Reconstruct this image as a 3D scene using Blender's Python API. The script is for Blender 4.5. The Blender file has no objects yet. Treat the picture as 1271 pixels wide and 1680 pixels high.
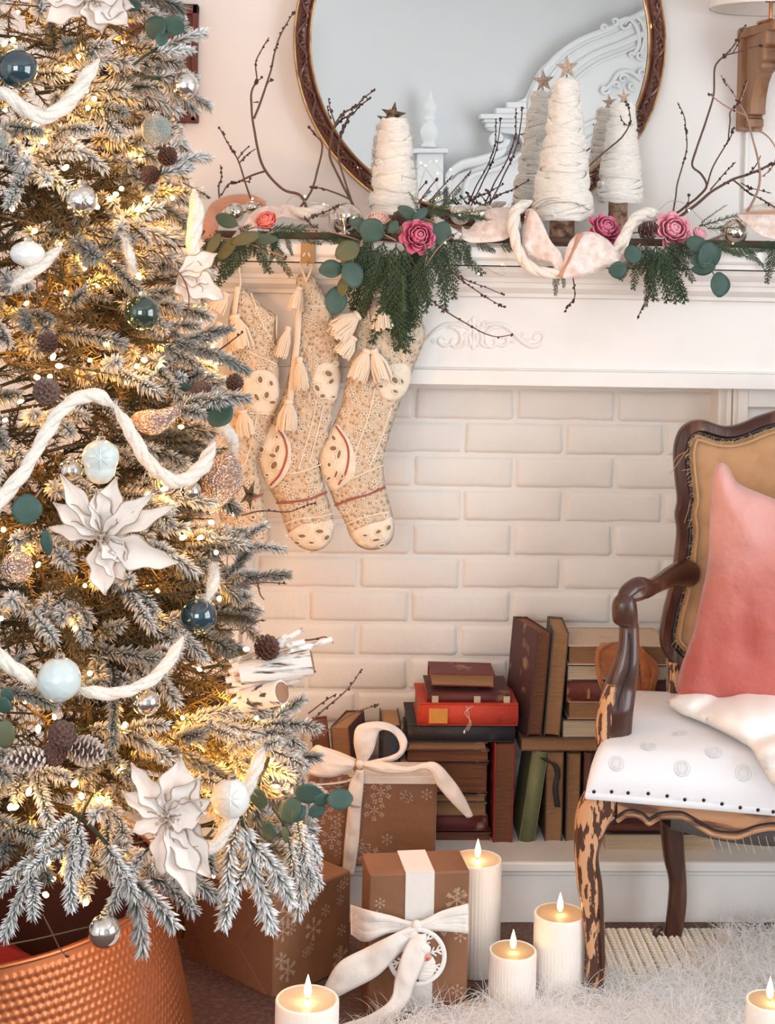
import bpy, math, random
import numpy as np
from math import sin, cos, pi, sqrt, radians as R
from mathutils import Vector as V, Matrix, noise, Euler
from mathutils.geometry import delaunay_2d_cdt

# ---------------------------------------------------------------- camera
random.seed(7)
scene = bpy.context.scene
COL = scene.collection
W, H = 1271.0, 1680.0
F = 2700.0                      # focal length in pixels
CAMZ = 1.44
YAW, PITCH, ROLL = R(2.7), R(1.5), 0.020
PPY = 350 + F * math.tan(PITCH)  # image row of the lens axis
fwd = V((sin(YAW) * cos(PITCH), cos(YAW) * cos(PITCH), -sin(PITCH)))
r0 = V((cos(YAW), -sin(YAW), 0))
u0 = r0.cross(fwd)
rgt = r0 * cos(ROLL) + u0 * sin(ROLL)
upv = -r0 * sin(ROLL) + u0 * cos(ROLL)
cam = bpy.data.cameras.new('camera')
cam.sensor_fit = 'VERTICAL'
cam.sensor_height = 24
cam.lens = F / H * 24
cam.shift_x = 0
cam.shift_y = -(H / 2 - PPY) / H
cam.clip_start = 0.05
camo = bpy.data.objects.new('camera', cam)
COL.objects.link(camo)
m3 = Matrix((rgt, upv, -fwd)).transposed()
camo.matrix_world = Matrix.Translation((0, 0, CAMZ)) @ m3.to_4x4()
scene.camera = camo

# ---------------------------------------------------------------- light
scene.view_settings.view_transform = 'Standard'
scene.view_settings.look = 'None'
scene.view_settings.gamma = 1
scene.view_settings.use_curve_mapping = False
scene.view_settings.exposure = 0.03
scene.cycles.use_denoising = True
scene.cycles.max_bounces = 6
scene.cycles.diffuse_bounces = 4
scene.cycles.sample_clamp_indirect = 4
world = bpy.data.worlds.new('world')
scene.world = world
world.use_nodes = True
world.node_tree.nodes['Background'].inputs[0].default_value = (.75, .85, 1, 1)
world.node_tree.nodes['Background'].inputs[1].default_value = 1.0


def area(name, loc, target, sx, sy, power, col):
    l = bpy.data.lights.new(name, 'AREA')
    l.shape = 'RECTANGLE'
    l.size, l.size_y, l.energy, l.color = sx, sy, power, col
    o = bpy.data.objects.new(name, l)
    COL.objects.link(o)
    o.location = loc
    o.rotation_euler = (V(target) - V(loc)).to_track_quat('-Z', 'Y').to_euler()
    return o


area('daylight_front_window', (-.84, -1.17, 1.55), (-.84, 3, 1.55), 1.5, 1.6, 60, (.95, .975, 1))
area('added_right_fill', (2.27, 1.1, 1.4), (0, 1.1, 1.4), 1.9, 1.7, 60, (.90, .95, 1))  # fill light added to brighten the right side and its highlights
area('daylight_left_window', (-2.27, .2, 1.6), (0, .2, 1.6), 1.5, 1.5, 7, (.93, .97, 1))


# ---------------------------------------------------------------- helpers
def P(px, py, Y):
    """world point at distance Y (towards the fireplace wall) on the sight line of a pixel"""
    d = fwd + rgt * ((px - W / 2) / F) + upv * ((PPY - py) / F)
    return V((0, 0, CAMZ)) + d * (Y / d.y)


def S(Y):
    return Y / F


def PP(pts, Y):
    return [P(p[0], p[1], p[2] if len(p) > 2 else Y) for p in pts]


def cr(pts, n=6, closed=False):
    """Catmull-Rom through points"""
    pts = [V(p) for p in pts]
    out = []
    N = len(pts)
    rng = range(N) if closed else range(N - 1)
    for i in rng:
        if closed:
            a, b, c, d = pts[i - 1], pts[i], pts[(i + 1) % N], pts[(i + 2) % N]
        else:
            b, c = pts[i], pts[i + 1]
            a = pts[i - 1] if i else b * 2 - c
            d = pts[i + 2] if i + 2 < N else c * 2 - b
        for k in range(n):
            t = k / n
            out.append(.5 * ((2 * b) + (c - a) * t + (2 * a - 5 * b + 4 * c - d) * t * t + (3 * b - a - 3 * c + d) * t ** 3))
    if not closed:
        out.append(pts[-1].copy())
    return out


def crs(vals, n=6):
    return [p[0] for p in cr([(v, 0, 0) for v in vals], n)]


class MB:
    def __init__(s):
        s.v, s.f, s.c, s.m = [], [], [], []
        s.cc = 0.0
        s.mm = 0

    def add(s, vs, fs, c=None):
        o = len(s.v)
        s.v += [tuple(x) for x in vs]
        s.c += (c if c is not None else [s.cc] * len(vs))
        s.f += [tuple(i + o for i in q) for q in fs]
        s.m += [s.mm] * len(fs)
        return s

    def box(s, lo, hi, mat=None):
        x0, y0, z0 = lo
        x1, y1, z1 = hi
        vs = [V(p) for p in ((x0, y0, z0), (x1, y0, z0), (x1, y1, z0), (x0, y1, z0), (x0, y0, z1), (x1, y0, z1), (x1, y1, z1), (x0, y1, z1))]
        if mat is not None:
            vs = [mat @ p for p in vs]
        return s.add(vs, [(0, 3, 2, 1), (4, 5, 6, 7), (0, 1, 5, 4), (1, 2, 6, 5), (2, 3, 7, 6), (3, 0, 4, 7)])

    def tube(s, pts, r, n=8, flat=None, up=None, twist=0):
        """flat = (scale along up, scale across)"""
        pts = [V(p) for p in pts]
        N = len(pts)
        rs = r if isinstance(r, (list, tuple)) else [r] * N
        fa, fb = flat or (1, 1)
        vs = []
        prev = V(up) if up is not None else None
        for i, p in enumerate(pts):
            t = (pts[min(i + 1, N - 1)] - pts[max(i - 1, 0)])
            t = t.normalized() if t.length > 1e-9 else V((0, 0, 1))
            if prev is None:
                prev = V((0, 0, 1)) if abs(t.z) < .9 else V((1, 0, 0))
            base = V(up) if up is not None else prev
            a = base - t * base.dot(t)
            a = a.normalized() if a.length > 1e-6 else t.orthogonal().normalized()
            prev = a
            b = t.cross(a)
            for k in range(n):
                w = 2 * pi * k / n + twist
                vs.append(p + (a * cos(w) * fa + b * sin(w) * fb) * rs[i])
        fs = [(i * n + k, i * n + (k + 1) % n, (i + 1) * n + (k + 1) % n, (i + 1) * n + k) for i in range(N - 1) for k in range(n)]
        fs += [tuple(range(n - 1, -1, -1)), tuple((N - 1) * n + k for k in range(n))]
        return s.add(vs, fs)

    def lathe(s, prof, c=(0, 0, 0), n=24, mat=None, fn=None):
        c = V(c)
        vs = []
        for (r, z) in prof:
            for k in range(n):
                w = 2 * pi * k / n
                q = r * (fn(w, z) if fn else 1)
                p = V((q * cos(w), q * sin(w), z))
                vs.append((mat @ p if mat is not None else p) + c)
        N = len(prof)
        fs = [(i * n + k, i * n + (k + 1) % n, (i + 1) * n + (k + 1) % n, (i + 1) * n + k) for i in range(N - 1) for k in range(n)]
        if prof[0][0] > 1e-6:
            fs.append(tuple(range(n - 1, -1, -1)))
        if prof[-1][0] > 1e-6:
            fs.append(tuple((N - 1) * n + k for k in range(n)))
        return s.add(vs, fs)

    def ball(s, c, r, nu=16, nv=10, sc=(1, 1, 1), mat=None):
        prof = [(max(1e-7, sin(pi * i / nv)), -cos(pi * i / nv)) for i in range(nv + 1)]
        vs = []
        for (q, z) in prof:
            for k in range(nu):
                w = 2 * pi * k / nu
                p = V((q * cos(w) * r * sc[0], q * sin(w) * r * sc[1], z * r * sc[2]))
                vs.append((mat @ p if mat is not None else p) + V(c))
        fs = [(i * nu + k, i * nu + (k + 1) % nu, (i + 1) * nu + (k + 1) % nu, (i + 1) * nu + k) for i in range(nv) for k in range(nu)]
        return s.add(vs, fs)

    def prism(s, outline, d):
        """outline of world points pushed along vector d"""
        n = len(outline)
        d = V(d)
        vs = [V(p) for p in outline] + [V(p) + d for p in outline]
        return s.add(vs, [tuple(range(n)), tuple(range(2 * n - 1, n - 1, -1))] + [(i, i + n, (i + 1) % n + n, (i + 1) % n) for i in range(n)])

    def grid(s, rows, c=None):
        """rows: list of equal-length point lists"""
        a, b = len(rows), len(rows[0])
        vs = [p for r_ in rows for p in r_]
        return s.add(vs, [(i * b + j, i * b + j + 1, (i + 1) * b + j + 1, (i + 1) * b + j) for i in range(a - 1) for j in range(b - 1)], c)

    def build(s, name, mat, parent=None, smooth=True, bevel=0, bseg=2, sub=0, solid=0, local=False, auto=40, loc=None, kind=None, weld=False):
        me = bpy.data.meshes.new(name)
        off = V((0, 0, 0))
        if parent is not None and not local:
            off = ORG.get(parent.name, V((0, 0, 0)))
        elif loc is not None and not local:
            off = V(loc)
        arr = [(x - off.x, y - off.y, z - off.z) for x, y, z in s.v] if off.length else s.v
        me.from_pydata(arr, [], s.f)
        if any(s.c):
            at = me.attributes.new('cv', 'FLOAT', 'POINT')
            at.data.foreach_set('value', s.c)
        if smooth:
            me.polygons.foreach_set('use_smooth', [True] * len(me.polygons))
            if auto:
                me.set_sharp_from_angle(angle=R(auto))
        for mm in (mat if isinstance(mat, (list, tuple)) else [mat]):
            me.materials.append(mm)
        if any(s.m):
            me.polygons.foreach_set('material_index', s.m)
        me.update()
        o = bpy.data.objects.new(name, me)
        COL.objects.link(o)
        if parent is not None:
            o.parent = parent
        elif loc is not None:
            o.location = loc
        if solid:
            md = o.modifiers.new('solid', 'SOLIDIFY')
            md.thickness = solid
            md.offset = 0
        if bevel:
            md = o.modifiers.new('bevel', 'BEVEL')
            md.width = bevel
            md.segments = bseg
            md.limit_method = 'ANGLE'
            md.angle_limit = R(35)
        if sub:
            md = o.modifiers.new('sub', 'SUBSURF')
            md.levels = md.render_levels = sub
        if kind:
            o['kind'] = kind
        return o


ORG = {}


def thing(name, label, cat, loc=(0, 0, 0), group=None, rot=None):
    o = bpy.data.objects.new(name, None)
    COL.objects.link(o)
    o.empty_display_size = .02
    o.location = loc
    if rot is not None:
        o.rotation_euler = rot
    o['label'] = label
    o['category'] = cat
    if group:
        o['group'] = group
    ORG[o.name] = V(loc)
    return o


def tag(o, label, cat, group=None, kind=None):
    o['label'] = label
    o['category'] = cat
    if group:
        o['group'] = group
    if kind:
        o['kind'] = kind
    return o


def link_copy(o, parent=None, label=None):
    c = o.copy()
    COL.objects.link(c)
    if parent is not None:
        c.parent = parent
    if label:
        c['label'] = label
    return c


def copy_tree(o, parent=None):
    c = link_copy(o, parent)
    for ch in list(o.children):
        copy_tree(ch, c)
    return c


# ---------------------------------------------------------------- materials
def mat(name, col, rough=.5, metal=0, bump=None, var=None, attr=None, sheen=0, sss=0, emit=None, coat=0, trans=0, spec=None, vcoord='Object', ior=None, alpha=None, aniso=(1, 1, 1)):
    """bump=(scale, distance, kind) ; var=(scale, colour2, lo, hi[, kind]) ; attr=(colour2, gain) mixes by vertex attribute cv"""
    m = bpy.data.materials.new(name)
    m.use_nodes = True
    nt = m.node_tree
    N, L = nt.nodes, nt.links
    b = N['Principled BSDF']
    I = b.inputs

    def c4(c):
        return (c[0], c[1], c[2], 1)
    I['Base Color'].default_value = c4(col)
    I['Roughness'].default_value = rough
    I['Metallic'].default_value = metal
    if sheen:
        I['Sheen Weight'].default_value = sheen
        I['Sheen Roughness'].default_value = .4
    if sss:
        I['Subsurface Weight'].default_value = sss
        I['Subsurface Radius'].default_value = (.02, .012, .008)
        I['Subsurface Scale'].default_value = 1
    if coat:
        I['Coat Weight'].default_value = coat
        I['Coat Roughness'].default_value = .05
    if trans:
        I['Transmission Weight'].default_value = trans
    if spec is not None:
        I['Specular IOR Level'].default_value = spec
    if ior:
        I['IOR'].default_value = ior
    if emit:
        I['Emission Color'].default_value = c4(emit[0])
        I['Emission Strength'].default_value = emit[1]
    if bump or var:
        tc = N.new('ShaderNodeTexCoord')
        mp = N.new('ShaderNodeMapping')
        mp.inputs['Scale'].default_value = aniso
        L.new(tc.outputs[vcoord], mp.inputs['Vector'])

    def tex(kind, sc, detail=4):
        if kind == 'voronoi':
            t = N.new('ShaderNodeTexVoronoi')
            t.inputs['Scale'].default_value = sc
            L.new(mp.outputs[0], t.inputs['Vector'])
            return t.outputs['Distance']
        if kind == 'weave':
            a = N.new('ShaderNodeTexWave')
            a.inputs['Scale'].default_value = sc
            a.inputs['Distortion'].default_value = 1.5
            a.inputs['Detail Scale'].default_value = 3
            a.bands_direction = 'X'
            c = N.new('ShaderNodeTexWave')
            c.inputs['Scale'].default_value = sc
            c.inputs['Distortion'].default_value = 1.5
            c.bands_direction = 'Z'
            L.new(mp.outputs[0], a.inputs['Vector'])
            L.new(mp.outputs[0], c.inputs['Vector'])
            mx = N.new('ShaderNodeMath')
            mx.operation = 'MULTIPLY'
            L.new(a.outputs['Fac'], mx.inputs[0])
            L.new(c.outputs['Fac'], mx.inputs[1])
            return mx.outputs[0]
        if kind == 'wave':
            a = N.new('ShaderNodeTexWave')
            a.inputs['Scale'].default_value = sc
            a.inputs['Distortion'].default_value = 4
            L.new(mp.outputs[0], a.inputs['Vector'])
            return a.outputs['Fac']
        t = N.new('ShaderNodeTexNoise')
        t.inputs['Scale'].default_value = sc
        t.inputs['Detail'].default_value = detail
        L.new(mp.outputs[0], t.inputs['Vector'])
        return t.outputs['Fac']
    cur = None
    if var:
        t = tex(var[4] if len(var) > 4 else 'noise', var[0])
        rp = N.new('ShaderNodeMapRange')
        rp.inputs['From Min'].default_value = var[2]
        rp.inputs['From Max'].default_value = var[3]
        L.new(t, rp.inputs['Value'])
        mx = N.new('ShaderNodeMix')
        mx.data_type = 'RGBA'
        mx.inputs['A'].default_value = c4(col)
        mx.inputs['B'].default_value = c4(var[1])
        L.new(rp.outputs[0], mx.inputs['Factor'])
        cur = mx.outputs['Result']
    if attr:
        an = N.new('ShaderNodeAttribute')
        an.attribute_name = 'cv'
        mx = N.new('ShaderNodeMix')
        mx.data_type = 'RGBA'
        if cur is not None:
            L.new(cur, mx.inputs['A'])
        else:
            mx.inputs['A'].default_value = c4(col)
        mx.inputs['B'].default_value = c4(attr[0])
        mm = N.new('ShaderNodeMath')
        mm.operation = 'MULTIPLY'
        mm.use_clamp = True
        mm.inputs[1].default_value = attr[1]
        L.new(an.outputs['Fac'], mm.inputs[0])
        L.new(mm.outputs[0], mx.inputs['Factor'])
        cur = mx.outputs['Result']
    if cur is not None:
        L.new(cur, I['Base Color'])
    if bump:
        t = tex(bump[2] if len(bump) > 2 else 'noise', bump[0])
        bn = N.new('ShaderNodeBump')
        bn.inputs['Strength'].default_value = 1
        bn.inputs['Distance'].default_value = bump[1]
        L.new(t, bn.inputs['Height'])
        L.new(bn.outputs[0], I['Normal'])
    return m


WHITE = (.80, .79, .77)
M = dict(
    wall=mat('wall_paint', (.84, .82, .80), .7, bump=(60, .0004)),
    cool=mat('cool_wall_paint', (.70, .735, .75), .7),
    trim=mat('white_painted_wood', (.86, .85, .83), .45, bump=(25, .0004), var=(6, (.80, .78, .75), .5, .75)),
    brick=mat('painted_brick', (.83, .815, .78), .6, bump=(45, .0016), var=(9, (.79, .765, .72), .45, .75)),
    mortar=mat('painted_mortar', (.82, .80, .765), .7, bump=(60, .002)),
    hearth=mat('painted_hearth', (.74, .73, .70), .55, bump=(30, .0006), var=(12, (.66, .64, .60), .5, .8)),
    floor=mat('dark_carpet', (.19, .11, .085), .95, bump=(260, .004), var=(120, (.10, .075, .07), .4, .6)),
    mahog=mat('mahogany', (.13, .022, .014), .45, var=(7, (.05, .01, .007), .4, .65), aniso=(1, 1, .2)),
    carve=mat('carved_bronze_wood', (.10, .032, .020), .33, metal=.15, coat=.3, bump=(140, .001), var=(40, (.24, .10, .05), .55, .75)),
    gold=mat('aged_gold', (.46, .27, .10), .35, metal=.7, bump=(120, .0006), var=(30, (.22, .09, .03), .5, .7)),
    mirror=mat('mirror_glass', (.93, .95, .955), .004, metal=1),
    plaster=mat('white_plaster', (.80, .83, .84), .55, bump=(30, .001)),
    oak=mat('brown_corbel_wood', (.34, .18, .095), .5, bump=(40, .0012), var=(22, (.16, .07, .035), .46, .70), aniso=(1, 1, .2)),
    shade=mat('lamp_shade_linen', (.86, .80, .74), .8, sss=.15, bump=(400, .0003)),
    brass=mat('copper_stem', (.7, .32, .15), .3, metal=1),
    black=mat('black_metal', (.02, .02, .02), .5),
)
# ---------------------------------------------------------------- room shell
Y_WALL, Y_BRICK, Y_SHELF, Y_FRIEZE, Y_HEARTH = 3.62, 3.60, 3.33, 3.45, 3.29
HZ = .13


def struct(name, mb, m, **k):
    o = mb.build(name, m, **k)
    o['kind'] = 'structure'
    return o


struct('floor', MB().box((-2.4, -1.3, -.1), (2.4, 3.9, 0)), M['floor'], smooth=False)
struct('ceiling', MB().box((-2.4, -1.3, 2.75), (2.4, 3.9, 2.85)), M['wall'], smooth=False)
struct('wall_back', MB().box((-2.4, Y_WALL, 0), (2.4, 3.9, 2.75)), M['wall'], smooth=False)
struct('wall_front', MB().box((-2.4, -1.3, 0), (2.4, -1.2, 2.75)), M['cool'], smooth=False)
struct('wall_left', MB().box((-2.4, -1.2, 0), (-2.3, Y_WALL, 2.75)), M['wall'], smooth=False)
struct('wall_right', MB().box((2.3, -1.2, 0), (2.4, Y_WALL, 2.75)), M['wall'], smooth=False)



def window(i, c, ax, w, h):
    """painted window frame with muntins round the daylight; ax = wall plane axis ('x' or 'y')"""
    mb = MB()
    fw_, d_ = .06, .05

    def bar(u0, u1, z0, z1, d=d_):
        if ax == 'x':
            s_ = 1 if c[1] < 0 else -1
            y0, y1 = sorted((c[1], c[1] + s_ * d))
            mb.box((c[0] + u0, y0, c[2] + z0), (c[0] + u1, y1, c[2] + z1))
        else:
            s_ = 1 if c[0] < 0 else -1
            x0, x1 = sorted((c[0], c[0] + s_ * d))
            mb.box((x0, c[1] + u0, c[2] + z0), (x1, c[1] + u1, c[2] + z1))
    for a in ((-w / 2 - fw_, -w / 2, -h / 2 - fw_, h / 2 + fw_), (w / 2, w / 2 + fw_, -h / 2 - fw_, h / 2 + fw_), (-w / 2, w / 2, h / 2, h / 2 + fw_), (-w / 2, w / 2, -h / 2 - fw_, -h / 2)):
        bar(*a)
    bar(-.02, .02, -h / 2, h / 2, .045)
    bar(-w / 2, w / 2, -.015, .015, .045)
    struct('window_%d' % i, mb, M['trim'], smooth=False)


window(1, (-.84, -1.199, 1.55), 'x', 1.5, 1.6)
window(2, (2.299, 1.1, 1.4), 'y', 1.9, 1.7)  # frame added round the right-hand fill light, no known window
window(3, (-2.299, .2, 1.6), 'y', 1.5, 1.5)

# ---------------------------------------------------------------- fireplace
fp = thing('fireplace', 'white painted fireplace with moulded mantel shelf, brick infill and raised hearth', 'fireplace', (0, 3.5, 0))


def zz(py, Y, px=900):
    return P(px, py, Y).z


XL = P(235, 900, Y_FRIEZE).x
XR = 1.5
prof = [(3.61, 404), (3.338, 404), (3.33, 408), (3.33, 424), (3.335, 428), (3.345, 429), (3.345, 437), (3.375, 439), (3.377, 447), (3.383, 453), (3.392, 457), (3.395, 464),
        (3.405, 465), (3.407, 473), (3.418, 479), (3.425, 482), (3.427, 488), (3.447, 490), (3.61, 492)]


def extr(pr, xl, xr):
    mb = MB()
    pts = [V((0, y, zz(py, y))) for y, py in pr]
    pts[0].z = pts[1].z
    n = len(pts)
    vs = [V((xl, p.y, p.z)) for p in pts] + [V((xr, p.y, p.z)) for p in pts]
    mb.add(vs, [(i, i + 1, i + 1 + n, i + n) for i in range(n - 1)] + [(n - 1, 0, n, 2 * n - 1), tuple(range(n - 1, -1, -1)), tuple(range(n, 2 * n))])
    return mb


SHELF_Z = zz(404, 3.338)
XS = P(205, 404, Y_SHELF).x
extr(prof[:7] + [(3.61, 437)], XS, XR).build('mantel_shelf', M['trim'], fp, auto=25)
extr([(3.61, 437)] + prof[7:], XS + .02, XR).build('crown_moulding', M['trim'], fp, auto=25)
MB().box((XL, Y_FRIEZE, zz(608, Y_FRIEZE)), (XR, 3.61, zz(489, Y_FRIEZE))).build('frieze', M['trim'], fp, smooth=False)
band = MB().box((XL - .01, 3.432, zz(634, 3.432)), (XR, 3.61, zz(609, 3.432)))
band.box((XL - .01, 3.440, zz(609, 3.432)), (XR, 3.46, zz(606, 3.432)))
band.build('lintel_band', M['trim'], fp, bevel=.002)
ZB = zz(634, 3.432)

# brick infill with separate bricks
XB0, XB1 = P(395, 900, Y_BRICK).x, P(1173, 900, Y_BRICK).x
back = MB().box((XB0 - .05, Y_BRICK, HZ), (XB1 + .03, Y_BRICK + .04, ZB + .03)).build('brick_infill', M['mortar'], fp, smooth=False)
back.location = (0, 0, 0)
PX = S(Y_BRICK) * 1.0
BW, BH = 168 * PX, 56.2 * PX
JT = .0085


def brick_mesh(seed, w):
    rs = random.Random(seed)
    us = (0, .016, .05, .2, .4, .6, .8, .95, .984, 1)
    vs_ = (0, .055, .16, .5, .84, .945, 1)
    nx, nz = len(us) - 1, len(vs_) - 1
    front = []
    for j in range(nz + 1):
        row = []
        for i in range(nx + 1):
            u, v = us[i], vs_[j]
            x = (u - .5) * w
            z = (v - .5) * (BH - JT)
            e = min(u, 1 - u) * w
            g = min(v, 1 - v) * BH
            k = min(1, min(e, g) / .009)
            dep = -.0070 * (1 - (1 - k) ** 2.5) - .0012 * noise.noise(V((x * 30, z * 40, seed * 3.1)))
            x += .0022 * noise.noise(V((x * 40, z * 40, seed + 9))) * 2
            z += .0022 * noise.noise(V((x * 30, z * 30, seed + 19))) * 2
            if i in (0, nx) and j in (0, nz):
                x *= .985
                z *= .93
            row.append(V((x, dep, z)))
        front.append(row)
    mb = MB().grid(front)
    # skirt into the mortar
    ring = [front[0][i] for i in range(nx + 1)] + [front[j][nx] for j in range(1, nz + 1)] + [front[nz][i] for i in range(nx - 1, -1, -1)] + [front[j][0] for j in range(nz - 1, 0, -1)]
    n = len(ring)
    mb.add(ring + [V((p.x, .006, p.z)) for p in ring], [(i, i + n, (i + 1) % n + n, (i + 1) % n) for i in range(n)])
    return mb


z0 = P(900, 692, Y_BRICK).z          # joint under the first full row
protos = []
for k in range(6):
    o = brick_mesh(k, BW - JT).build('brick', M['brick'], back, local=True, auto=60)
    o.location = (0, -9, 0)
    protos.append(o)
used = set()
row = 0
zb = z0 + BH
while zb > HZ:
    zc = zb - BH / 2
    top, bot = zb, zb - BH
    xs = P(840 if row % 2 == 0 else 756, 900, Y_BRICK).x
    for k in range(-4, 4):
        xa, xb = xs + k * BW, xs + (k + 1) * BW
        xa_, xb_ = max(xa, XB0), min(xb, XB1)
        if xb_ - xa_ < .02:
            continue
        if zc < HZ + BH * .2:
            continue
        idx = random.randrange(6)
        o = protos[idx]
        if idx in used:
            o = link_copy(o)
        used.add(idx)
        o.location = ((xa_ + xb_) / 2, Y_BRICK - 3.5 + random.uniform(-.0008, .0008), zc + random.uniform(-.001, .001))
        o.scale = ((xb_ - xa_ - JT) / (BW - JT), 1, 1)
        o.rotation_euler = (random.uniform(-.008, .008), random.uniform(-.006, .006), random.uniform(-.004, .004))
    zb -= BH
    row += 1
for k in range(6):
    if k not in used:
        bpy.data.objects.remove(protos[k])

# pilasters
for xa, xb in ((P(1176, 900, 3.5).x, XR), (XL, P(392, 900, 3.5).x)):
    pl = MB().box((xa, 3.52, HZ), (xb, 3.61, ZB + .004)).build('pilaster', M['trim'], fp, smooth=False)
    for a, b, d in (((P(1187, 9, 3.5).x - P(1176, 9, 3.5).x), .014, 3.507), ((P(1197, 9, 3.5).x - P(1176, 9, 3.5).x), .024, 3.500)):
        MB().box((xa + a if xa > 0 else xb - a - .01, d, HZ), (xa + a + .012 if xa > 0 else xb - a + .002, 3.525, ZB)).build('fillet', M['trim'], pl, bevel=.002).location = (0, 0, 0)
    MB().box((xa + .036 if xa > 0 else xa, 3.492, HZ), (xa + .058 if xa > 0 else xb - .036, 3.525, ZB)).build('stile', M['trim'], pl, bevel=.002)
    if xa > 0:
        MB().box((xa + .058, 3.492, ZB - .045), (xb, 3.525, ZB)).build('rail', M['trim'], pl, bevel=.003)
# children of pilasters/back: their meshes are in fireplace space
for o in list(fp.children):
    for c in o.children:
        if not c.name.startswith('brick'):
            c.data.transform(Matrix.Translation((0, -3.5, 0)))
            c.location = (0, 0, 0)

# hearth
hp = MB().box((-1.3, Y_HEARTH, HZ - .022), (XR, 3.61, HZ)).build('hearth_slab', M['hearth'], fp, bevel=.002)
MB().box((-1.3, Y_HEARTH - .004, HZ - .020), (XR, Y_HEARTH + .01, HZ - .001)).build('hearth_lip', M['trim'], fp, bevel=.003)
MB().box((-1.3, Y_HEARTH + .006, HZ - .032), (XR, 3.6, HZ - .0205)).build('hearth_bead', M['trim'], fp, bevel=.003)
MB().box((-1.3, Y_HEARTH + .012, 0), (XR, 3.6, HZ - .031)).build('hearth_riser', M['trim'], fp, bevel=.001)

# carved applique on the frieze (traced half, mirrored)
def AP(x, y, d=0):
    return P(680 + x / 5.296, 500 + y / 5.296, Y_FRIEZE - d)


halves = [
    ([(545, 215), (600, 185), (680, 168), (770, 178), (850, 235), (925, 310), (1000, 355), (1065, 352), (1112, 315), (1122, 268), (1085, 240), (1045, 258), (1035, 292), (1060, 305)], [8, 11, 13, 14, 14, 15, 16, 15, 13, 12, 10, 8, 7, 6]),
    ([(920, 240), (945, 250), (935, 285), (965, 300), (1020, 300)], [5, 9, 7, 8, 5]),
    ([(745, 205), (690, 195), (640, 225), (615, 275), (625, 335), (665, 365), (700, 345), (700, 310), (680, 300)], [5, 12, 13, 14, 14, 13, 11, 9, 7]),
    ([(700, 330), (730, 350), (775, 350), (810, 320), (800, 290), (770, 285), (755, 305)], [5, 11, 13, 12, 10, 8, 6]),
    ([(560, 235), (585, 270), (580, 320), (600, 355), (640, 372)], [6, 12, 13, 12, 6]),
    ([(535, 250), (545, 290), (535, 340), (560, 362)], [5, 9, 9, 7]),
    ([(640, 150), (610, 148), (590, 170), (610, 192), (632, 180), (625, 168)], [9, 10, 10, 9, 8, 6]),
    ([(650, 165), (720, 160), (790, 195)], [5, 9, 4]),
]
mb = MB()
for pts, rs in halves:
    for sgn in (1, -1):
        p3 = [AP(x if sgn > 0 else 1022 - x, y, .0) for x, y in pts]
        q = cr(p3, 5)
        rr = [max(2, v) * .00037 for v in crs(rs, 5)]
        mb.tube(q, rr, 8, flat=(1.1, 1.0), up=(0, -1, 0))
for sgn in (1, -1):
    for k in range(6):
        w = k * pi / 3
        cx, cy = 855, 315
        mb.ball(AP((cx if sgn > 0 else 1022 - cx) + 17 * cos(w), cy + 17 * sin(w)), .0028, 8, 6, (1, .8, 1))
    mb.ball(AP(855 if sgn > 0 else 167, 315), .003, 8, 6, (1, 1.2, 1))
for dx, w_, y0_, y1_ in ((0, 26, 100, 205), (-34, 18, 130, 205), (34, 18, 130, 205), (0, 24, 300, 396), (-26, 15, 300, 365), (26, 15, 300, 365), (0, 14, 205, 300)):
    c = AP(511 + dx, (y0_ + y1_) / 2)
    mb.ball(c, 1, 10, 8, (w_ * .00026, .0045, (y1_ - y0_) * .000128))
ap = mb.build('carved_applique', M['trim'], fp, kind='stuff')
ap['kind'] = 'stuff'

# ---------------------------------------------------------------- round mirror
MC = P(788, 69, 3.585)
MR = 307 * S(3.585)
mir = thing('round_mirror', 'large round wall mirror in carved brown and gold frame above the mantel', 'mirror', tuple(MC))
Rx = Matrix.Rotation(R(90), 3, 'X')     # local z -> world -Y


def ringy(pr, n=160):
    mb = MB()
    vs = []
    for k in range(n):
        w = 2 * pi * k / n
        for r_, d in pr:
            vs.append(MC + V((cos(w) * r_, -d, sin(w) * r_)))
    m_ = len(pr)
    mb.add(vs, [(k * m_ + i, k * m_ + i + 1, ((k + 1) % n) * m_ + i + 1, ((k + 1) % n) * m_ + i) for k in range(n) for i in range(m_ - 1)])
    return mb


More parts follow.
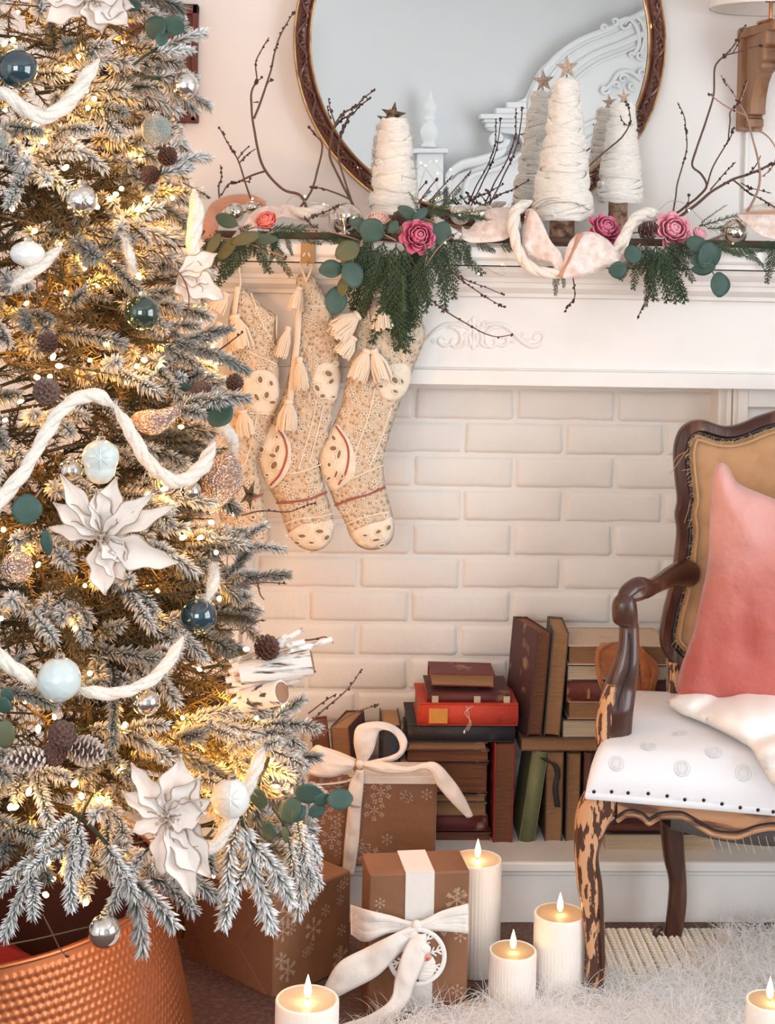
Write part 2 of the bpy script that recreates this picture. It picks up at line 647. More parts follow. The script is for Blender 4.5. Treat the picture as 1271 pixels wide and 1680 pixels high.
RI = MR - 27 * S(3.585)
ringy([(RI - .001, -.02), (RI - .001, .012), (RI + .003, .015), (RI + .007, .012), (RI + .012, .016), (RI + .022, .019), (RI + .030, .014), (RI + .031, -.02)]).build('carved_band', M['carve'], mir)
ringy([(RI + .0305, -.025), (RI + .0305, .013), (RI + .0335, .013), (MR, .004), (MR, -.025)]).build('gilt_rim', M['gold'], mir)
ringy([(RI - .004, .004), (RI - .003, .011), (RI + .0005, .013), (RI + .003, .008)]).build('inner_bead', M['gold'], mir)
mb = MB().add([MC + V((cos(2 * pi * k / 128) * (RI + .003), 0, sin(2 * pi * k / 128) * (RI + .003))) for k in range(128)], [tuple(range(128))])
mb.build('mirror_glass', M['mirror'], mir, smooth=False)
mb = MB()
gb = MB()
NREP = 56
for k in range(NREP):
    w0 = 2 * pi * k / NREP
    dw = 2 * pi / NREP

    def RP(u, v, d):
        w = w0 + u * dw
        r_ = RI + .008 + v * .019
        return MC + V((cos(w) * r_, -d, sin(w) * r_))
    s_ = 1 if k % 2 else -1

    def fl(v):
        return .5 + s_ * (v - .5)
    mb.tube(cr([RP(-.1, fl(.1), .017), RP(.25, fl(.15), .021), RP(.6, fl(.6), .022), RP(.95, fl(.95), .020), RP(1.15, fl(.7), .019), RP(.98, fl(.5), .019)], 4), crs([.001, .0028, .0036, .003, .0022, .0012], 4), 6)
    for a, b, c_, d_ in ((.3, .25, .05, .75), (.45, .4, .3, .95), (.6, .65, .85, .25), (.7, .8, 1.1, .25), (.2, .2, .5, .0)):
        mb.tube([RP(a, fl(b), .019), RP((a + c_) / 2 + .05, fl((b + d_) / 2), .022), RP(c_, fl(d_), .018)], [.0014, .0034, .0006], 5)
    if k % 2 == 0:
        for q in (.2, .5, .8):
            gb.ball(RP(q, .2 if q != .5 else .28, .020), .0019, 6, 5)
mb.build('acanthus_carving', M['carve'], mir, kind='stuff')
gb.build('carved_beads', M['gold'], mir, kind='stuff')

# ---------------------------------------------------------------- carved pediment on the wall behind the camera (seen in the mirror)
YV, YO = 2 * 3.585 + 1.13, -1.13


def Q(px, py, d=0.0):
    p = P(px, py, YV)
    return V((p.x, YO + d, p.z))


SV = S(YV)
pd = thing('carved_pediment', 'white carved arched overmantel with finial and scrolls, seen in the mirror', 'ornament', (Q(900, 330).x, YO, Q(900, 330).z))
body = [(1185, 600), (1185, 20), (1150, 10), (1120, 4), (1058, 12), (1000, 46), (954, 63), (915, 84), (884, 115), (862, 160), (850, 166), (834, 180), (792, 193), (800, 215), (850, 222), (862, 245), (810, 262), (750, 285), (735, 300), (735, 600)]
MB().prism([Q(x, y, -.06) for x, y in body], (0, .075, 0)).build('arched_panel', M['plaster'], pd, bevel=.006)
MB().prism([Q(x, y, -.06) for x, y in ((684, 600), (684, 252), (726, 252), (726, 600))], (0, .10, 0)).build('pedestal', M['plaster'], pd, bevel=.006)
MB().prism([Q(x, y, -.06) for x, y in ((676, 252), (678, 244), (732, 244), (734, 252))], (0, .13, 0)).build('pedestal_cap', M['plaster'], pd, bevel=.006)
fc = Q(703, 244, .03)
fin = [(1, 0), (13, 1), (14, 6), (8, 9), (12, 14), (17, 26), (13, 37), (6, 42), (9, 46), (11, 49), (7, 53), (11, 60), (12, 68), (7, 76), (4, 80), (5, 84), (2, 92), (.01, 96)]
MB().lathe([(r_ * SV, z_ * SV) for r_, z_ in fin], fc, 20).build('finial', M['plaster'], pd, sub=1, auto=80)
mb = MB()


def arc(offset, r_, d=.02):
    base = [(1160, 10), (1100, 20), (1058, 34), (1005, 58), (960, 76), (925, 100), (898, 132), (880, 170), (872, 215)]
    base = [(x + offset * .75, y + offset * .8) for x, y in base]
    mb.tube(cr([Q(x, y, d) for x, y in base], 6), r_ * SV, 8)


for of, r_ in ((-12, 5), (0, 2), (18, 6), (32, 2.5)):
    arc(of, r_)
mb.build('arch_moulding', M['plaster'], pd)
mb = MB()
for x0_, x1_, y0_, y1_, d in ((786, 868, 188, 196, .07), (792, 866, 196, 202, .055), (796, 864, 202, 210, .045), (812, 862, 178, 188, .05), (830, 862, 168, 178, .04)):
    mb.box(tuple(Q(x1_, y1_, -.05)), tuple(Q(x0_, y0_, d))) if False else mb.prism([Q(x0_, y0_, -.05), Q(x1_, y0_, -.05), Q(x1_, y1_, -.05), Q(x0_, y1_, -.05)], (0, d + .05, 0))
mb.build('stepped_cornice', M['plaster'], pd, bevel=.004)


def spiral(mb, cx, cy, r_, turns, a0, th, d=.03, s_=1, n=28, tip=.3):
    pts, rs = [], []
    for i in range(n):
        t = i / (n - 1)
        a = a0 + s_ * t * turns * 2 * pi
        q = r_ * (1 - .85 * t)
        pts.append(Q(cx + q * cos(a), cy + q * sin(a), d))
        rs.append(th * SV * (1 - (1 - tip) * t))
    mb.tube(pts, rs, 8)


mb = MB()
spiral(mb, 815, 229, 15, 1.4, 0, 6, .04)
mb.ball(Q(815, 229, .04), 7 * SV, 12, 8)
mb.tube(cr([Q(x, y, .03) for x, y in ((828, 236), (818, 252), (785, 264), (755, 272), (735, 290), (738, 315))], 6), crs([4 * SV, 7 * SV, 8 * SV, 8 * SV, 6 * SV, 4 * SV], 6), 8)
mb.tube(cr([Q(x, y, .03) for x, y in ((858, 250), (820, 275), (770, 292), (760, 330))], 6), 4 * SV, 8)
for cx, cy, r_, s_, a in ((1022, 40, 10, 1, 0), (1006, 36, 7, -1, 2), (990, 46, 6, 1, 2), (1048, 92, 7, 1, 1), (1034, 92, 5, -1, 0), (990, 148, 8, 1, 0), (1020, 130, 8, -1, 0), (1035, 142, 7, 1, 1), (1008, 140, 6, -1, 1), (1052, 120, 7, 1, 2), (722, 302, 8, 1, 0), (690, 285, 5, 1, 0), (700, 322, 9, -1, 1)):
    spiral(mb, cx, cy, r_, 1.2, a, 3.2, .035, s_)
for pts in ([(1012, 36), (1030, 32), (1044, 50), (1046, 75), (1036, 92)], [(1040, 26), (1052, 40), (1056, 62), (1050, 88)], [(985, 150), (1000, 140), (1012, 122), (1030, 118), (1050, 132)], [(690, 262), (688, 285), (694, 305)], [(870, 300), (960, 205), (1060, 195)], [(880, 320), (970, 225), (1060, 215)]):
    mb.tube(cr([Q(x, y, .03) for x, y in pts], 5), 3.6 * SV, 8)
mb.build('scrollwork', M['plaster'], pd, kind='stuff')

# ---------------------------------------------------------------- picture frame behind the tree
yF = 3.60
pf = thing('picture_frame', 'small dark red mahogany frame on wall behind tree top', 'picture frame', tuple(P(265, 200, yF)))


def rectY(mb, x0, y0, x1, y1, Ya, Yb):
    a, b = P(x0, y1, yF), P(x1, y0, yF)
    return mb.box((a.x, Ya, a.z), (b.x, Yb, b.z))


for r_ in ((205, 8, 326, 22), (205, 188, 326, 200), (312, 8, 326, 200), (205, 8, 219, 200)):
    rectY(MB(), *r_, 3.585, 3.619).build('frame_rail', M['mahog'], pf, bevel=.003)
rectY(MB(), 216, 19, 315, 191, 3.60, 3.618).build('backing_panel', M['mahog'], pf, smooth=False)

# ---------------------------------------------------------------- corbel, lamp, cable cover
cb = thing('wooden_corbel', 'brown carved wooden corbel bracket on the wall right of the mirror', 'wall bracket', tuple(P(1232, 215, 3.6)))
a, b = P(1210, 215, 3.6), P(1254, 46, 3.6)
MB().box((a.x, 3.595, a.z), (b.x, 3.62, b.z)).build('back_plate', M['oak'], cb, bevel=.003)
a2 = a.x + .012
mb = MB()
pr = [(3.6, 196), (3.575, 196), (3.575, 190), (3.55, 190), (3.552, 178), (3.545, 160), (3.53, 142), (3.505, 128), (3.48, 122), (3.47, 120), (3.47, 112), (3.455, 108), (3.455, 98), (3.46, 90), (3.44, 84), (3.44, 62), (3.6, 62)]
prp = [V((a2, y_, P(1230, py_, 3.6).z)) for y_, py_ in pr]
mb.prism(prp, (b.x - a2 - .006, 0, 0)).build('bracket', M['oak'], cb, bevel=.003)
MB().box((a2, 3.565, a.z + .008), (b.x - .006, 3.6, P(1230, 196, 3.6).z)).build('bracket_foot', M['oak'], cb, bevel=.002)
zt = P(1217, 50, 3.6).z
tp = [V((a.x - .002, 3.619, zt)), V((a.x - .002, 3.58, zt)), V((a.x + .02, 3.41, zt)), V((a.x + .10, 3.41, zt)), V((a.x + .12, 3.58, zt)), V((a.x + .12, 3.619, zt))]
MB().prism([p - V((0, 0, .018)) for p in tp], (0, 0, .020)).build('shelf_top', M['oak'], cb, bevel=.003)

lc = V((P(1268, 30, 3.47).x, 3.49, zt + .0025))
lp = thing('table_lamp', 'lamp with pale linen drum shade standing on the wooden corbel', 'lamp', tuple(lc))
MB().lathe([(.028, 0), (.03, .004), (.01, .01), (.004, .012), (.004, .16), (.001, .162)], lc, 20).build('lamp_stem', M['brass'], lp)
zs = P(1268, 15, 3.49).z
rsd = 101 * S(3.49)
mb = MB()
n = 48
for r_, z_ in ((rsd, zs), (rsd * .86, zs + .19)):
    pass
mb.lathe([(rsd - .002, zs), (rsd, zs + .001), (rsd * .86, zs + .19), (rsd * .86 - .002, zs + .19), (rsd - .003, zs + .001)], (lc.x, lc.y, 0), 56)
mb.f = [f for f in mb.f if len(f) == 4]
mb.build('lamp_shade', M['shade'], lp)
MB().tube([V((lc.x - .012, lc.y, zs + .02)), V((lc.x + .012, lc.y, zs + .02))], .006, 8).build('lamp_socket', M['black'], lp)
mb = MB()
for k in range(3):
    w = k * 2.094
    mb.tube([V((lc.x, lc.y, zs + .155)), V((lc.x + cos(w) * rsd * .88, lc.y + sin(w) * rsd * .88, zs + .16))], .0012, 5)
mb.build('shade_spider', M['black'], lp)
a, b = P(1222, 216, 3.61), P(1228, 400, 3.61)
tag(MB().box((a.x, 3.607, SHELF_Z), (a.x + .008, 3.62, a.z)).build('cable_cover', M['trim'], None, bevel=.002, loc=(a.x, 3.61, a.z)), 'thin white cable strip running down the wall below the corbel', 'cable cover')
# ---------------------------------------------------------------- mantel decorations
M.update(
    wool=mat('cream_wool_roving', (.97, .94, .88), .9, sheen=.5, bump=(90, .004, 'noise'), aniso=(1, 1, 5), var=(60, (.88, .83, .74), .45, .8)),
    wool_s=mat('white_wool_yarn', (.84, .79, .71), .9, sheen=.5, bump=(160, .004, 'noise')),
    bark=mat('birch_stump_bark', (.42, .26, .17), .8, bump=(90, .003), var=(50, (.12, .06, .04), .45, .62)),
    bronze=mat('aged_bronze_star', (.22, .15, .085), .35, metal=.8, bump=(200, .002), var=(90, (.06, .045, .03), .45, .6)),
    rosegold=mat('glitter_rose_gold', (.90, .68, .55), .35, metal=.6, bump=(500, .004, 'voronoi'), var=(300, (1, .9, .8), .5, .6)),
    twig=mat('brown_twig', (.12, .065, .045), .8, bump=(150, .001)),
    twig2=mat('pale_twig', (.36, .22, .17), .8, bump=(150, .001)),
    bud=mat('dark_bud', (.045, .015, .015), .5),
    cedar=mat('cedar_green', (.022, .050, .020), .6, var=(14, (.075, .105, .03), .5, .75)),
    pine=mat('fir_green', (.06, .10, .04), .6),
    euc=mat('eucalyptus_green', (.038, .085, .070), .5, spec=.4, var=(15, (.075, .135, .11), .4, .7)),
    euc_olive=mat('eucalyptus_olive', (.10, .11, .05), .55, var=(15, (.07, .09, .06), .4, .7)),
    rose_m=mat('magenta_rose_petal', (.50, .04, .13), .6, sheen=.2, sss=.03, attr=((.80, .26, .38), .8)),
    rose_p=mat('pink_rose_petal', (.68, .14, .24), .6, sheen=.2, sss=.03, attr=((.90, .50, .56), .9)),
    rose_c=mat('coral_rose_petal', (.72, .08, .08), .6, sheen=.2, sss=.03, attr=((.90, .33, .28), .9)),
    rose_a=mat('peach_rose_petal', (.86, .42, .34), .6, sheen=.4, sss=.05, attr=((.95, .66, .55), 1)),
    velvet=mat('champagne_velvet_ribbon', (.74, .57, .51), .34, sheen=1, bump=(50, .008), var=(60, (.89, .79, .74), .36, .66), coat=.15),  # lighter blotches put crushed-velvet sheen into the colour
    hangerm=mat('dull_gold_plate', (.36, .22, .10), .6, metal=.4),
    velvet_b=mat('copper_ribbon_back', (.60, .30, .19), .5, sheen=.6, bump=(90, .002)),
    mercury=mat('mercury_glass', (.80, .76, .70), .12, metal=1, bump=(60, .002), var=(45, (.35, .30, .25), .55, .8)),
    wire=mat('copper_wire', (.55, .38, .25), .35, metal=1),
    bulb=mat('lit_led', (1, .8, .5), .4, emit=((1, .74, .38), 14)),
    pinecone=mat('pinecone_brown', (.11, .045, .03), .6, attr=((.80, .74, .70), .8)),
)
M['bulb'].cycles.emission_sampling = 'NONE'


def fuzz(mb, pts, r, n, ln, rs):
    """short fine fibres standing off a surface path"""
    for _ in range(n):
        i = rs.randrange(len(pts) - 1)
        p = V(pts[i]).lerp(V(pts[i + 1]), rs.random())
        d = V((rs.uniform(-1, 1), rs.uniform(-1, .2), rs.uniform(-1, 1))).normalized()
        a = p + d * r
        b = a + d * ln * rs.random() + V((rs.uniform(-1, 1), rs.uniform(-1, 1), rs.uniform(-1, 1))) * ln * .5
        s = d.orthogonal().normalized() * .0003
        mb.add([a - s, a + s, b], [(0, 1, 2)])


def star_prism(c, r, d, tilt=0, yaw=0, ratio=.40):
    mb = MB()
    m_ = Matrix.Rotation(yaw, 3, 'Z') @ Matrix.Rotation(tilt, 3, 'Y')
    ring = []
    for k in range(10):
        w = pi / 2 + k * pi / 5
        q = r if k % 2 == 0 else r * ratio
        ring.append(V((q * cos(w), 0, q * sin(w))))
    vs = ring + [V((0, -d, 0)), V((0, d, 0))]
    vs = [V(c) + m_ @ p for p in vs]
    mb.add(vs, [(k, (k + 1) % 10, 10) for k in range(10)] + [((k + 1) % 10, k, 11) for k in range(10)])
    return mb


def wool_tree(cx, ytop, ybot, wtop, wbot, xtop, Y, stump, star, label, seed, starmat, tilt=0, big=1):
    rs = random.Random(seed)
    s = S(Y)
    base, top = P(cx, ybot, Y), P(xtop, ytop, Y)
    t = thing('wool_tree', label, 'christmas decoration', (base.x, Y, SHELF_Z + .001))
    ht = top.z - base.z
    ax = top - base
    core = MB()
    N = 14
    prof_, cc = [], []
    rb, rt = wbot / 2 * s, wtop / 2 * s

    def rad(u):
        q = rb + (rt - rb) * u ** .95
        if u < .06:
            q *= .82 + 3 * u
        if u > .93:
            q *= max(.15, sqrt(max(0, 1 - ((u - .93) / .07) ** 2)))
        return q
    vs = []
    for i in range(N + 1):
        u = i / N
        c = base + ax * u
        for k in range(24):
            w = 2 * pi * k / 24
            vs.append(c + V((cos(w), sin(w), 0)) * rad(u) * .9)
    core.add(vs, [(i * 24 + k, i * 24 + (k + 1) % 24, (i + 1) * 24 + (k + 1) % 24, (i + 1) * 24 + k) for i in range(N) for k in range(24)] + [tuple(range(23, -1, -1)), tuple(N * 24 + k for k in range(24))])
    core.build('cone', M['wool'], t)
    wr = MB()
    fz = MB()
    loops = int(14 * big + 8)
    for j in range(loops):
        u0 = (j + .3) / loops + rs.uniform(-.02, .02)
        til = rs.uniform(-.07, .07)
        ph = rs.uniform(0, 6.28)
        th = rs.uniform(.0048, .0080) * (1 if big > .9 else .85)
        pts = []
        for k in range(29):
            w = 2 * pi * k / 28 * 1.0 + ph
            u = u0 + til * cos(w - ph * .3) + .012 * sin(3 * w + j) + (k / 28) * .03
            u = min(.965, max(.02, u))
            c = base + ax * u
            pts.append(c + V((cos(w), sin(w), 0)) * (rad(u) * (1 + rs.uniform(-.015, .02)) - th * .30))
        q = cr(pts, 2)
        wr.tube(q, [th * (.85 + .5 * noise.noise(p * 30)) for p in q], 7, flat=(1.5, .8), up=(0, 0, 1))
        fuzz(fz, q, th, 130, .014, rs)
    wr.build('wool_strands', M['wool'], t, kind='stuff')
    fz.build('loose_fibres', M['wool'], t, kind='stuff')
    if stump:
        x0_, x1_, yb = stump
        a, b = P(x0_, yb, Y), P(x1_, yb, Y)
        c = (a + b) / 2
        r_ = (b.x - a.x) / 2
        zb_ = SHELF_Z + .001
        MB().lathe([(r_ * .96, 0), (r_, .004), (r_ * 1.02, (base.z - zb_) * .5), (r_, base.z - zb_ + .02)], (c.x, Y, zb_), 20, fn=lambda w, z: 1 + .03 * noise.noise(V((cos(w) * 2, sin(w) * 2, z * 20)))).build('stump', M['bark'], t)
    if star:
        sx, sy, r_, d = star
        c = P(sx, sy, Y)
        star_prism(c, r_ * s, .006, tilt, .25).build('star', M[starmat], t, smooth=False)
        MB().tube([top - V((0, 0, .01)), c - V((0, 0, r_ * s * .5))], .0015, 6).build('star_pin', M['bronze'], t)
    return t


wool_tree(646, 193, 352, 44, 86, 647, 3.47, (632, 662, 404), (645, 189, 23, 0), 'short cream wool cone tree with dark bronze star, left of the other two', 1, 'bronze', tilt=.12, big=.8)
wool_tree(921, 128, 362, 38, 106, 929, 3.41, (901, 941, 404), (930, 111, 22, 0), 'tallest cream wool cone tree with glittery rose gold star on a wooden stump', 2, 'rosegold', tilt=-.08, big=1.3)
wool_tree(1016, 168, 331, 36, 80, 1021, 3.50, (997, 1028, 392), (1023, 159, 14, 0), 'smaller cream wool cone tree right of the tallest one, with small rose gold star', 3, 'rosegold', tilt=-.1, big=.9)


# ---- twigs with buds
def twig(paths, label, Y, r=3.2, m='twig', tag_cat='twig', berries=1.0, seed=0, rb=2.6, group=None):
    """paths: list of (pixel polyline, r0, r1, bud share start) ; first is the main stem"""
    rs = random.Random(seed)
    st, bd = MB(), MB()
    first = None
    for pi_, (pl, ra, rb_, b0) in enumerate(paths):
        p3 = cr(PP(pl, Y), 5)
        n = len(p3)
        sc = S(Y)
        p3 = [p + V((noise.noise(p * 25 + V((seed, 0, 0))), noise.noise(p * 25 + V((0, 7, seed))), noise.noise(p * 25 + V((3, seed, 0))))) * .002 for p in p3]
        if first is None:
            first = p3[0]
        st.tube(p3, [(ra + (rb_ - ra) * i / (n - 1)) * sc / 2 * (1 + .12 * noise.noise(p3[i] * 80)) for i in range(n)], 6)
        L_ = sum((p3[i + 1] - p3[i]).length for i in range(n - 1))
        nb = int(L_ / .011 * berries)
        for _ in range(nb):
            u = b0 + (1 - b0) * rs.random()
            i = min(n - 2, int(u * (n - 1)))
            p = p3[i].lerp(p3[i + 1], rs.random())
            d = V((rs.uniform(-1, 1), rs.uniform(-1, 1), rs.uniform(-1, 1))).normalized()
            q = rs.uniform(.6, 1.1) * rb * sc / 1.2
            bd.ball(p + d * q * .9, q, 6, 5, (1, 1, 1.15))
    t = thing('twig_spray', label, tag_cat, tuple(first), group)
    st.build('stem', M[m], t)
    if bd.v:
        bd.build('buds', M['bud'], t, kind='stuff')
    return t


Yt = 3.44
twig([([(505, 352), (494, 321), (463, 310), (435, 281), (422, 242), (416, 204), (412, 170), (413, 150), (422, 132)], 5, 3, 1),
      ([(422, 132), (420, 102), (429, 81), (442, 62)], 2.6, 1.8, .1),
      ([(417, 195), (433, 151), (445, 113), (456, 68), (471, 38), (482, 18)], 4, 1.8, .35),
      ([(422, 132), (432, 126)], 2, 1.5, 1),
      ([(433, 151), (440, 135), (448, 131)], 3, 2, .5), ([(424, 168), (415, 168)], 2.5, 1.5, .4),
      ([(435, 281), (409, 290), (386, 300), (374, 303), (363, 321)], 3.6, 2.2, .3)],
     'tall forked brown twig rising against the wall at the left end of the mantel', 3.42, seed=1)
twig([([(412, 327), (401, 295), (390, 261), (377, 242), (361, 211)], 3.2, 1.8, .45), ([(390, 261), (400, 249), (409, 240)], 2.4, 1.6, .2), ([(392, 268), (406, 254), (419, 244)], 2.4, 1.6, .2), ([(393, 296), (408, 297), (409, 290)], 2.4, 1.6, .1)],
     'short brown twig with dark buds left of the tall forked twig', 3.40, seed=2)
twig([([(360, 325), (359, 305), (363, 290), (361, 270)], 3, 1.6, .3)], 'small upright budded twig at the far left end of the mantel', 3.38, seed=3, berries=1)
twig([([(488, 346), (513, 306), (528, 242), (518, 222), (505, 208)], 4, 2.4, .75)], 'thin brown twig crossing in front of lower left of the mirror frame', 3.45, seed=4)
twig([([(581, 340), (562, 302), (543, 264), (541, 240), (547, 211), (554, 196), (566, 184), (584, 174), (597, 160), (615, 147)], 4.4, 2, .6), ([(549, 205), (543, 182), (539, 162)], 2.6, 1.4, .3)],
     'curving budded twig left of the short wool tree', 3.46, seed=5)
twig([([(577, 332), (566, 296), (556, 261), (556, 235), (562, 215), (568, 200), (577, 185)], 3.6, 2, .45)], 'straight budded twig close beside the curving one left of the short wool tree', 3.43, seed=6, berries=1.6)
twig([([(574, 327), (548, 316), (528, 309), (507, 306)], 3.4, 2, .6)], 'near horizontal twig low behind the mercury glass ball', 3.40, seed=7, berries=1.2)
twig([([(685, 335), (700, 315), (717, 293)], 2.6, 1.6, 1)], 'tiny bare dark twig right of the short wool tree', 3.43, seed=8, m='twig')
twig([([(722, 345), (728, 332), (748, 308), (773, 280)], 3, 1.6, .8)], 'slim twig leaning right between the short tree and ribbon', 3.36, seed=9, berries=.6)
twig([([(795, 336), (812, 300), (830, 267), (840, 240), (846, 216), (846, 178)], 2.6, 1.8, .3)], 'left of two thin parallel twigs beside the tallest wool tree', 3.40, seed=10, m='bud', berries=.8)
twig([([(803, 336), (822, 296), (838, 263), (848, 238), (853, 216), (857, 176)], 2.6, 1.8, .3), ([(850, 222), (862, 219)], 2, 1.4, .3)], 'right of two thin parallel twigs beside the tallest wool tree', 3.39, seed=11, m='bud', berries=.8)
twig([([(799, 334), (820, 320), (845, 308), (869, 296)], 3, 1.6, .2)], 'low dark budded twig pointing right towards the tallest wool tree', 3.36, seed=12, m='bud', berries=1.6)
twig([([(795 + i * 2, 338), (x + 8, y + 12), (x, y)], 2, 1.6, .35) for i, (x, y) in enumerate(((768, 320), (777, 322), (786, 316), (796, 310)))], 'short bud tips fanning out behind the left ribbon fold', 3.37, seed=40, m='bud', berries=2.4)
twig([([(962, 277), (985, 255), (1008, 236), (1022, 222), (1033, 205), (1034, 190), (1027, 166)], 3.4, 1.8, .65), ([(1032, 207), (1022, 200), (1016, 189)], 2.2, 1.5, .2)],
     'budded twig crossing in front of the smaller right wool tree', 3.42, seed=13)
twig([([(1089, 356), (1112, 348), (1128, 336), (1146, 322), (1159, 305), (1150, 285), (1135, 270), (1142, 244), (1151, 220), (1161, 190), (1170, 155), (1172, 116), (1178, 102), (1189, 91)], 4.4, 3, 1),
      ([(1189, 91), (1203, 75), (1213, 56), (1222, 42)], 2.8, 1.8, .1), ([(1189, 91), (1210, 86), (1228, 78), (1249, 75)], 2.6, 1.8, 1), ([(1201, 88), (1208, 76), (1215, 60)], 2, 1.4, .3)],
     'tallest dark twig rising at right past the corbel bracket', 3.46, seed=14, berries=.8)
twig([([(1112, 358), (1130, 345), (1159, 321), (1180, 306), (1201, 295), (1230, 285), (1271, 267), (1300, 262)], 5.5, 3.4, .5), ([(1230, 285), (1240, 270), (1248, 255)], 2.4, 1.6, .2), ([(1165, 312), (1185, 288), (1206, 266)], 2.6, 1.6, .3)],
     'thick dark branch slanting to the right edge above the mantel', 3.43, seed=15, berries=.9)
twig([([(1160, 303), (1170, 272), (1189, 240), (1200, 222), (1203, 209)], 3, 1.8, .5), ([(1195, 232), (1197, 200), (1197, 185), (1210, 168), (1220, 147), (1226, 131)], 2.6, 1.6, .5)],
     'thin budded twig climbing in front of the cable cover', 3.44, seed=16)
twig([([(1104, 352), (1108, 325), (1112, 297), (1122, 265), (1126, 240), (1124, 215), (1122, 193), (1111, 168)], 3, 1.6, .4)], 'slender budded twig standing alone above the pink roses', 3.44, seed=17, berries=.7)
twig([([(1150, 405), (1166, 394), (1192, 382), (1217, 359), (1238, 325), (1247, 294), (1244, 262), (1236, 232), (1226, 193), (1213, 170), (1197, 146), (1182, 122)], 5.5, 2.2, .8),
      ([(1226, 190), (1205, 182), (1180, 168), (1162, 155)], 2.8, 1.8, .3), ([(1238, 212), (1252, 218), (1266, 232), (1273, 250), (1265, 275), (1250, 290)], 3, 2, .7), ([(1213, 170), (1219, 155), (1226, 133)], 2.4, 1.5, .3)],
     'pale tan forked branch curving up in front of the corbel bracket', 3.38, m='twig2', seed=18, berries=.5)
twig([([(1201, 294), (1225, 313), (1250, 328), (1280, 345)], 3.2, 2.4, .2), ([(1215, 300), (1232, 308), (1265, 317)], 2, 1.4, .2)], 'budded twig sloping down to the right edge above the ribbon', 3.40, seed=19, berries=1.4)
twig([([(1122, 352), (1128, 335), (1129, 320)], 2.2, 1.5, .4)], 'tiny budded twig above the pink roses', 3.42, seed=20, berries=2)
# hanging twigs in front
Yh = 3.31
twig([([(690, 470), (701, 485), (728, 508), (758, 527), (790, 545), (815, 553), (840, 549)], 2.8, 1.6, .15)], 'long drooping reddish twig in front of the carved applique', Yh, seed=21, berries=.55)
twig([([(660, 398), (680, 430), (698, 438), (735, 443), (766, 466), (800, 489), (828, 504)], 3.2, 1.6, .5)], 'drooping twig with buds ending below the crown moulding', Yh, seed=22, berries=.8)
twig([([(735, 443), (765, 460), (795, 471), (826, 483)], 2, 1.4, .2)], 'thinner upper drooping twig beside the crown moulding', Yh, seed=23, berries=.9)
twig([([(942, 440), (941, 456), (943, 488), (934, 500), (925, 513)], 2.6, 1.6, .3)], 'short drooping budded twig below the middle of the ribbon', Yh, seed=24, berries=2)
twig([([(1064, 465), (1060, 490), (1052, 508), (1045, 523)], 2.6, 1.6, .3)], 'short drooping twig below the right hanging cedar', Yh, seed=25, berries=1.1)
twig([([(325, 388), (370, 392), (410, 400), (450, 415), (470, 425)], 3.6, 2.4, .9), ([(500, 375), (540, 380), (600, 398)], 3, 2, 1)], 'pale bare twig lying along the left end of the garland', Yh, seed=26, m='twig2', berries=.2)
twig([([(520, 380), (505, 360), (540, 345), (556, 334)], 2.8, 1.8, .4), ([(512, 372), (498, 355)], 2.4, 1.5, .1)], 'small budded twig in front of the mercury glass ball', 3.33, seed=27, berries=2)
twig([([(690, 385), (700, 415), (697, 440)], 2.4, 2, 1), ([(697, 440), (720, 405), (745, 385), (760, 375)], 2, 1.4, .5)], 'pale little forked twig below the magenta rose', 3.29, seed=28, m='twig2', berries=.5)


# ---- roses
def petal_mesh(name, m, w, h, curl, seed):
    rs = random.Random(seed)
    rows, cols = [], []
    nu, nv = 7, 6
    for j in range(nv + 1):
        v = j / nv
        row = []
        for i in range(nu + 1):
            u = i / nu * 2 - 1
            wid = w * (.35 + .65 * sin(min(1, v * 1.25) * pi / 2)) * (1 if v < .8 else sqrt(max(.04, 1 - ((v - .8) / .24) ** 2)))
            a = u * .95
            x = wid * sin(a)
            y = -wid * (cos(a) - 1) * 0.9
            z = h * v
            out = curl * max(0, v - .55) ** 2 * 5 * h
            rows_noise = .05 * h * noise.noise(V((u * 2, v * 3, seed)))
            row.append(V((x, -(y * .9) + out + rows_noise + h * .25 * sin(v * pi), z)))
            cols.append(min(1, max(0, (v - .72) * 3.4)))
        rows.append(row)
    mb = MB()
    mb.grid(rows, cols)
    return mb


def rose(px, py, Y, dpx, m, label, tilt, spin=0, seed=0, n=16, open_=1.0):
    """dpx outer diameter in pixels; tilt = euler of the flower axis (local +z)"""
    s = dpx * S(Y) / 2
    t = thing('rose', label, 'flower', tuple(P(px, py, Y)), 'garden roses in the garland', tilt)
    rs = random.Random(seed)
    k = 0
    first = {}
    rings = [(.08, 4, .36, .66, -.02, -.08), (.18, 5, .42, .68, .0, .06), (.29, 6, .48, .68, .08, .20), (.40, 7, .52, .66, .2, .36), (.50, 7, .58, .62, .35, .54), (.60, 7, .66, .56, .6, .80)]
    for ri, (r_, cnt, w, h, curl, lean) in enumerate(rings):
        for j in range(cnt):
            a = 2 * pi * j / cnt + ri * .7 + rs.uniform(-.15, .15)
            key = ri
            if key not in first:
                o = petal_mesh('petal', m, w * s * .62, h * s * 1.25, curl * open_, seed + ri).build('petal', M[m], t, local=True, sub=0, solid=.0012)
                first[key] = o
            else:
                o = link_copy(first[key])
            rot = Matrix.Rotation(a, 4, 'Z') @ Matrix.Translation((0, r_ * s * .55, -.35 * s + .02 * s * rs.uniform(-1, 1))) @ Matrix.Rotation(-lean * open_ - rs.uniform(0, .12), 4, 'X')
            o.matrix_local = rot
    MB().ball((0, 0, -.42 * s), .32 * s, 12, 8, (1, 1, .7)).build('calyx', M['euc'], t, local=True)
    MB().tube([(0, 0, -.4 * s), (0, .003, -1.1 * s)], .0022, 6).build('stem', M['euc'], t, local=True)
    return t


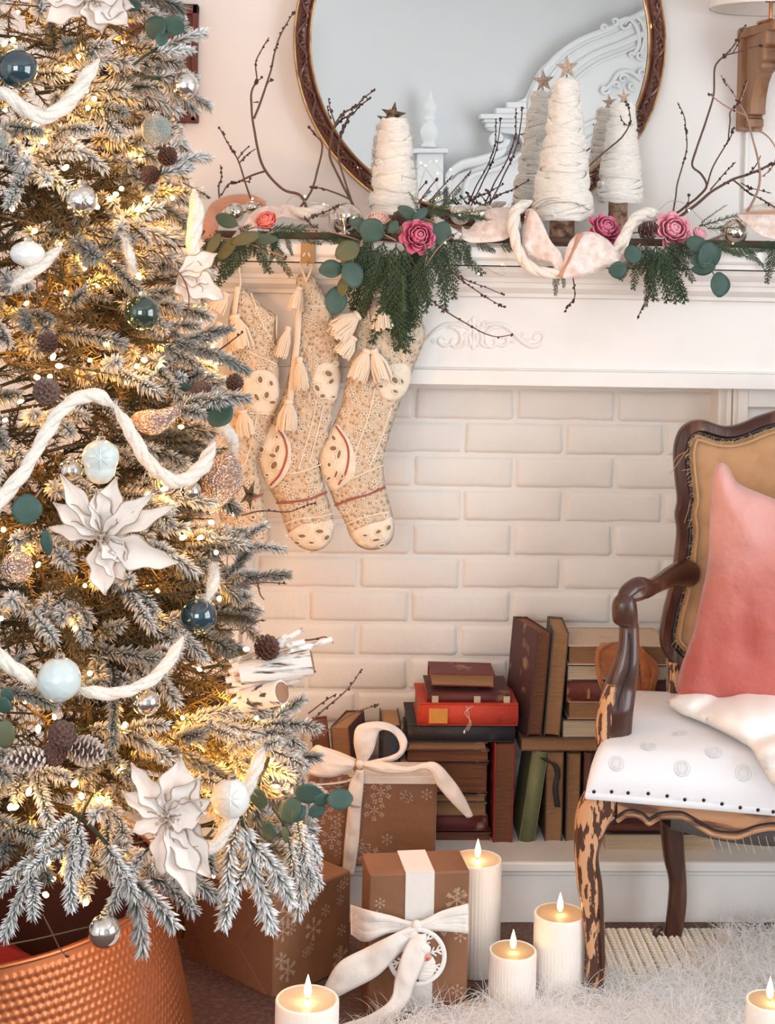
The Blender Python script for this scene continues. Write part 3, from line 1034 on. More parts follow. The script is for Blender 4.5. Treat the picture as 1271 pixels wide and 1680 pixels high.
def face(az, el):
    """rotation that turns local +z towards the camera (-Y), az right, el up"""
    return (R(90) - el, 0, az)


rose(437, 363, 3.335, 46, 'rose_c', 'coral red rose at the left end of the mantel garland', face(-.3, .7), seed=1, open_=.45)
rose(620, 362, 3.36, 48, 'rose_a', 'pale peach rose half hidden below the short wool tree', face(.1, 1.1), seed=2, open_=.5)
rose(687, 387, 3.30, 58, 'rose_m', 'open magenta rose right of the peach one, below the short wool tree', face(.15, .25), seed=3)
rose(993, 375, 3.34, 58, 'rose_m', 'deep magenta rose between the two right wool trees', face(.3, .6), seed=4)
rose(1105, 377, 3.33, 62, 'rose_p', 'large pink rose above the right hanging cedar', face(.1, .35), seed=5)
rose(1147, 384, 3.345, 36, 'rose_p', 'small pale pink rosebud touching the large pink rose', face(.5, .7), seed=6, open_=.3)


# ---- eucalyptus
def leaf_mb(l, w, cup=.15, fold=.1):
    rows = []
    for i in range(9):
        u = i / 8
        wd = w * max(.03, sin(pi * min(1, u * .96 + .02)) ** .62)
        rows.append([V((x * wd, u * l, cup * l * sin(pi * u) * .4 + fold * abs(x) * wd)) for x in (-1, -.6, 0, .6, 1)])
    return MB().grid(rows)


EUC = {}


def euc_leaf(parent, origin, px, py, Y, rpx, asp, ang, m, yaw=0, pitch=0):
    """one round leaf centred on the pixel, stalk direction given by ang"""
    l = 2 * rpx * S(Y)
    key = (m, round(asp, 1))
    if key not in EUC:
        EUC[key] = leaf_mb(.05, .025 * asp).build('leaf', M[m], parent, local=True, solid=.0006)
        o = EUC[key]
    else:
        o = link_copy(EUC[key], parent)
    sc = l / .05
    basis = Matrix(((1, 0, 0), (0, 0, 1), (0, 1, 0))).transposed().to_4x4()   # local x->x, y->z (up), z->-? towards camera
    basis = Matrix(((1, 0, 0, 0), (0, 0, -1, 0), (0, 1, 0, 0), (0, 0, 0, 1)))
    rot = Matrix.Rotation(-ang, 4, 'Y') @ Matrix.Rotation(yaw, 4, 'Z') @ Matrix.Rotation(pitch, 4, 'X') @ basis
    c = P(px, py, Y) - origin
    cen = rot @ V((0, .025 * sc, .004 * sc))
    o.matrix_local = Matrix.Translation(c - V(cen)) @ rot @ Matrix.Scale(sc, 4)
    return o


def euc(stem, leaves, label, Y, m='euc', r=2.6):
    p3 = cr(PP(stem, Y), 5)
    t = thing('eucalyptus_sprig', label, 'leafy sprig', tuple(p3[0]))
    MB().tube(p3, r * S(Y) / 2, 6).build('stem', M['twig2'], t)
    rs = random.Random(hash(label) % 1000 if False else len(label))
    for lf in leaves:
        px, py, rr, asp, ang = lf[:5]
        mm = lf[5] if len(lf) > 5 else m
        euc_leaf(t, p3[0], px, py, Y - .012 - rs.random() * .012, rr, asp, R(ang), mm, rs.uniform(-.4, .4), rs.uniform(-.3, .3))
    return t


euc([(600, 385), (585, 410), (565, 430), (560, 460), (555, 480)], [(543, 441, 20, .8, 100), (578, 450, 24, .85, 200), (551, 493, 24, .75, 170), (562, 470, 22, .45, 160, 'euc_olive'), (570, 411, 22, .8, 120, 'euc_olive')], 'eucalyptus sprig with round leaves hanging left of the cedar cascade', 3.285)
euc([(650, 395), (630, 385), (608, 378)], [(610, 378, 22, .95, 60), (588, 367, 15, .7, 80), (645, 372, 12, .7, -30)], 'eucalyptus leaves under the peach rose', 3.30)
euc([(690, 370), (705, 380), (722, 384)], [(723, 384, 22, .85, -20), (668, 349, 18, .6, 60), (690, 352, 16, .6, -60)], 'eucalyptus leaves around the open magenta rose', 3.325)
euc([(450, 380), (420, 385), (380, 365)], [(371, 362, 20, .6, 70), (432, 392, 24, .4, 90), (372, 408, 24, .5, 140, 'euc_olive'), (403, 391, 26, .4, 110, 'euc_olive'), (350, 400, 20, .5, 150, 'euc_olive')], 'olive eucalyptus sprig at left end of the garland', 3.30)
euc([(1050, 400), (1037, 417), (1020, 440)], [(1038, 417, 16, .9, 20), (1014, 443, 16, .9, 100)], 'two round eucalyptus leaves right of the ribbon end', 3.285)
euc([(1130, 385), (1150, 405), (1165, 440), (1180, 465)], [(1143, 401, 20, .7, 70), (1163, 421, 25, .9, 200), (1154, 441, 20, .55, 100), (1181, 467, 21, .95, 180), (1152, 424, 20, .8, 110)], 'eucalyptus sprig hanging below the pink roses', 3.285)


# ---- cedar garland
def cedar_mesh(seed, l, dens=1.0, droop=.25):
    """flat scale-leaf spray along +Y (length l), lying in XY"""
    rs = random.Random(seed)
    mb = MB()

    def strip(a, b, r_, lv):
        d = b - a
        L_ = d.length
        d = d.normalized()
        n = V((-d.y, d.x, 0))
        mb.tube([a, a.lerp(b, .5) + V((0, 0, rs.uniform(-.001, .001))), b], [r_, r_ * .95, r_ * .5], 4, flat=(.5, 1), up=(0, 0, 1))
        if lv > 0:
            k = max(2, int(L_ / (.0055 if lv == 1 else .009)))
            for i in range(1, k + 1):
                u = i / (k + .3)
                for sgn in (1, -1):
                    if rs.random() < .08:
                        continue
                    ll = (L_ * .34 * (1 - u * .7) + .004) if lv == 2 else .0075 * (1 - u * .4)
                    an = rs.uniform(.55, .75) * sgn
                    dd = (d * cos(an) + n * sin(an))
                    p = a.lerp(b, u)
                    strip(p, p + dd * ll + V((0, 0, rs.uniform(-.2, .1) * ll)), r_ * .85, lv - 1)
    pts = [V((0, 0, 0))]
    n = 5
    for i in range(1, n + 1):
        u = i / n
        pts.append(V((sin(u * 1.5 + seed) * .012 * u, l * u, -droop * l * u * u)))
    for i in range(n):
        a, b = pts[i], pts[i + 1]
        mb.tube([a, b], .0011, 5)
    tot = int(l / .0078 * dens)
    for i in range(tot):
        u = (i + .5) / tot
        f = u * n
        k = min(n - 1, int(f))
        p = pts[k].lerp(pts[k + 1], f - k)
        d = (pts[k + 1] - pts[k]).normalized()
        nn = V((-d.y, d.x, 0)).normalized()
        for sgn in (1, -1):
            ll = l * .20 * (1 - u) ** .7 + .007
            ll *= rs.uniform(.75, 1.1)
            an = rs.uniform(.5, .75) * sgn
            strip(p, p + (d * cos(an) + nn * sin(an)) * ll + V((0, 0, -.25 * ll * rs.random())), .0011, 1)
    return mb


def fir_mesh(seed, l, nl=.016, dens=1.0, r_=.0006):
    rs = random.Random(seed)
    mb = MB()
    mb.tube([(0, 0, 0), (0, l, -.05 * l)], [.0016, .0008], 5)
    n = int(l / .0011 * dens)
    for i in range(n):
        u = (i + .5) / n
        p = V((0, l * u, -.05 * l * u))
        w = rs.uniform(0, 2 * pi)
        rad_ = V((cos(w), 0, sin(w) * .6))
        d = (rad_ * rs.uniform(.7, 1) + V((0, 1, 0)) * rs.uniform(.5, .9)).normalized() * nl * (1 - .35 * u) * rs.uniform(.8, 1.1)
        s_ = d.cross(V((0, 0, 1))).normalized() * r_
        mb.add([p - s_, p + s_, p + d * .6 + s_ * .9, p + d, p + d * .6 - s_ * .9], [(0, 1, 2, 3, 4)])
    return mb


gar = thing('cedar_garland', 'green cedar and fir garland draped along the mantel shelf', 'garland', tuple(P(640, 400, 3.36)))
GO = P(640, 400, 3.36)
stem = cr(PP([(330, 395), (430, 392), (540, 393), (640, 395), (760, 398), (880, 404), (1000, 405), (1110, 404), (1200, 408), (1330, 412)], 3.365), 6)
stem = [V((p.x, p.y, SHELF_Z + .011)) for p in stem]
MB().tube(stem, .008, 7).build('garland_stem', M['twig'], gar)


def orient(direction, facing, roll=0):
    """matrix mapping local +Y to direction, local +Z near facing"""
    y = V(direction).normalized()
    z = V(facing)
    z = (z - y * z.dot(y)).normalized()
    x = y.cross(z)
    m_ = Matrix((x, y, z)).transposed().to_4x4()
    return m_ @ Matrix.Rotation(roll, 4, 'Y')


CED = [cedar_mesh(i, l, 1.0).build('cedar_spray', M['cedar'], gar, local=True, smooth=False) for i, l in enumerate((.11, .13, .10, .15))]
CL = (.11, .13, .10, .15)
cu = set()


def cedar(px, py, Y, ang, lpx, roll=0, fwdtilt=0.0):
    """ang: 0 = straight down in the picture, + to the right"""
    k = random.randrange(4)
    o = CED[k]
    if k in cu:
        o = link_copy(o, gar)
    cu.add(k)
    d = V((sin(R(ang)), -fwdtilt, -cos(R(ang))))
    sc = lpx * S(Y) / CL[k]
    o.matrix_local = Matrix.Translation(P(px, py, Y) - GO) @ orient(d, (0, -1, .15), roll) @ Matrix.Scale(sc, 4)


rs = random.Random(5)
# cascade below the magenta rose
for px, py, a, l in ((650, 400, 0, 175), (640, 410, 4, 150), (665, 405, -3, 130), (620, 405, -12, 120), (605, 400, -28, 90), (700, 405, 12, 105), (715, 400, 20, 110), (735, 395, 14, 95), (690, 400, 2, 150),
                     (675, 395, 8, 110), (630, 395, -8, 130), (655, 430, 2, 150), (645, 445, -4, 120), (660, 425, 6, 100), (610, 390, -20, 80), (590, 395, -45, 55), (740, 390, 35, 80), (700, 395, -10, 100), (722, 392, 4, 90), (648, 470, 3, 110),
                     (690, 425, 5, 110), (625, 425, -10, 100), (672, 440, 4, 110), (600, 410, -15, 100)):
    cedar(px, py, 3.315 - rs.random() * .03, a, l, rs.uniform(-.5, .5))
# left end
for px, py, a, l in ((350, 390, -30, 70), (365, 395, -22, 95), (385, 390, -15, 75), (400, 392, -25, 100), (420, 395, -35, 80), (430, 388, 10, 60), (445, 390, 25, 70), (345, 385, -10, 80), (372, 380, -40, 80), (455, 385, -10, 50), (410, 385, 20, 70), (470, 385, 15, 35), (480, 380, 60, 50), (390, 375, 80, 70), (440, 380, 90, 80), (520, 384, 80, 70), (335, 400, -5, 60), (560, 385, 85, 80), (540, 388, 70, 40)):
    cedar(px, py, 3.325 - rs.random() * .025, a, l, rs.uniform(-.6, .6))
# right cluster
for px, py, a, l in ((1050, 400, -5, 75), (1060, 405, 5, 90), (1075, 400, 18, 100), (1090, 400, 28, 105), (1045, 405, -20, 60), (1100, 395, 30, 80), (1065, 415, 12, 85), (1080, 410, 22, 95), (1055, 400, 50, 60), (1040, 395, -60, 40), (1110, 398, 60, 70), (1120, 396, 80, 60), (1085, 420, 30, 80), (1070, 430, 8, 60)):
    cedar(px, py, 3.31 - rs.random() * .02, a, l, rs.uniform(-.5, .5))
for px, py, a, l in ((760, 398, 20, 40), (770, 400, -10, 35), (780, 398, 70, 45), (915, 440, -5, 45), (922, 432, 12, 40), (1270, 395, -5, 70), (1280, 390, 10, 60), (1200, 400, 75, 60), (1165, 398, 80, 60), (1215, 402, 60, 55), (1240, 400, 75, 60), (1182, 398, -60, 50), (1010, 398, 80, 40), (700, 350, 100, 50), (720, 345, 130, 50), (745, 352, 80, 50), (590, 378, 100, 60), (660, 385, 85, 60), (960, 404, 85, 40), (860, 404, 85, 40), (820, 402, 80, 50)):
    cedar(px, py, 3.322 - rs.random() * .01, a, l, rs.uniform(-.6, .6))
for k in range(4):
    if k not in cu:
        bpy.data.objects.remove(CED[k])

FIR = [fir_mesh(20 + i, .09).build('fir_sprig', M['pine'], gar, local=True, smooth=False) for i in range(2)]
fu = set()
for i, (px, py, Y, ang, l) in enumerate(((700, 345, 3.35, 140, 50), (715, 342, 3.35, 110, 55), (735, 352, 3.34, 95, 60), (690, 350, 3.34, -150, 40), (1145, 372, 3.36, 110, 65), (1150, 365, 3.38, 130, 50), (1160, 375, 3.33, 95, 55), (1160, 405, 3.32, 78, 60), (610, 405, 3.31, -75, 60),
                                         (620, 410, 3.31, -60, 60), (605, 400, 3.31, -95, 50), (620, 415, 3.30, -40, 45), (660, 440, 3.29, 5, 70), (1095, 398, 3.31, 60, 55), (1110, 402, 3.31, 75, 60), (450, 372, 3.34, 80, 45), (770, 355, 3.35, 80, 45), (1245, 402, 3.33, 85, 60), (440, 385, 3.33, 40, 40), (1175, 402, 3.31, 70, 60), (660, 372, 3.33, 120, 60))):
    k = i % 2
    o = FIR[k] if k not in fu else link_copy(FIR[k], gar)
    fu.add(k)
    d = V((sin(R(ang)), -.15, -cos(R(ang))))
    o.matrix_local = Matrix.Translation(P(px, py, Y) - GO) @ orient(d, (0, -1, .3), i) @ Matrix.Scale(l * S(Y) / .09, 4)


# ---- ribbons (two traced edges, real depth)
def ribbon(edges, m, n=6, th=.0012, back=None):
    """edges: list of (ax, ay, aY, bx, by, bY)"""
    A = cr([P(e[0], e[1], e[2]) for e in edges], n)
    B = cr([P(e[3], e[4], e[5]) for e in edges], n)
    rows = []
    for i, (a, b) in enumerate(zip(A, B)):
        w = (b - a)
        row = []
        for k in range(9):
            u = k / 8
            p = a.lerp(b, u)
            nz = noise.noise(p * 28) * .006 + noise.noise(p * 70) * .0034
            nz += .0022 * sin(u * 19 + 5 * noise.noise(a * 14)) * noise.noise(a * 22 + V((9, 0, 0))) * 2
            row.append(p + V((0, -1, .2)) * nz * sin(pi * u) + V((0, -1, 0)) * .004 * sin(pi * u))
        rows.append(row)
    return MB().grid(rows)


vr = thing('velvet_ribbon', 'champagne pink crushed velvet ribbon looping over the mantel edge', 'ribbon', tuple(P(900, 400, 3.34)))
for e in (
    [(757, 372, 3.36, 757, 392, 3.32), (770, 375, 3.35, 775, 398, 3.315), (800, 345, 3.36, 822, 395, 3.31), (836, 341, 3.37, 845, 382, 3.33), (850, 352, 3.40, 856, 372, 3.37)],
    [(862, 345, 3.36, 862, 352, 3.36), (874, 343, 3.31, 856, 400, 3.31), (888, 362, 3.300, 876, 425, 3.300), (903, 395, 3.290, 905, 432, 3.285), (920, 415, 3.285, 912, 455, 3.280), (926, 440, 3.275, 925, 456, 3.275)],
    [(922, 457, 3.275, 922, 440, 3.275), (950, 455, 3.27, 935, 395, 3.280), (985, 443, 3.28, 965, 380, 3.290), (1010, 432, 3.28, 998, 395, 3.300), (1026, 415, 3.29, 1012, 420, 3.290)],
    [(1026, 418, 3.287, 1012, 420, 3.29), (1036, 385, 3.31, 1020, 400, 3.31), (1050, 355, 3.34, 1045, 372, 3.34), (1085, 352, 3.36, 1078, 362, 3.36)],
    [(1205, 352, 3.36, 1230, 372, 3.32), (1228, 352, 3.34, 1245, 385, 3.31), (1255, 352, 3.34, 1268, 392, 3.31), (1290, 352, 3.35, 1300, 390, 3.32)],
):
    ribbon(e, 'velvet').build('ribbon_fold', M['velvet'], vr, solid=.0014, auto=0)
for e in (
    [(860, 350, 3.355, 862, 352, 3.36), (866, 346, 3.325, 858, 395, 3.318), (880, 345, 3.318, 872, 405, 3.312)],
    [(922, 456, 3.274, 914, 454, 3.274), (938, 420, 3.272, 931, 425, 3.272), (957, 382, 3.283, 946, 384, 3.284)],
    [(1205, 352, 3.365, 1215, 360, 3.35), (1240, 346, 3.36, 1240, 360, 3.34), (1290, 344, 3.37, 1290, 358, 3.35)],
):
    ribbon(e, 'velvet_b').build('ribbon_underside', M['velvet_b'], vr, solid=.0014, auto=0)
vr2 = thing('velvet_ribbon', 'pink velvet ribbon with copper underside at the left end of the mantel', 'ribbon', tuple(P(420, 370, 3.36)))
ribbon([(330, 395, 3.35, 352, 400, 3.33), (337, 352, 3.40, 358, 372, 3.38), (352, 330, 3.46, 365, 345, 3.44), (385, 319, 3.48, 392, 336, 3.46), (415, 320, 3.47, 420, 336, 3.45), (436, 330, 3.45, 436, 342, 3.44)], 'v').build('ribbon_loop', M['velvet_b'], vr2, solid=.0014, auto=0)
ribbon([(372, 400, 3.33, 385, 405, 3.32), (395, 372, 3.33, 415, 388, 3.31), (418, 345, 3.37, 432, 368, 3.34), (445, 338, 3.40, 462, 356, 3.38), (480, 345, 3.42, 490, 362, 3.40), (505, 352, 3.44, 510, 366, 3.42)], 'v').build('ribbon_fold', M['velvet'], vr2, solid=.0014, auto=0)


# ---- wool roving ropes
def roving(path, Y, wpx, name, label, m='wool_s', seed=0, twist=9, cat='yarn garland', strands=3, fzn=240):
    rs = random.Random(seed)
    p3 = cr(PP(path, Y), 8)
    L_ = [0]
    for i in range(len(p3) - 1):
        L_.append(L_[-1] + (p3[i + 1] - p3[i]).length)
    t = thing(name, label, cat, tuple(p3[0]))
    fz = MB()
    wid = [path[0][3] if len(path[0]) > 3 else wpx for _ in p3]
    for s_ in range(strands):
        pts, rr = [], []
        for i, p in enumerate(p3):
            tg = (p3[min(i + 1, len(p3) - 1)] - p3[max(i - 1, 0)]).normalized()
            a = tg.cross(V((0, 1, 0)))
            a = a.normalized() if a.length > 1e-4 else V((1, 0, 0))
            b = tg.cross(a)
            w = twist * L_[i] * 6.5 + s_ * 2 * pi / strands
            en_ = min(1, .25 + min(L_[i], L_[-1] - L_[i]) / .035)
            R0 = en_ * wid[i] * S(p.y) / 2 * (1 + .22 * noise.noise(p * 18 + V((seed, 0, 0))))
            pts.append(p + (a * cos(w) + b * sin(w)) * R0 * .42)
            rr.append(R0 * .62 * (1 + .15 * noise.noise(p * 60 + V((0, s_, 0)))))
        o = MB().tube(pts, rr, 10).build('strand', M[m], t)
        fuzz(fz, pts, sum(rr) / len(rr), fzn, .010, rs)
    fz.build('loose_fibres', M[m], t, kind='stuff')
    return t


roving([(872, 330, 3.36), (848, 345, 3.33), (842, 372, 3.31), (848, 405, 3.30), (862, 432, 3.29), (885, 446, 3.285), (912, 448, 3.285), (935, 446, 3.29), (960, 440, 3.30), (990, 425, 3.295), (1012, 408, 3.30), (1028, 380, 3.31), (1042, 358, 3.33), (1062, 350, 3.35), (1085, 352, 3.37)], 3.3, 19, 'wool_garland', 'thick cream wool rope looping down over the middle of the mantel edge', seed=4)
roving([(445, 352, 3.42), (470, 345, 3.42), (500, 350, 3.40), (525, 346, 3.42), (545, 352, 3.44)], 3.4, 20, 'wool_garland', 'fluffy cream wool rope between coral rose and mercury ball', seed=5)
roving([(712, 355, 3.38), (728, 372, 3.34), (745, 385, 3.33), (765, 388, 3.34)], 3.34, 15, 'wool_garland', 'short piece of cream wool rope right of the magenta rose', seed=6)
roving([(1180, 395, 3.38), (1205, 372, 3.40), (1230, 352, 3.42), (1262, 345, 3.42), (1300, 345, 3.42)], 3.4, 24, 'wool_garland', 'cream wool rope at the right end of the mantel', seed=7)


# ---- mercury glass balls, pinecone, fairy wire
def glass_ball(px, py, Y, rpx, label, m='mercury', cat='christmas bauble', group=None, cap=True, capdir=(0, 0, 1), sc=(1, 1, 1), fn=None, name='christmas_ball', seg=36, hook=True, capm='mercury', pat=None):
    c = P(px, py, Y)
    r = rpx * S(Y)
    t = thing(name, label, cat, tuple(c), group)
    mb = MB()
    if fn:
        prof_ = [(max(1e-6, sin(pi * i / 28)), -cos(pi * i / 28)) for i in range(29)]
        vs = []
        nu = 48
        for q, z in prof_:
            for k in range(nu):
                w = 2 * pi * k / nu
                d = V((q * cos(w), q * sin(w), z))
                vs.append(c + V((d.x * sc[0], d.y * sc[1], d.z * sc[2])) * r * fn(d, w))
        mb.add(vs, [(i * nu + k, i * nu + (k + 1) % nu, (i + 1) * nu + (k + 1) % nu, (i + 1) * nu + k) for i in range(28) for k in range(nu)])
    else:
        mb.ball(c, r, seg, 22, sc)
    mb.build('glass_body', M[m], t, auto=0 if not fn else 25)
    if pat:
        pat(t, c, r)
    if cap:
        q = V(capdir).normalized()
        rm = q.to_track_quat('Z', 'Y').to_matrix()
        MB().lathe([(.26 * r, -.03 * r), (.27 * r, .02 * r), (.24 * r, .05 * r), (.24 * r, .2 * r), (.2 * r, .24 * r), (.0, .25 * r)], c + q * r * sc[2] * .97, 16, mat=rm, fn=lambda w, z: 1 + .04 * cos(8 * w)).build('cap', M[capm], t)
        if hook:
            pts = [c + q * r * (1.18 * sc[2]) + rm @ V((cos(a) * .10 * r, 0, sin(a) * .12 * r + .12 * r)) for a in [k * pi / 5 for k in range(11)]]
            MB().tube(pts, .0006, 5).build('hanging_loop', M['wire'], t)
    return t


glass_ball(385, 349, 3.40, 16, 'mercury glass ball at the far left end of the mantel', capdir=(1, 0, .2))
glass_ball(413, 341, 3.42, 11, 'small mercury glass ball beside the ribbon loop on the mantel', capdir=(1, 0, .6))
glass_ball(567, 362, 3.39, 29, 'large mercury glass ball left of the short wool tree', capdir=(0, -.4, -1))
glass_ball(755, 352, 3.42, 17, 'mercury glass ball behind the left ribbon fold', capdir=(1, 0, 0))
glass_ball(793, 352, 3.41, 18, 'second mercury glass ball behind the left ribbon fold', capdir=(-1, 0, 0))
glass_ball(1205, 380, 3.37, 22, 'champagne mercury glass ball half under the right end ribbon', capdir=(-1, -.3, .2))
tag(MB().lathe([(.001, 0), (.014, .001), (.013, .004), (.003, .008), (.003, .016), (.012, .020), (.018, .040), (.017, .043)], tuple(P(565, 385, 3.32)), 20).build('glass_candle_cup', M['mercury'], None, loc=P(565, 385, 3.32)), 'tiny mercury glass cup below the large mercury ball', 'candle holder')


def pinecone_mb(L_, r_, seed=0, snow=.0):
    mb = MB()
    rs_ = random.Random(seed)
    mb.ball((0, 0, L_ * .5), 1, 10, 8, (r_ * .55, r_ * .55, L_ * .48))
    n = 60
    for i in range(n):
        u = (i + .5) / n
        w = i * 2.39996
        q = r_ * sin(pi * (u * .86 + .12)) ** .6
        z = L_ * u
        c = V((cos(w) * q * .5, sin(w) * q * .5, z))
        d = V((cos(w), sin(w), 0))
        s_ = V((-sin(w), cos(w), 0))
        up_ = V((0, 0, 1))
        wd = r_ * .42 * (1 - .4 * abs(u - .4))
        tip = c + d * q * .62 + up_ * L_ * .07
        vs = [c - s_ * wd * .4, c + s_ * wd * .4, tip + s_ * wd * .7 - up_ * .002, tip + s_ * wd * .3 + d * q * .08, tip - s_ * wd * .3 + d * q * .08, tip - s_ * wd * .7 - up_ * .002]
        vs2 = [v - up_ * L_ * .035 - d * q * .04 for v in vs]
        mb.add(vs + vs2, [(0, 1, 2, 3, 4, 5), (11, 10, 9, 8, 7, 6)] + [(k, k + 6, (k + 1) % 6 + 6, (k + 1) % 6) for k in range(6)], [max(.001, snow ** 1.8 * q_) for q_ in (.2, .2, 1, 1.2, 1.2, 1)] * 2)
    return mb


def pinecone(px, py, Y, rpx, lpx, axis, label, snow=.25, seed=0, m='pinecone'):
    c = P(px, py, Y)
    r_, l_ = rpx * S(Y), lpx * S(Y)
    q = V(axis).normalized()
    rot = q.to_track_quat('Z', 'Y').to_euler()
    t = thing('pinecone', label, 'pinecone', tuple(c - q * l_ * .5), None, rot)
    pinecone_mb(l_, r_, seed, snow).build('scales', M[m], t, local=True, smooth=False, kind='stuff')
    MB().tube([(0, 0, 0), (0, 0, -.012)], .0015, 6).build('stalk', M['twig'], t, local=True)
    return t


pinecone(1065, 378, 3.34, 14, 36, (1, -.3, .2), 'pinecone left of the large pink rose')
pinecone(655, 358, 3.37, 11, 24, (0, -.5, .4), 'dark little pinecone between the peach and magenta roses')

fw = thing('fairy_light_wire', 'thin copper fairy light wire trailing over the mantel edge', 'string lights', tuple(P(825, 410, 3.31)))
for path in ([(460, 350, 3.35), (480, 322, 3.36), (500, 330, 3.34), (530, 335, 3.35), (560, 345, 3.33), (600, 380, 3.3), (640, 392, 3.3)], [(680, 345, 3.36), (690, 300, 3.40), (705, 265, 3.42), (720, 275, 3.42), (740, 305, 3.40), (735, 325, 3.38), (715, 325, 3.36), (712, 345, 3.35)],
             [(740, 400, 3.315), (720, 445, 3.31), (760, 443, 3.31), (785, 436, 3.31), (825, 452, 3.31), (828, 430, 3.31), (832, 400, 3.318)], [(870, 345, 3.36), (885, 330, 3.36), (920, 325, 3.35), (965, 345, 3.36)], [(1080, 345, 3.37), (1100, 330, 3.38), (1125, 335, 3.38), (1145, 355, 3.36), (1180, 385, 3.33), (1200, 400, 3.32)], [(870, 352, 3.35), (900, 335, 3.35), (940, 332, 3.345), (968, 345, 3.36)]):
    MB().tube(cr(PP(path, 3.3), 6), .0005, 4).build('wire', M['wire'], fw)
for px, py, Y in ((414, 326, 3.42), (500, 322, 3.36), (531, 335, 3.34), (690, 267, 3.42), (716, 264, 3.42), (719, 325, 3.36), (740, 325, 3.38), (739, 278, 3.41), (785, 449, 3.31), (824, 434, 3.31), (862, 356, 3.35), (1130, 345, 3.35), (1202, 400, 3.32), (730, 398, 3.3)):
    MB().ball(P(px, py, Y), .0019, 8, 6).build('bulb', M['bulb'], fw)
# ---------------------------------------------------------------- christmas tree
M.update(
    needle=mat('flocked_needles', (.042, .045, .018), .75, attr=((.95, .955, .96), 1), var=(30, (.016, .032, .020), .45, .65)),
    needle_in=mat('inner_needles', (.060, .040, .012), .8, attr=((.62, .50, .34), .6), var=(25, (.025, .025, .012), .4, .6)),  # dark brown and golden tips paint inner shade and amber glow into the colour
    trunkm=mat('tree_trunk', (.10, .05, .03), .8),
    navy=mat('teal_navy_glass', (.008, .04, .06), .07, coat=1, spec=.8, bump=(12, .002)),
    dkgreen=mat('dark_green_glass', (.010, .035, .022), .07, coat=1, spec=.8, bump=(12, .002)),
    silver=mat('silver_glass', (.78, .75, .72), .07, metal=1, bump=(14, .002)),
    silver_star=mat('silver_faceted_glass', (.86, .84, .82), .14, metal=1),
    ice=mat('pale_blue_ceramic', (.62, .72, .72), .28, coat=.3),
    icew=mat('pearl_white_ceramic', (.80, .82, .80), .3, coat=.4),
    glit=mat('blue_grey_glitter', (.42, .48, .46), .35, metal=.5, bump=(700, .003, 'voronoi'), var=(600, (.75, .80, .78), .5, .6)),
    glitr=mat('rose_silver_glitter', (.72, .52, .44), .3, metal=.8, bump=(260, .006, 'voronoi'), var=(200, (.95, .85, .78), .5, .6)),
    petal=mat('white_velvet_petal', (.86, .78, .72), .7, sheen=.4, sss=.1, attr=((.30, .20, .13), 1)),
    birch=mat('birch_bark', (.82, .78, .74), .7, bump=(60, .003), var=(28, (.06, .05, .05), .54, .62), aniso=(.35, 3, 3)),
    stick=mat('flocked_stick', (.45, .33, .25), .8, var=(60, (.9, .88, .86), .42, .55)),
    copperp=mat('hammered_copper', (.46, .15, .06), .36, metal=.75),
    darkin=mat('collar_inside', (.16, .05, .03), .6),
    redcloth=mat('red_cloth', (.35, .02, .02), .9, bump=(120, .003)),
    wirec=mat('green_wire', (.05, .04, .02), .6),
)
TY = 2.75
TC = P(-60, 900, TY)
TX = TC.x
tab = [(-60, 292), (0, 300), (100, 312), (200, 312), (300, 322), (400, 330), (500, 345), (600, 372), (700, 378), (800, 392), (900, 420), (1000, 425), (1100, 450), (1200, 490), (1300, 515), (1400, 520), (1460, 505)]
tz = [(P(0, y, TY).z, P(x, y, TY).x - TX) for y, x in tab]


def TR(z):
    if z >= tz[0][0]:
        return max(.03, tz[0][1] - .42 * (z - tz[0][0]))
    for (za, ra), (zb_, rb_) in zip(tz, tz[1:]):
        if zb_ <= z <= za:
            return ra + (rb_ - ra) * (za - z) / (za - zb_)
    return tz[-1][1] * .9


def TP(px, py, off=0.0):
    """point on the tree shell (radius + off) seen at a pixel"""
    o = V((0, 0, CAMZ))
    d = P(px, py, 1) - o
    best, bd = None, 1e9
    for i in range(400):
        Y = 1.9 + i * .0025
        p = o + d * Y
        rr = sqrt((p.x - TX) ** 2 + (p.y - TY) ** 2)
        e = rr - (TR(p.z) + off)
        if e <= 0:
            return p
        if e < bd:
            bd, best = e, p
    return best


tree = thing('christmas_tree', 'tall flocked artificial christmas tree glowing with warm lights at left', 'christmas tree', (TX, TY, 0))
TO = V((TX, TY, 0))
MB().tube([(TX, TY, .05), (TX, TY, 1.0), (TX, TY, 2.5)], [.03, .022, .008], 10).build('trunk', M['trunkm'], tree)


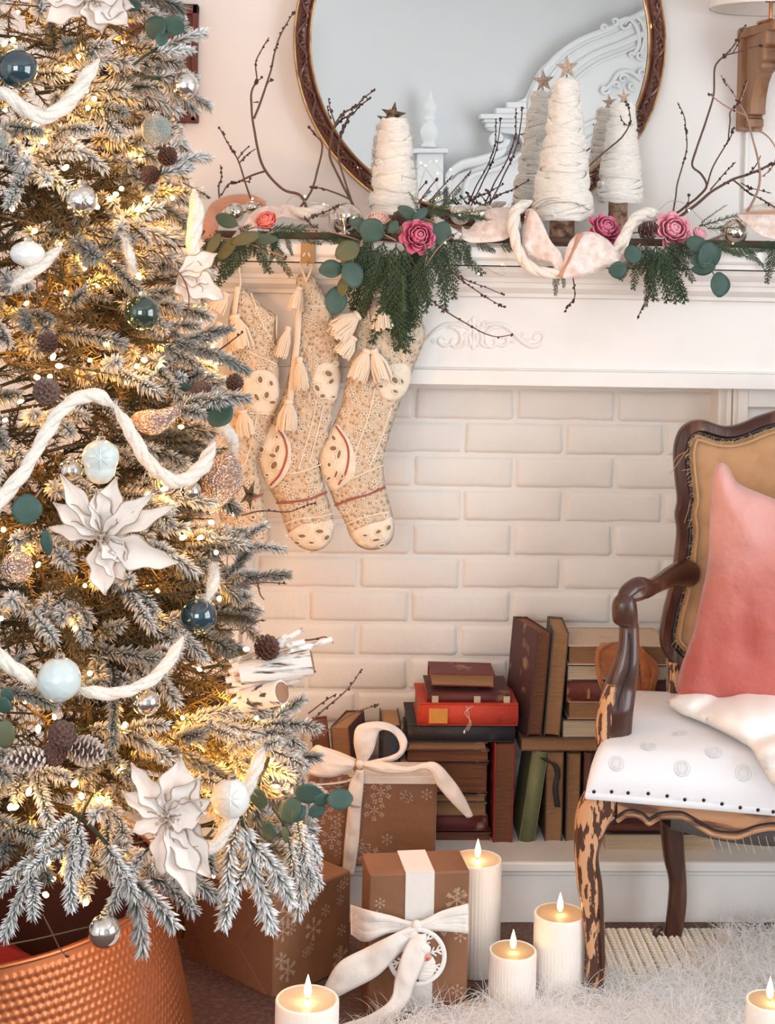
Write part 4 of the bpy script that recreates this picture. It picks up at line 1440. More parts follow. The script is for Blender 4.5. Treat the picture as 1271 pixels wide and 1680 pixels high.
def twig_needles(mb, a, b, nl, dens, rs, wid=.0011, lite=False, flock=1.0):
    d = (b - a)
    L_ = d.length
    d.normalize()
    o1 = d.orthogonal().normalized()
    o2 = d.cross(o1)
    n = int(L_ / .001 * dens)
    for i in range(n):
        u = (i + rs.random()) / n
        p = a + d * L_ * u
        w = i * 2.4 + rs.uniform(-.4, .4)
        lean = .55 + .75 * u ** 3 + rs.uniform(-.1, .3)
        q = (o1 * cos(w) + o2 * sin(w)) * 1.0 + d * lean
        q.normalize()
        ln = nl * rs.uniform(.7, 1.15) * (1 - .25 * u)
        tip = p + q * ln + V((0, 0, -.1 * ln))
        fl = flock * (.50 + .60 * rs.random())
        fl *= .80 + .30 * max(-.9, q.z)
        s_ = q.orthogonal().normalized()
        t_ = q.cross(s_)
        if lite:
            s_ = s_ * wid
            mb.add([p - s_, p + s_, tip], [(0, 1, 2)], [0, 0, fl * .8])
        else:
            m_ = p + q * ln * .55
            vs = [p + s_ * wid * .5, p - s_ * wid * .5 + t_ * wid * .4, p - t_ * wid * .5]
            vs += [m_ + s_ * wid, m_ - s_ * wid * .5 + t_ * wid * .85, m_ - s_ * wid * .5 - t_ * wid * .85]
            vs += [tip]
            mb.add(vs, [(0, 1, 4, 3), (1, 2, 5, 4), (2, 0, 3, 5), (3, 4, 6), (4, 5, 6), (5, 3, 6)], [fl * .03] * 3 + [fl * .85] * 3 + [fl * 1.3])


def branch_mb(seed, L_=.20, lite=False, flock=1.0, droop=.35):
    """a fat bottle-brush tip with a few curved side brushes"""
    rs = random.Random(seed)
    mb = MB()
    n = 6
    bend = rs.uniform(-.25, .25)
    pts = [V((0, 0, 0))]
    for i in range(1, n + 1):
        u = i / n
        pts.append(V((L_ * u, L_ * bend * u * u, L_ * (.10 * sin(u * 3) - .14 * u * u))))
    mb.tube(pts, [.003, .003, .0028, .0025, .002, .0015, .001], 5)
    nl = .0215
    for i in range(2 if not lite else 1, n):
        twig_needles(mb, pts[i], pts[i + 1], nl, 2.1 if not lite else .45, rs, .00165 if not lite else .0012, lite, flock)
    k = rs.choice((2, 3, 4)) if not lite else 8
    for i in range(k):
        u = .25 + .45 * i / k if not lite else .22 + .68 * i / k
        f = u * n
        j = min(n - 1, int(f))
        p = pts[j].lerp(pts[j + 1], f - j)
        sg = 1 if i % 2 else -1
        a = rs.uniform(.45, .85) * sg
        d = V((cos(a), sin(a), rs.uniform(-.35, .5))).normalized()
        ll = L_ * (.52 - .22 * u) * rs.uniform(.85, 1.1)
        m_ = p + d * ll * .55
        q = p + d * ll + V((ll * .12, -sg * ll * .10, -.012 * rs.random()))
        mb.tube([p, m_, q], [.0018, .0016, .001], 4)
        twig_needles(mb, p + d * ll * .15, m_, nl, 1.9 if not lite else .45, rs, .00165 if not lite else .0012, lite, flock)
        twig_needles(mb, m_, q, nl, 2.1 if not lite else .45, rs, .00165 if not lite else .0012, lite, flock)
    return mb


NB = 8
BR = [branch_mb(i, (.20, .17, .22, .18, .20, .16, .21, .19)[i], flock=(1.05, .95, .5, 1.0, 1.1, .75, 1.0, .4)[i]).build('branch', M['needle'], tree, local=True, smooth=False) for i in range(NB)]
bu = set()
DS = {}


def add_branch(base, direction, roll, sc, k=None):
    k = random.randrange(NB) if k is None else k
    o = BR[k]
    if k in bu:
        o = link_copy(o, tree)
    bu.add(k)
    x = V(direction).normalized()
    z = V((0, 0, 1))
    z = (z - x * z.dot(x))
    z = z.normalized() if z.length > .05 else V((0, 1, 0))
    y = z.cross(x)
    m_ = Matrix((x, y, z)).transposed().to_4x4() @ Matrix.Rotation(roll, 4, 'X')
    o.matrix_local = Matrix.Translation(base - TO) @ m_ @ Matrix.Scale(sc, 4)
    return o


def clear_of(px, py, keep):
    return all((px - x) ** 2 + (py - y) ** 2 > r_ * r_ for x, y, r_ in keep)


# places of the ornaments: branch tips keep off these so that the ornaments stay in view
KEEP = [(30, 113, 40), (303, 140, 30), (258, 213, 34), (133, 328, 36), (45, 415, 34), (233, 513, 38), (165, 750, 42), (97, 1115, 44), (327, 1010, 30), (240, 1152, 32), (378, 1310, 42), (170, 1527, 34), (190, 870, 75), (110, 860, 40), (240, 910, 45), (185, 945, 30), (290, 1350, 70), (290, 1280, 45), (268, 45, 30), (45, 835, 30), (360, 680, 30),
        (250, 690, 34), (360, 790, 36), (78, 645, 26), (78, 560, 22), (330, 643, 22), (100, 1215, 40), (140, 1235, 36), (35, 1245, 30), (460, 1330, 38), (420, 1090, 50), (480, 1085, 50), (450, 1140, 46), (400, 1140, 40),  (115, 770, 26), (313, 808, 20), (170, 20, 50), (335, 470, 40), (350, 480, 30), (430, 1060, 40), (180, 650, 14)]
ROPE = [(0, 820), (40, 770), (75, 710), (100, 672), (130, 652), (190, 668), (215, 710), (245, 760), (290, 788), (330, 765), (350, 730), (0, 155), (40, 180), (75, 190), (115, 165), (140, 130), (160, 100), (0, 1080), (40, 1112), (150, 1132), (200, 1135), (250, 1112), (290, 1060), (385, 1330), (350, 1390), (320, 1400), (425, 1240), (320, 330), (318, 380), (320, 430)]
KEEP += [(x, y, 19) for x, y in ROPE]
rs = random.Random(11)
cnt = 0
cand = []
NCAND = 4200
for i in range(NCAND):
    u = (i + .5) / NCAND
    z = .33 + (1.95 - .33) * (1 - sqrt(1 - u)) / 1.0
    th = (i * 2.39996) % (2 * pi)
    cand.append((z, th))
rs.shuffle(cand)
placed = []


def project(p):
    q = p - V((0, 0, CAMZ))
    d = q.dot(fwd)
    return W / 2 + F * q.dot(rgt) / d, PPY - F * q.dot(upv) / d


for z, th in cand:
    r_ = TR(z)
    out = V((cos(th), sin(th), 0))
    tocam = V((-TX, -TY, 0)).normalized()
    fc_ = out.dot(tocam)
    side = out.x
    if fc_ < -.35:
        continue
    tip = V((TX, TY, 0)) + out * r_ + V((0, 0, z))
    px, py = project(tip)
    if px < -25 or py < -40 or px > 700 or py > 1478 or (py > 1440 and px > 300):
        continue
    if any((tip - q).length < .068 for q in placed):
        continue
    if not clear_of(px, py, KEEP) and fc_ > .12:
        continue
    placed.append(tip)
    droop = -.25 + .55 * rs.random() - (.10 if z < .55 else 0)
    yaw = rs.uniform(-.55, .55)
    d = (Matrix.Rotation(yaw, 3, 'Z') @ out) + V((0, 0, droop))
    d.normalize()
    k = rs.randrange(NB)
    ln = (.20, .17, .22, .18, .20, .16, .21, .19)[k]
    sc = rs.uniform(.85, 1.1)
    add_branch(tip - d * ln * sc, d, rs.uniform(-.8, .8), sc, k)
    cnt += 1
    if cnt >= 262:
        break
print('branches', cnt)
# drooping tips at the lower right that hang in front of the parcels
for (ax, ay, bx, by, sc, k) in ((395, 1400, 410, 1535, 1.15, 0), (445, 1260, 385, 1440, 1.1, 2), (470, 1380, 515, 1490, .9, 3), (480, 1340, 530, 1470, .85, 4), (190, 1440, 262, 1550, 1.05, 6), (250, 1400, 190, 1480, .8, 1), (330, 1400, 300, 1460, .8, 5), (60, 1440, 20, 1530, .8, 3), (110, 1400, 80, 1470, .8, 0),
                              (440, 1200, 520, 1165, .9, 1), (430, 1235, 505, 1225, .9, 4), (410, 905, 445, 900, .7, 0), (400, 960, 440, 940, .8, 2), (500, 1290, 530, 1330, .6, 1), (250, 95, 325, 70, .8, 6), (240, 130, 325, 170, .8, 3), (250, 300, 318, 240, .8, 1), (290, 680, 395, 640, .9, 5), (300, 580, 392, 600, .8, 2)):
    a, b = TP(ax, ay, .0), TP(bx, by, .03)
    if bx > 350:
        b = P(bx, by, a.y - .03)
    d = b - a
    ln = (.20, .17, .22, .18, .20, .16, .21, .19)[k]
    add_branch(b - d.normalized() * ln * sc, d, random.uniform(-.5, .5), sc, k)

# inner, less snowy foliage: too dense to count
LT = [branch_mb(50 + i, .26, lite=True, flock=.55) for i in range(4)]
LTa = [(np.array(m_.v, dtype=np.float32), m_.f, np.array(m_.c, dtype=np.float32)) for m_ in LT]
VV, FF, CC = [], [], []
off = 0
for i in range(620):
    v_, f_, c_ = LTa[i % 4]
    z = .50 + 1.65 * (1 - sqrt(1 - rs.random()))
    th = rs.uniform(0, 2 * pi)
    out = V((cos(th), sin(th), 0))
    tocam = V((-TX, -TY, 0)).normalized()
    if out.dot(tocam) < -.2 and rs.random() < .72:
        continue
    r_ = TR(z) * rs.uniform(.74, .90)
    d = (out + V((rs.uniform(-.5, .5), rs.uniform(-.5, .5), rs.uniform(-.4, .4)))).normalized()
    tip = V((TX, TY, z)) + out * r_
    y = V((0, 0, 1)).cross(d).normalized()
    zc = d.cross(y)
    a = rs.uniform(-1, 1)
    y, zc = y * cos(a) + zc * sin(a), zc * cos(a) - y * sin(a)
    m_ = np.array((d, y, zc), dtype=np.float32)
    VV.append(v_ @ m_ + np.array(tip - d * .26 - TO, dtype=np.float32))
    FF += [tuple(x + off for x in q) for q in f_]
    CC.append(c_)
    off += len(v_)
mb = MB()
me = bpy.data.meshes.new('inner_foliage')
me.from_pydata(np.concatenate(VV), [], FF)
at = me.attributes.new('cv', 'FLOAT', 'POINT')
at.data.foreach_set('value', np.concatenate(CC))
me.materials.append(M['needle_in'])
o = bpy.data.objects.new('inner_foliage', me)
COL.objects.link(o)
o.parent = tree
o['kind'] = 'stuff'
print('inner tris', len(FF))

# string lights: bulbs on wires, each with its own small lamp for the brighter ones
sl = thing('string_lights', 'string of warm white fairy bulbs wound through the christmas tree', 'string lights', (TX, TY, 0))
M['bulb_t'] = mat('lit_bulb', (1, .8, .45), .4, emit=((1, .60, .20), 30))
M['bulb_t'].cycles.emission_sampling = 'NONE'
spots = [(20, 68), (5, 75), (115, 115), (130, 92), (143, 150), (155, 160), (145, 178), (63, 205), (68, 233), (103, 278), (80, 300), (20, 345), (60, 378), (200, 310), (178, 327), (187, 318), (222, 345), (235, 327), (283, 325), (242, 325), (262, 338), (162, 342), (230, 458), (85, 590), (92, 600), (57, 618), (82, 617), (180, 565), (185, 562), (225, 600),
         (240, 592), (262, 600), (300, 700), (385, 735), (5, 870), (310, 870), (325, 885), (355, 905), (275, 800), (245, 815), (285, 828), (195, 850), (350, 857), (305, 880), (360, 985), (5, 1015), (125, 1033), (400, 1065), (148, 1103), (62, 1202), (203, 1193), (462, 1165), (446, 1242), (118, 1290), (135, 1310), (18, 1320), (30, 1322), (45, 1305), (122, 1345), (205, 1262),
         (80, 1418), (78, 1470), (138, 1482), (492, 1357), (477, 1469), (430, 1420), (270, 1250), (330, 1250), (172, 1325), (90, 1180), (150, 590), (40, 500), (15, 560), (110, 480), (160, 470), (190, 430), (100, 700), (60, 740), (30, 900), (60, 930), (140, 960), (260, 970), (300, 930), (40, 1150), (300, 1180), (350, 1190), (250, 1230), (60, 1370), (200, 1390), (250, 1320),
         (40, 250), (120, 230), (180, 210), (230, 260), (90, 20), (30, 20), (200, 70), (250, 120), (170, 40), (10, 180), (270, 380), (210, 380), (300, 520), (340, 560), (100, 400), (140, 440), (270, 570), (310, 620), (350, 620), (210, 630), (5, 690), (30, 660), (330, 1100), (380, 1150), (420, 1180), (360, 1270), (410, 1290), (450, 1290), (300, 1400), (350, 1440), (250, 1430), (90, 1440)]
rs = random.Random(3)
bm_ = MB().ball((0, 0, .004), .0030, 8, 6, (1, 1, 1.6))
b0 = None
wpts = []
for i, (px, py) in enumerate(spots):
    off_ = -.02 if i < 66 else -.075
    p = TP(px, py, off_)
    if px > 400:
        p = P(px, py, TP(px, py).y + .0)
    if b0 is None:
        b0 = bm_.build('bulb', M['bulb_t'], sl, local=True)
        o = b0
    else:
        o = link_copy(b0)
    o.location = p - TO
    o.rotation_euler = (rs.uniform(-2, 2), rs.uniform(-2, 2), 0)
    o.scale = (1.25,) * 3 if i < 66 else (1, 1, 1)
    wpts.append(p)
    if (i < 66 and i % 2 == 0 or i >= 66) and not (380 < px < 470 and 1040 < py < 1200):
        l = bpy.data.lights.new('bulb_glow', 'POINT')
        l.energy = .36 if i >= 66 else .10
        l.color = (1, .42, .07)
        l.shadow_soft_size = .006
        lo = bpy.data.objects.new('bulb_glow', l)
        COL.objects.link(lo)
        c = V((TX, TY, p.z))
        lo.location = p + (c - p).normalized() * .012 + V((0, 0, .008))
# bulbs on the far side of the tree that light the wall
for a, z in ((40, .6), (60, 1.0), (35, 1.3), (60, 1.6), (80, .8), (20, .9), (25, 1.55), (75, 1.3), (20, .5), (50, .45), (45, 1.85), (15, 1.2)):
    p = V((TX + cos(R(a)) * (TR(z) - .01), TY + sin(R(a)) * (TR(z) - .01), z))
    o = link_copy(b0)
    o.location = p - TO
    l = bpy.data.lights.new('bulb_glow', 'POINT')
    l.energy = 1.0
    l.color = (1, .46, .16)
    l.shadow_soft_size = .01
    lo = bpy.data.objects.new('bulb_glow', l)
    COL.objects.link(lo)
    lo.location = p + V((cos(R(a)), sin(R(a)), 0)) * .02
wz = sorted(wpts, key=lambda p: -p.z)
tr = MB()
turn = []
for i in range(260):
    z = 1.95 - i * .0062
    th = i * .35
    turn.append(V((TX + cos(th) * TR(z) * .86, TY + sin(th) * TR(z) * .86, z + .015 * sin(i * 1.7))))
tr.tube(turn, .0012, 4)
tr.build('wire', M['wirec'], sl)

# ---------------------------------------------------------------- ornaments on the tree
def tball(px, py, rpx, label, m, off=.025, **k):
    p = TP(px, py, off)
    if 'edge' in k:
        p = P(px, py, k.pop('edge'))
    return glass_ball(px, py, p.y, rpx, label, m, **k)


def facet(nf=8, dep=.07):
    def fn(d, w):
        a = abs((w * nf / (2 * pi)) % 1 - .5) * 2
        b = abs((math.acos(max(-1, min(1, d.z))) * 5 / pi) % 1 - .5) * 2
        return 1 - dep * (abs(a - b)) * (1 - abs(d.z)) ** .3 - dep * .4 * a * b
    return fn


def drop(d, w):
    return facet(10, .05)(d, w) * (1 + (.55 * max(0, -d.z - .55) ** 1.2 / .45 ** 1.2 if d.z < -.55 else 0))


def star_emboss(t, c, r_, m='icew'):
    """raised star and leaf ribs facing the room"""
    mb = MB()
    ax = (V((0, 0, CAMZ)) - c).normalized()
    e1 = ax.cross(V((0, 0, 1))).normalized()
    e2 = e1.cross(ax)
    for k in range(8):
        w = k * pi / 4
        pts = []
        for j in range(7):
            a = j / 6 * (.95 if k % 2 == 0 else .7)
            pts.append(c + (ax * cos(a) + (e1 * cos(w) + e2 * sin(w)) * sin(a)) * r_ * 1.005)
        mb.tube(pts, [r_ * x for x in (.02, .05, .06, .055, .045, .03, .01)], 6)
    mb.build('embossed_star', M[m], t)


tball(30, 113, 32, 'dark teal glass ball near the top left of the tree', 'navy')
tball(303, 141, 23, 'clear silver glass ball hanging at the tree edge beside the mahogany frame', 'silver_star', edge=TY - .16, fn=facet(12, .03))
tball(256, 213, 25, 'blue grey glittered ball in the upper part of the tree', 'glit')
tball(133, 328, 27, 'silver faceted ball with star pattern in the upper tree', 'silver_star', fn=facet(8, .08), pat=lambda t, c, r_: star_emboss(t, c, r_, 'silver_star'))
tball(45, 416, 26, 'pearl white onion shaped ball with star pattern at left tree edge', 'icew', sc=(1.1, 1.1, .8), fn=facet(8, .06), pat=lambda t, c, r_: star_emboss(t, c, r_ * .9, 'icew'))
tball(233, 513, 29, 'dark green glass ball in the middle right of the tree', 'dkgreen')
tball(165, 750, 31, 'pale blue teardrop ornament with embossed star above the poinsettia', 'ice', sc=(1, 1, .93), fn=drop, pat=lambda t, c, r_: star_emboss(t, c, r_, 'ice'), off=.04)
tball(116, 772, 20, 'silver ball tucked left of the pale blue teardrop', 'silver', off=.01)
tball(28, 930, 26, 'rose silver glittered ball below the round leaf at left', 'glitr', off=0)
tball(326, 1010, 30, 'dark navy glass ball beside the lower wool swag', 'navy', off=.0)
tball(97, 1115, 36, 'round pale blue ceramic ball with leaf relief on the lower wool swag', 'ice', off=.05, fn=lambda d, w: 1 + .05 * noise.noise(V((d.x * 4, d.y * 4, d.z * 9))))
tball(240, 1152, 23, 'shiny silver ball right of the round pale blue ball', 'silver')
tball(378, 1310, 33, 'pearl white ball embossed with star facets above the parcels', 'icew', fn=facet(10, .05), pat=lambda t, c, r_: star_emboss(t, c, r_, 'icew'), off=.05)
tball(171, 1528, 27, 'shiny silver ball hanging at tree bottom above the copper collar', 'silver', off=.06)
tball(484, 1246, 17, 'small smoky silver ball near the ribbon bow', 'silver', edge=TY - .12)
tball(313, 806, 17, 'small silver ball at the end of the upper wool swag', 'silver', off=.03)
tball(3, 228, 15, 'small grey ball cut by the left picture edge', 'glit', off=0)
# bird and mesh ornaments
p = TP(250, 692, .02)
bd_ = thing('bird_ornament', 'rose silver glittered bird ornament right of the wool swag peak', 'christmas ornament', tuple(p))
s = S(p.y)
mb = MB()
pts = cr([p + V((x * s, y_, z * s)) for x, y_, z in ((-36, 0, -2), (-22, 0, 2), (0, -.004, 0), (18, -.004, 6), (34, 0, 14), (44, 0, 14))], 5)
mb.tube(pts, crs([4 * s, 15 * s, 22 * s, 17 * s, 12 * s, 4 * s], 5), 14)
mb.build('body', M['glitr'], bd_)
MB().ball(p + V((36 * s, 0, 16 * s)), 11 * s, 14, 10).build('head', M['glitr'], bd_)
MB().tube([p + V((44 * s, 0, 17 * s)), p + V((56 * s, 0, 15 * s))], [3 * s, .4 * s], 6).build('beak', M['bronze'], bd_)
MB().tube(cr([p + V((x * s, -.014, z * s)) for x, z in ((14, 4), (-4, 2), (-24, -8))], 4), crs([4 * s, 12 * s, 2 * s], 4), 8, flat=(1, .35)).build('wing', M['glitr'], bd_)
p = P(362, 792, TP(362, 792).y)
mo = thing('mesh_ornament', 'large rose glitter beaded drop ornament at the tree edge beside the stockings', 'christmas ornament', tuple(p))
s = S(p.y)
MB().lathe([(.001, -52 * s), (10 * s, -44 * s), (24 * s, -25 * s), (34 * s, 0), (30 * s, 24 * s), (18 * s, 42 * s), (5 * s, 50 * s), (.001, 52 * s)], p, 28, mat=Matrix.Rotation(.3, 3, 'Y'), fn=lambda w, z: 1 + .05 * sin(9 * w + z * 300)).build('beaded_body', M['glitr'], mo)
p = P(409, 812, TP(380, 812).y)
st_ = star_prism(p, 27 * S(p.y), .008, .5, .9, ratio=.3).build('copper_star', M['bronze'], None, loc=p, smooth=False)
tag(st_, 'dark bronze folded star hanging at the tree edge in front of the stockings', 'christmas ornament')

# poinsettias
def petal_shape(l, w, seed, lobes=True):
    rs_ = random.Random(seed)
    rows, cols = [], []
    for i in range(15):
        u = i / 14
        base = w * sin(pi * min(1, u * 1.02)) ** .75 if u < .98 else .001
        lob = 1 + (.20 * sin(u * 15 + seed) if lobes else 0)
        wd = max(.0012, base * lob)
        row = []
        for k, x in enumerate((-1, -.88, -.45, 0, .45, .88, 1)):
            row.append(V((x * wd, u * l, .10 * l * sin(pi * u * .9) + .012 * abs(x) + .006 * noise.noise(V((x * 2, u * 5, seed))) - .12 * l * u * u)))
            cols.append(1.0 if abs(x) > .95 else (.0))
        rows.append(row)
    return MB().grid(rows, cols)


def poinsettia(px, py, off, petals, label, seed, centre=True, Y=None, face_=(0, -1, .15)):
    p = TP(px, py, off)
    if Y:
        p = P(px, py, Y)
    s = S(p.y)
    t = thing('poinsettia', label, 'artificial flower', tuple(p))
    for i, (ang, lpx, wpx, tiltf) in enumerate(petals):
        o = petal_shape(lpx * s, wpx * s, seed + i).build('petal', M['petal'], t, local=True, solid=.0009, auto=0)
        d = V((sin(R(ang)), -tiltf, cos(R(ang))))
        o.matrix_local = orient(d, V(face_) + V((random.uniform(-.2, .2), 0, random.uniform(-.2, .2))), 0) @ Matrix.Translation((0, .004, .002 * (i % 3)))
    if centre:
        mb = MB()
        rs_ = random.Random(seed)
        for _ in range(46):
            mb.ball(V((rs_.gauss(0, 9) * s, -.010 - rs_.random() * .016, rs_.gauss(0, 9) * s)), rs_.uniform(1.6, 3) * s, 6, 5)
        mb.build('glitter_stamens', M['rosegold'], t, local=True, kind='stuff')
    return t


poinsettia(170, 880, .05, [(-8, 78, 20, .15), (12, 95, 22, .0), (48, 110, 17, .2), (65, 125, 15, .1), (105, 130, 26, .35), (150, 75, 24, .35), (175, 90, 24, .35), (-55, 95, 17, .1), (-35, 120, 16, .0), (-80, 85, 14, .15), (130, 60, 22, .5)], 'large white and gold poinsettia in the middle of the tree', 3)
poinsettia(278, 1338, .05, [(10, 100, 30, .1), (35, 85, 26, .2), (62, 80, 20, .3), (-35, 105, 20, .1), (-60, 85, 16, .1), (75, 70, 24, .5), (120, 75, 22, .4), (140, 115, 28, .35), (160, 130, 26, .3), (185, 90, 20, .2), (-110, 60, 16, .2)], 'large white poinsettia low on the tree above the copper collar', 23)
poinsettia(150, 0, .05, [(100, 70, 26, .3), (125, 75, 28, .3), (75, 65, 22, .1), (160, 60, 24, .4), (-120, 80, 20, .2), (-90, 80, 20, .2), (0, 60, 24, 0), (45, 60, 22, 0)], 'white poinsettia cut by the top edge of the picture', 43)
poinsettia(292, 452, .0, [(115, 85, 22, .3), (95, 60, 20, .2), (60, 70, 18, .1), (140, 60, 20, .3)], 'white poinsettia at the tree edge in front of the mantel end', 63, centre=False)

# pinecones on the tree
for px, py, rp, lp_, ax, lab, sn in ((78, 562, 15, 34, (0, -.6, .8), 'dark pinecone at left tree side above the larger flat one', .2), (76, 642, 19, 44, (.3, -.7, .5), 'brown pinecone left of the wool swag peak', .35), (330, 643, 15, 26, (0, -1, .2), 'round pinecone above the eucalyptus at right tree edge', .2),
                                     (385, 627, 13, 28, (.2, -.3, 1), 'small dark pinecone poking out beside the stocking', .3), (275, 256, 14, 30, (.4, -.4, .6), 'red brown pinecone below the blue grey glitter ball', .1), (246, 287, 14, 26, (-.3, -.6, .3), 'red brown pinecone lower left of its neighbour near the glitter ball', .1),
                                     (303, 275, 10, 22, (1, -.2, .3), 'tiny snowy pinecone at the upper right tree edge', .8), (102, 1205, 20, 36, (.2, -.8, .6), 'round brown pinecone topping the pinecone cluster', .2), (90, 1235, 18, 34, (-.2, -.9, 0), 'brown pinecone in the middle of the pinecone cluster', .15),
                                     (142, 1232, 22, 62, (1, -.25, -.1), 'frosted pinecone pointing right in the pinecone cluster', .95), (42, 1246, 19, 62, (-1, -.25, 0), 'frosted pinecone pointing left in the pinecone cluster', .95), (438, 1062, 19, 36, (.5, -.4, .7), 'dark brown pinecone standing on the birch log bundle', .1)):
    q = TP(px, py, .03)
    if px > 400:
        q = P(px, py, TY - .21)
    pinecone(px, py, q.y, rp, lp_, ax, lab, snow=sn, seed=px)

# birch log bundle
Yb = TY - .20
bb = thing('birch_log_bundle', 'bundle of small birch logs and snowy sticks sticking out of the tree', 'christmas pick', tuple(P(420, 1100, Yb)))
for pts, r_ in (([(395, 1108), (455, 1098), (512, 1086)], 22), ([(400, 1150), (430, 1143), (462, 1136)], 20)):
    p3 = PP([(x, y, Yb - (.02 * i if r_ == 20 else 0)) for i, (x, y) in enumerate(pts)], Yb)
    o = MB().tube(cr(p3, 5), r_ * S(Yb), 18).build('birch_log', M['birch'], bb, auto=50)
    e = p3[-1]
    d = (p3[-1] - p3[-2]).normalized()
    MB().tube([e, e + d * .0015], [r_ * S(Yb) * .86, r_ * S(Yb) * .84], 16).build('cut_face', M['oak'], o, local=True)
    o.children[0].data.transform(Matrix.Translation(-ORG[bb.name]))
for pts, r_ in (([(385, 1100), (440, 1068), (498, 1035)], 5), ([(380, 1110), (450, 1080), (545, 1052)], 5.5), ([(380, 1125), (440, 1125), (492, 1117)], 6), ([(380, 1095), (430, 1072), (500, 1056)], 6), ([(375, 1105), (440, 1085), (510, 1066)], 7), ([(370, 1120), (420, 1108), (470, 1090)], 7), ([(370, 1140), (420, 1130), (480, 1122)], 6), ([(375, 1088), (420, 1075), (470, 1045)], 4.5)):
    MB().tube(cr([q + V((0, .012, 0)) for q in PP(pts, Yb)], 4), r_ * S(Yb) * .8, 7).build('snowy_stick', M['stick'], bb)

# eucalyptus on the tree
def teuc(px, py, stem, leaves, label, off=.03):
    Y = TP(px, py, off).y
    euc([(x, y) for x, y in stem], leaves, label, Y)


teuc(265, 50, [(235, 10), (250, 35), (262, 60)], [(285, 42, 18, 1, 60), (255, 45, 20, 1, 140), (265, 62, 14, .8, 170), (215, 8, 18, .6, 80)], 'eucalyptus leaves at the upper right of the tree')
teuc(360, 678, [(290, 640), (330, 650), (362, 670)], [(360, 678, 24, 1, 150), (268, 640, 16, .5, -80), (300, 636, 16, .5, 80), (340, 660, 18, .6, 110)], 'eucalyptus leaves below the round pinecone at the tree edge')
teuc(45, 835, [(70, 800), (55, 820), (45, 840)], [(44, 836, 25, 1, 180), (76, 890, 22, .45, 10)], 'single round eucalyptus leaf left of the middle poinsettia', .05)
teuc(465, 1330, [(410, 1300), (450, 1310), (500, 1300), (540, 1310)], [(558, 1311, 22, .8, 95), (505, 1302, 24, .8, 80), (528, 1312, 16, .7, 100), (476, 1330, 24, .8, 150), (490, 1335, 16, .7, 140), (440, 1365, 18, .7, 180), (424, 1310, 20, .7, 20), (468, 1370, 14, .5, 190, 'euc_olive'), (520, 1330, 15, .8, 120)], 'eucalyptus spray at the lower right tree edge in front of the parcel')
teuc(8, 1170, [(0, 1130), (8, 1160), (5, 1200)], [(6, 1158, 15, .9, 0), (8, 1205, 24, .7, 180, 'euc_olive'), (12, 1140, 14, .7, 30)], 'eucalyptus leaves at left picture edge above the pinecone cluster', .06)

# wool ropes on the tree
def troving(path, wpx, label, seed, off=.05):
    pts = []
    for x, y in path:
        p = TP(x, y, off)
        pts.append((x, y, p.y))
    roving(pts, 2.4, wpx, 'wool_garland', label, 'wool_s', seed, fzn=420)


troving([(-30, 860), (0, 822), (40, 772), (75, 712), (100, 674), (130, 653), (160, 650), (190, 668)], 23, 'white wool rope rising from the left edge to the swag peak', 1)
troving([(188, 665), (215, 710), (245, 760), (290, 790), (330, 768), (352, 725)], 23, 'white wool rope swag right of the pale blue teardrop', 2)
troving([(-20, 138), (10, 155), (40, 178), (75, 192), (115, 165), (140, 130), (162, 98)], 24, 'white wool rope swag below the dark teal ball', 3)
troving([(-20, 1050), (0, 1078), (40, 1108), (70, 1125)], 22, 'white wool rope left of the round pale blue ball', 4)
troving([(125, 1128), (150, 1136), (200, 1136), (250, 1114), (280, 1080), (300, 1045)], 22, 'white wool rope swag right of the round pale blue ball', 5)
troving([(432, 1225), (412, 1280), (390, 1325), (355, 1385), (315, 1405)], 22, 'white wool rope running down beside the star embossed ball', 6, .03)
troving([(318, 310), (322, 350), (316, 400), (322, 440), (330, 465)], 24, 'white wool rope hanging down at the tree edge by the mantel', 7, .02)
troving([(205, 390), (213, 420), (220, 450)], 18, 'short bit of white wool rope above the dark green ball', 8, .02)
troving([(20, 470), (60, 440), (100, 405)], 20, 'short white wool rope below the onion shaped ball', 9, .02)
troving([(362, 700), (380, 720), (385, 745)], 24, 'end of wool rope by the stocking tassel', 10, .02)
troving([(340, 985), (352, 950), (350, 925)], 20, 'short wool rope end above the navy ball', 12, .03)

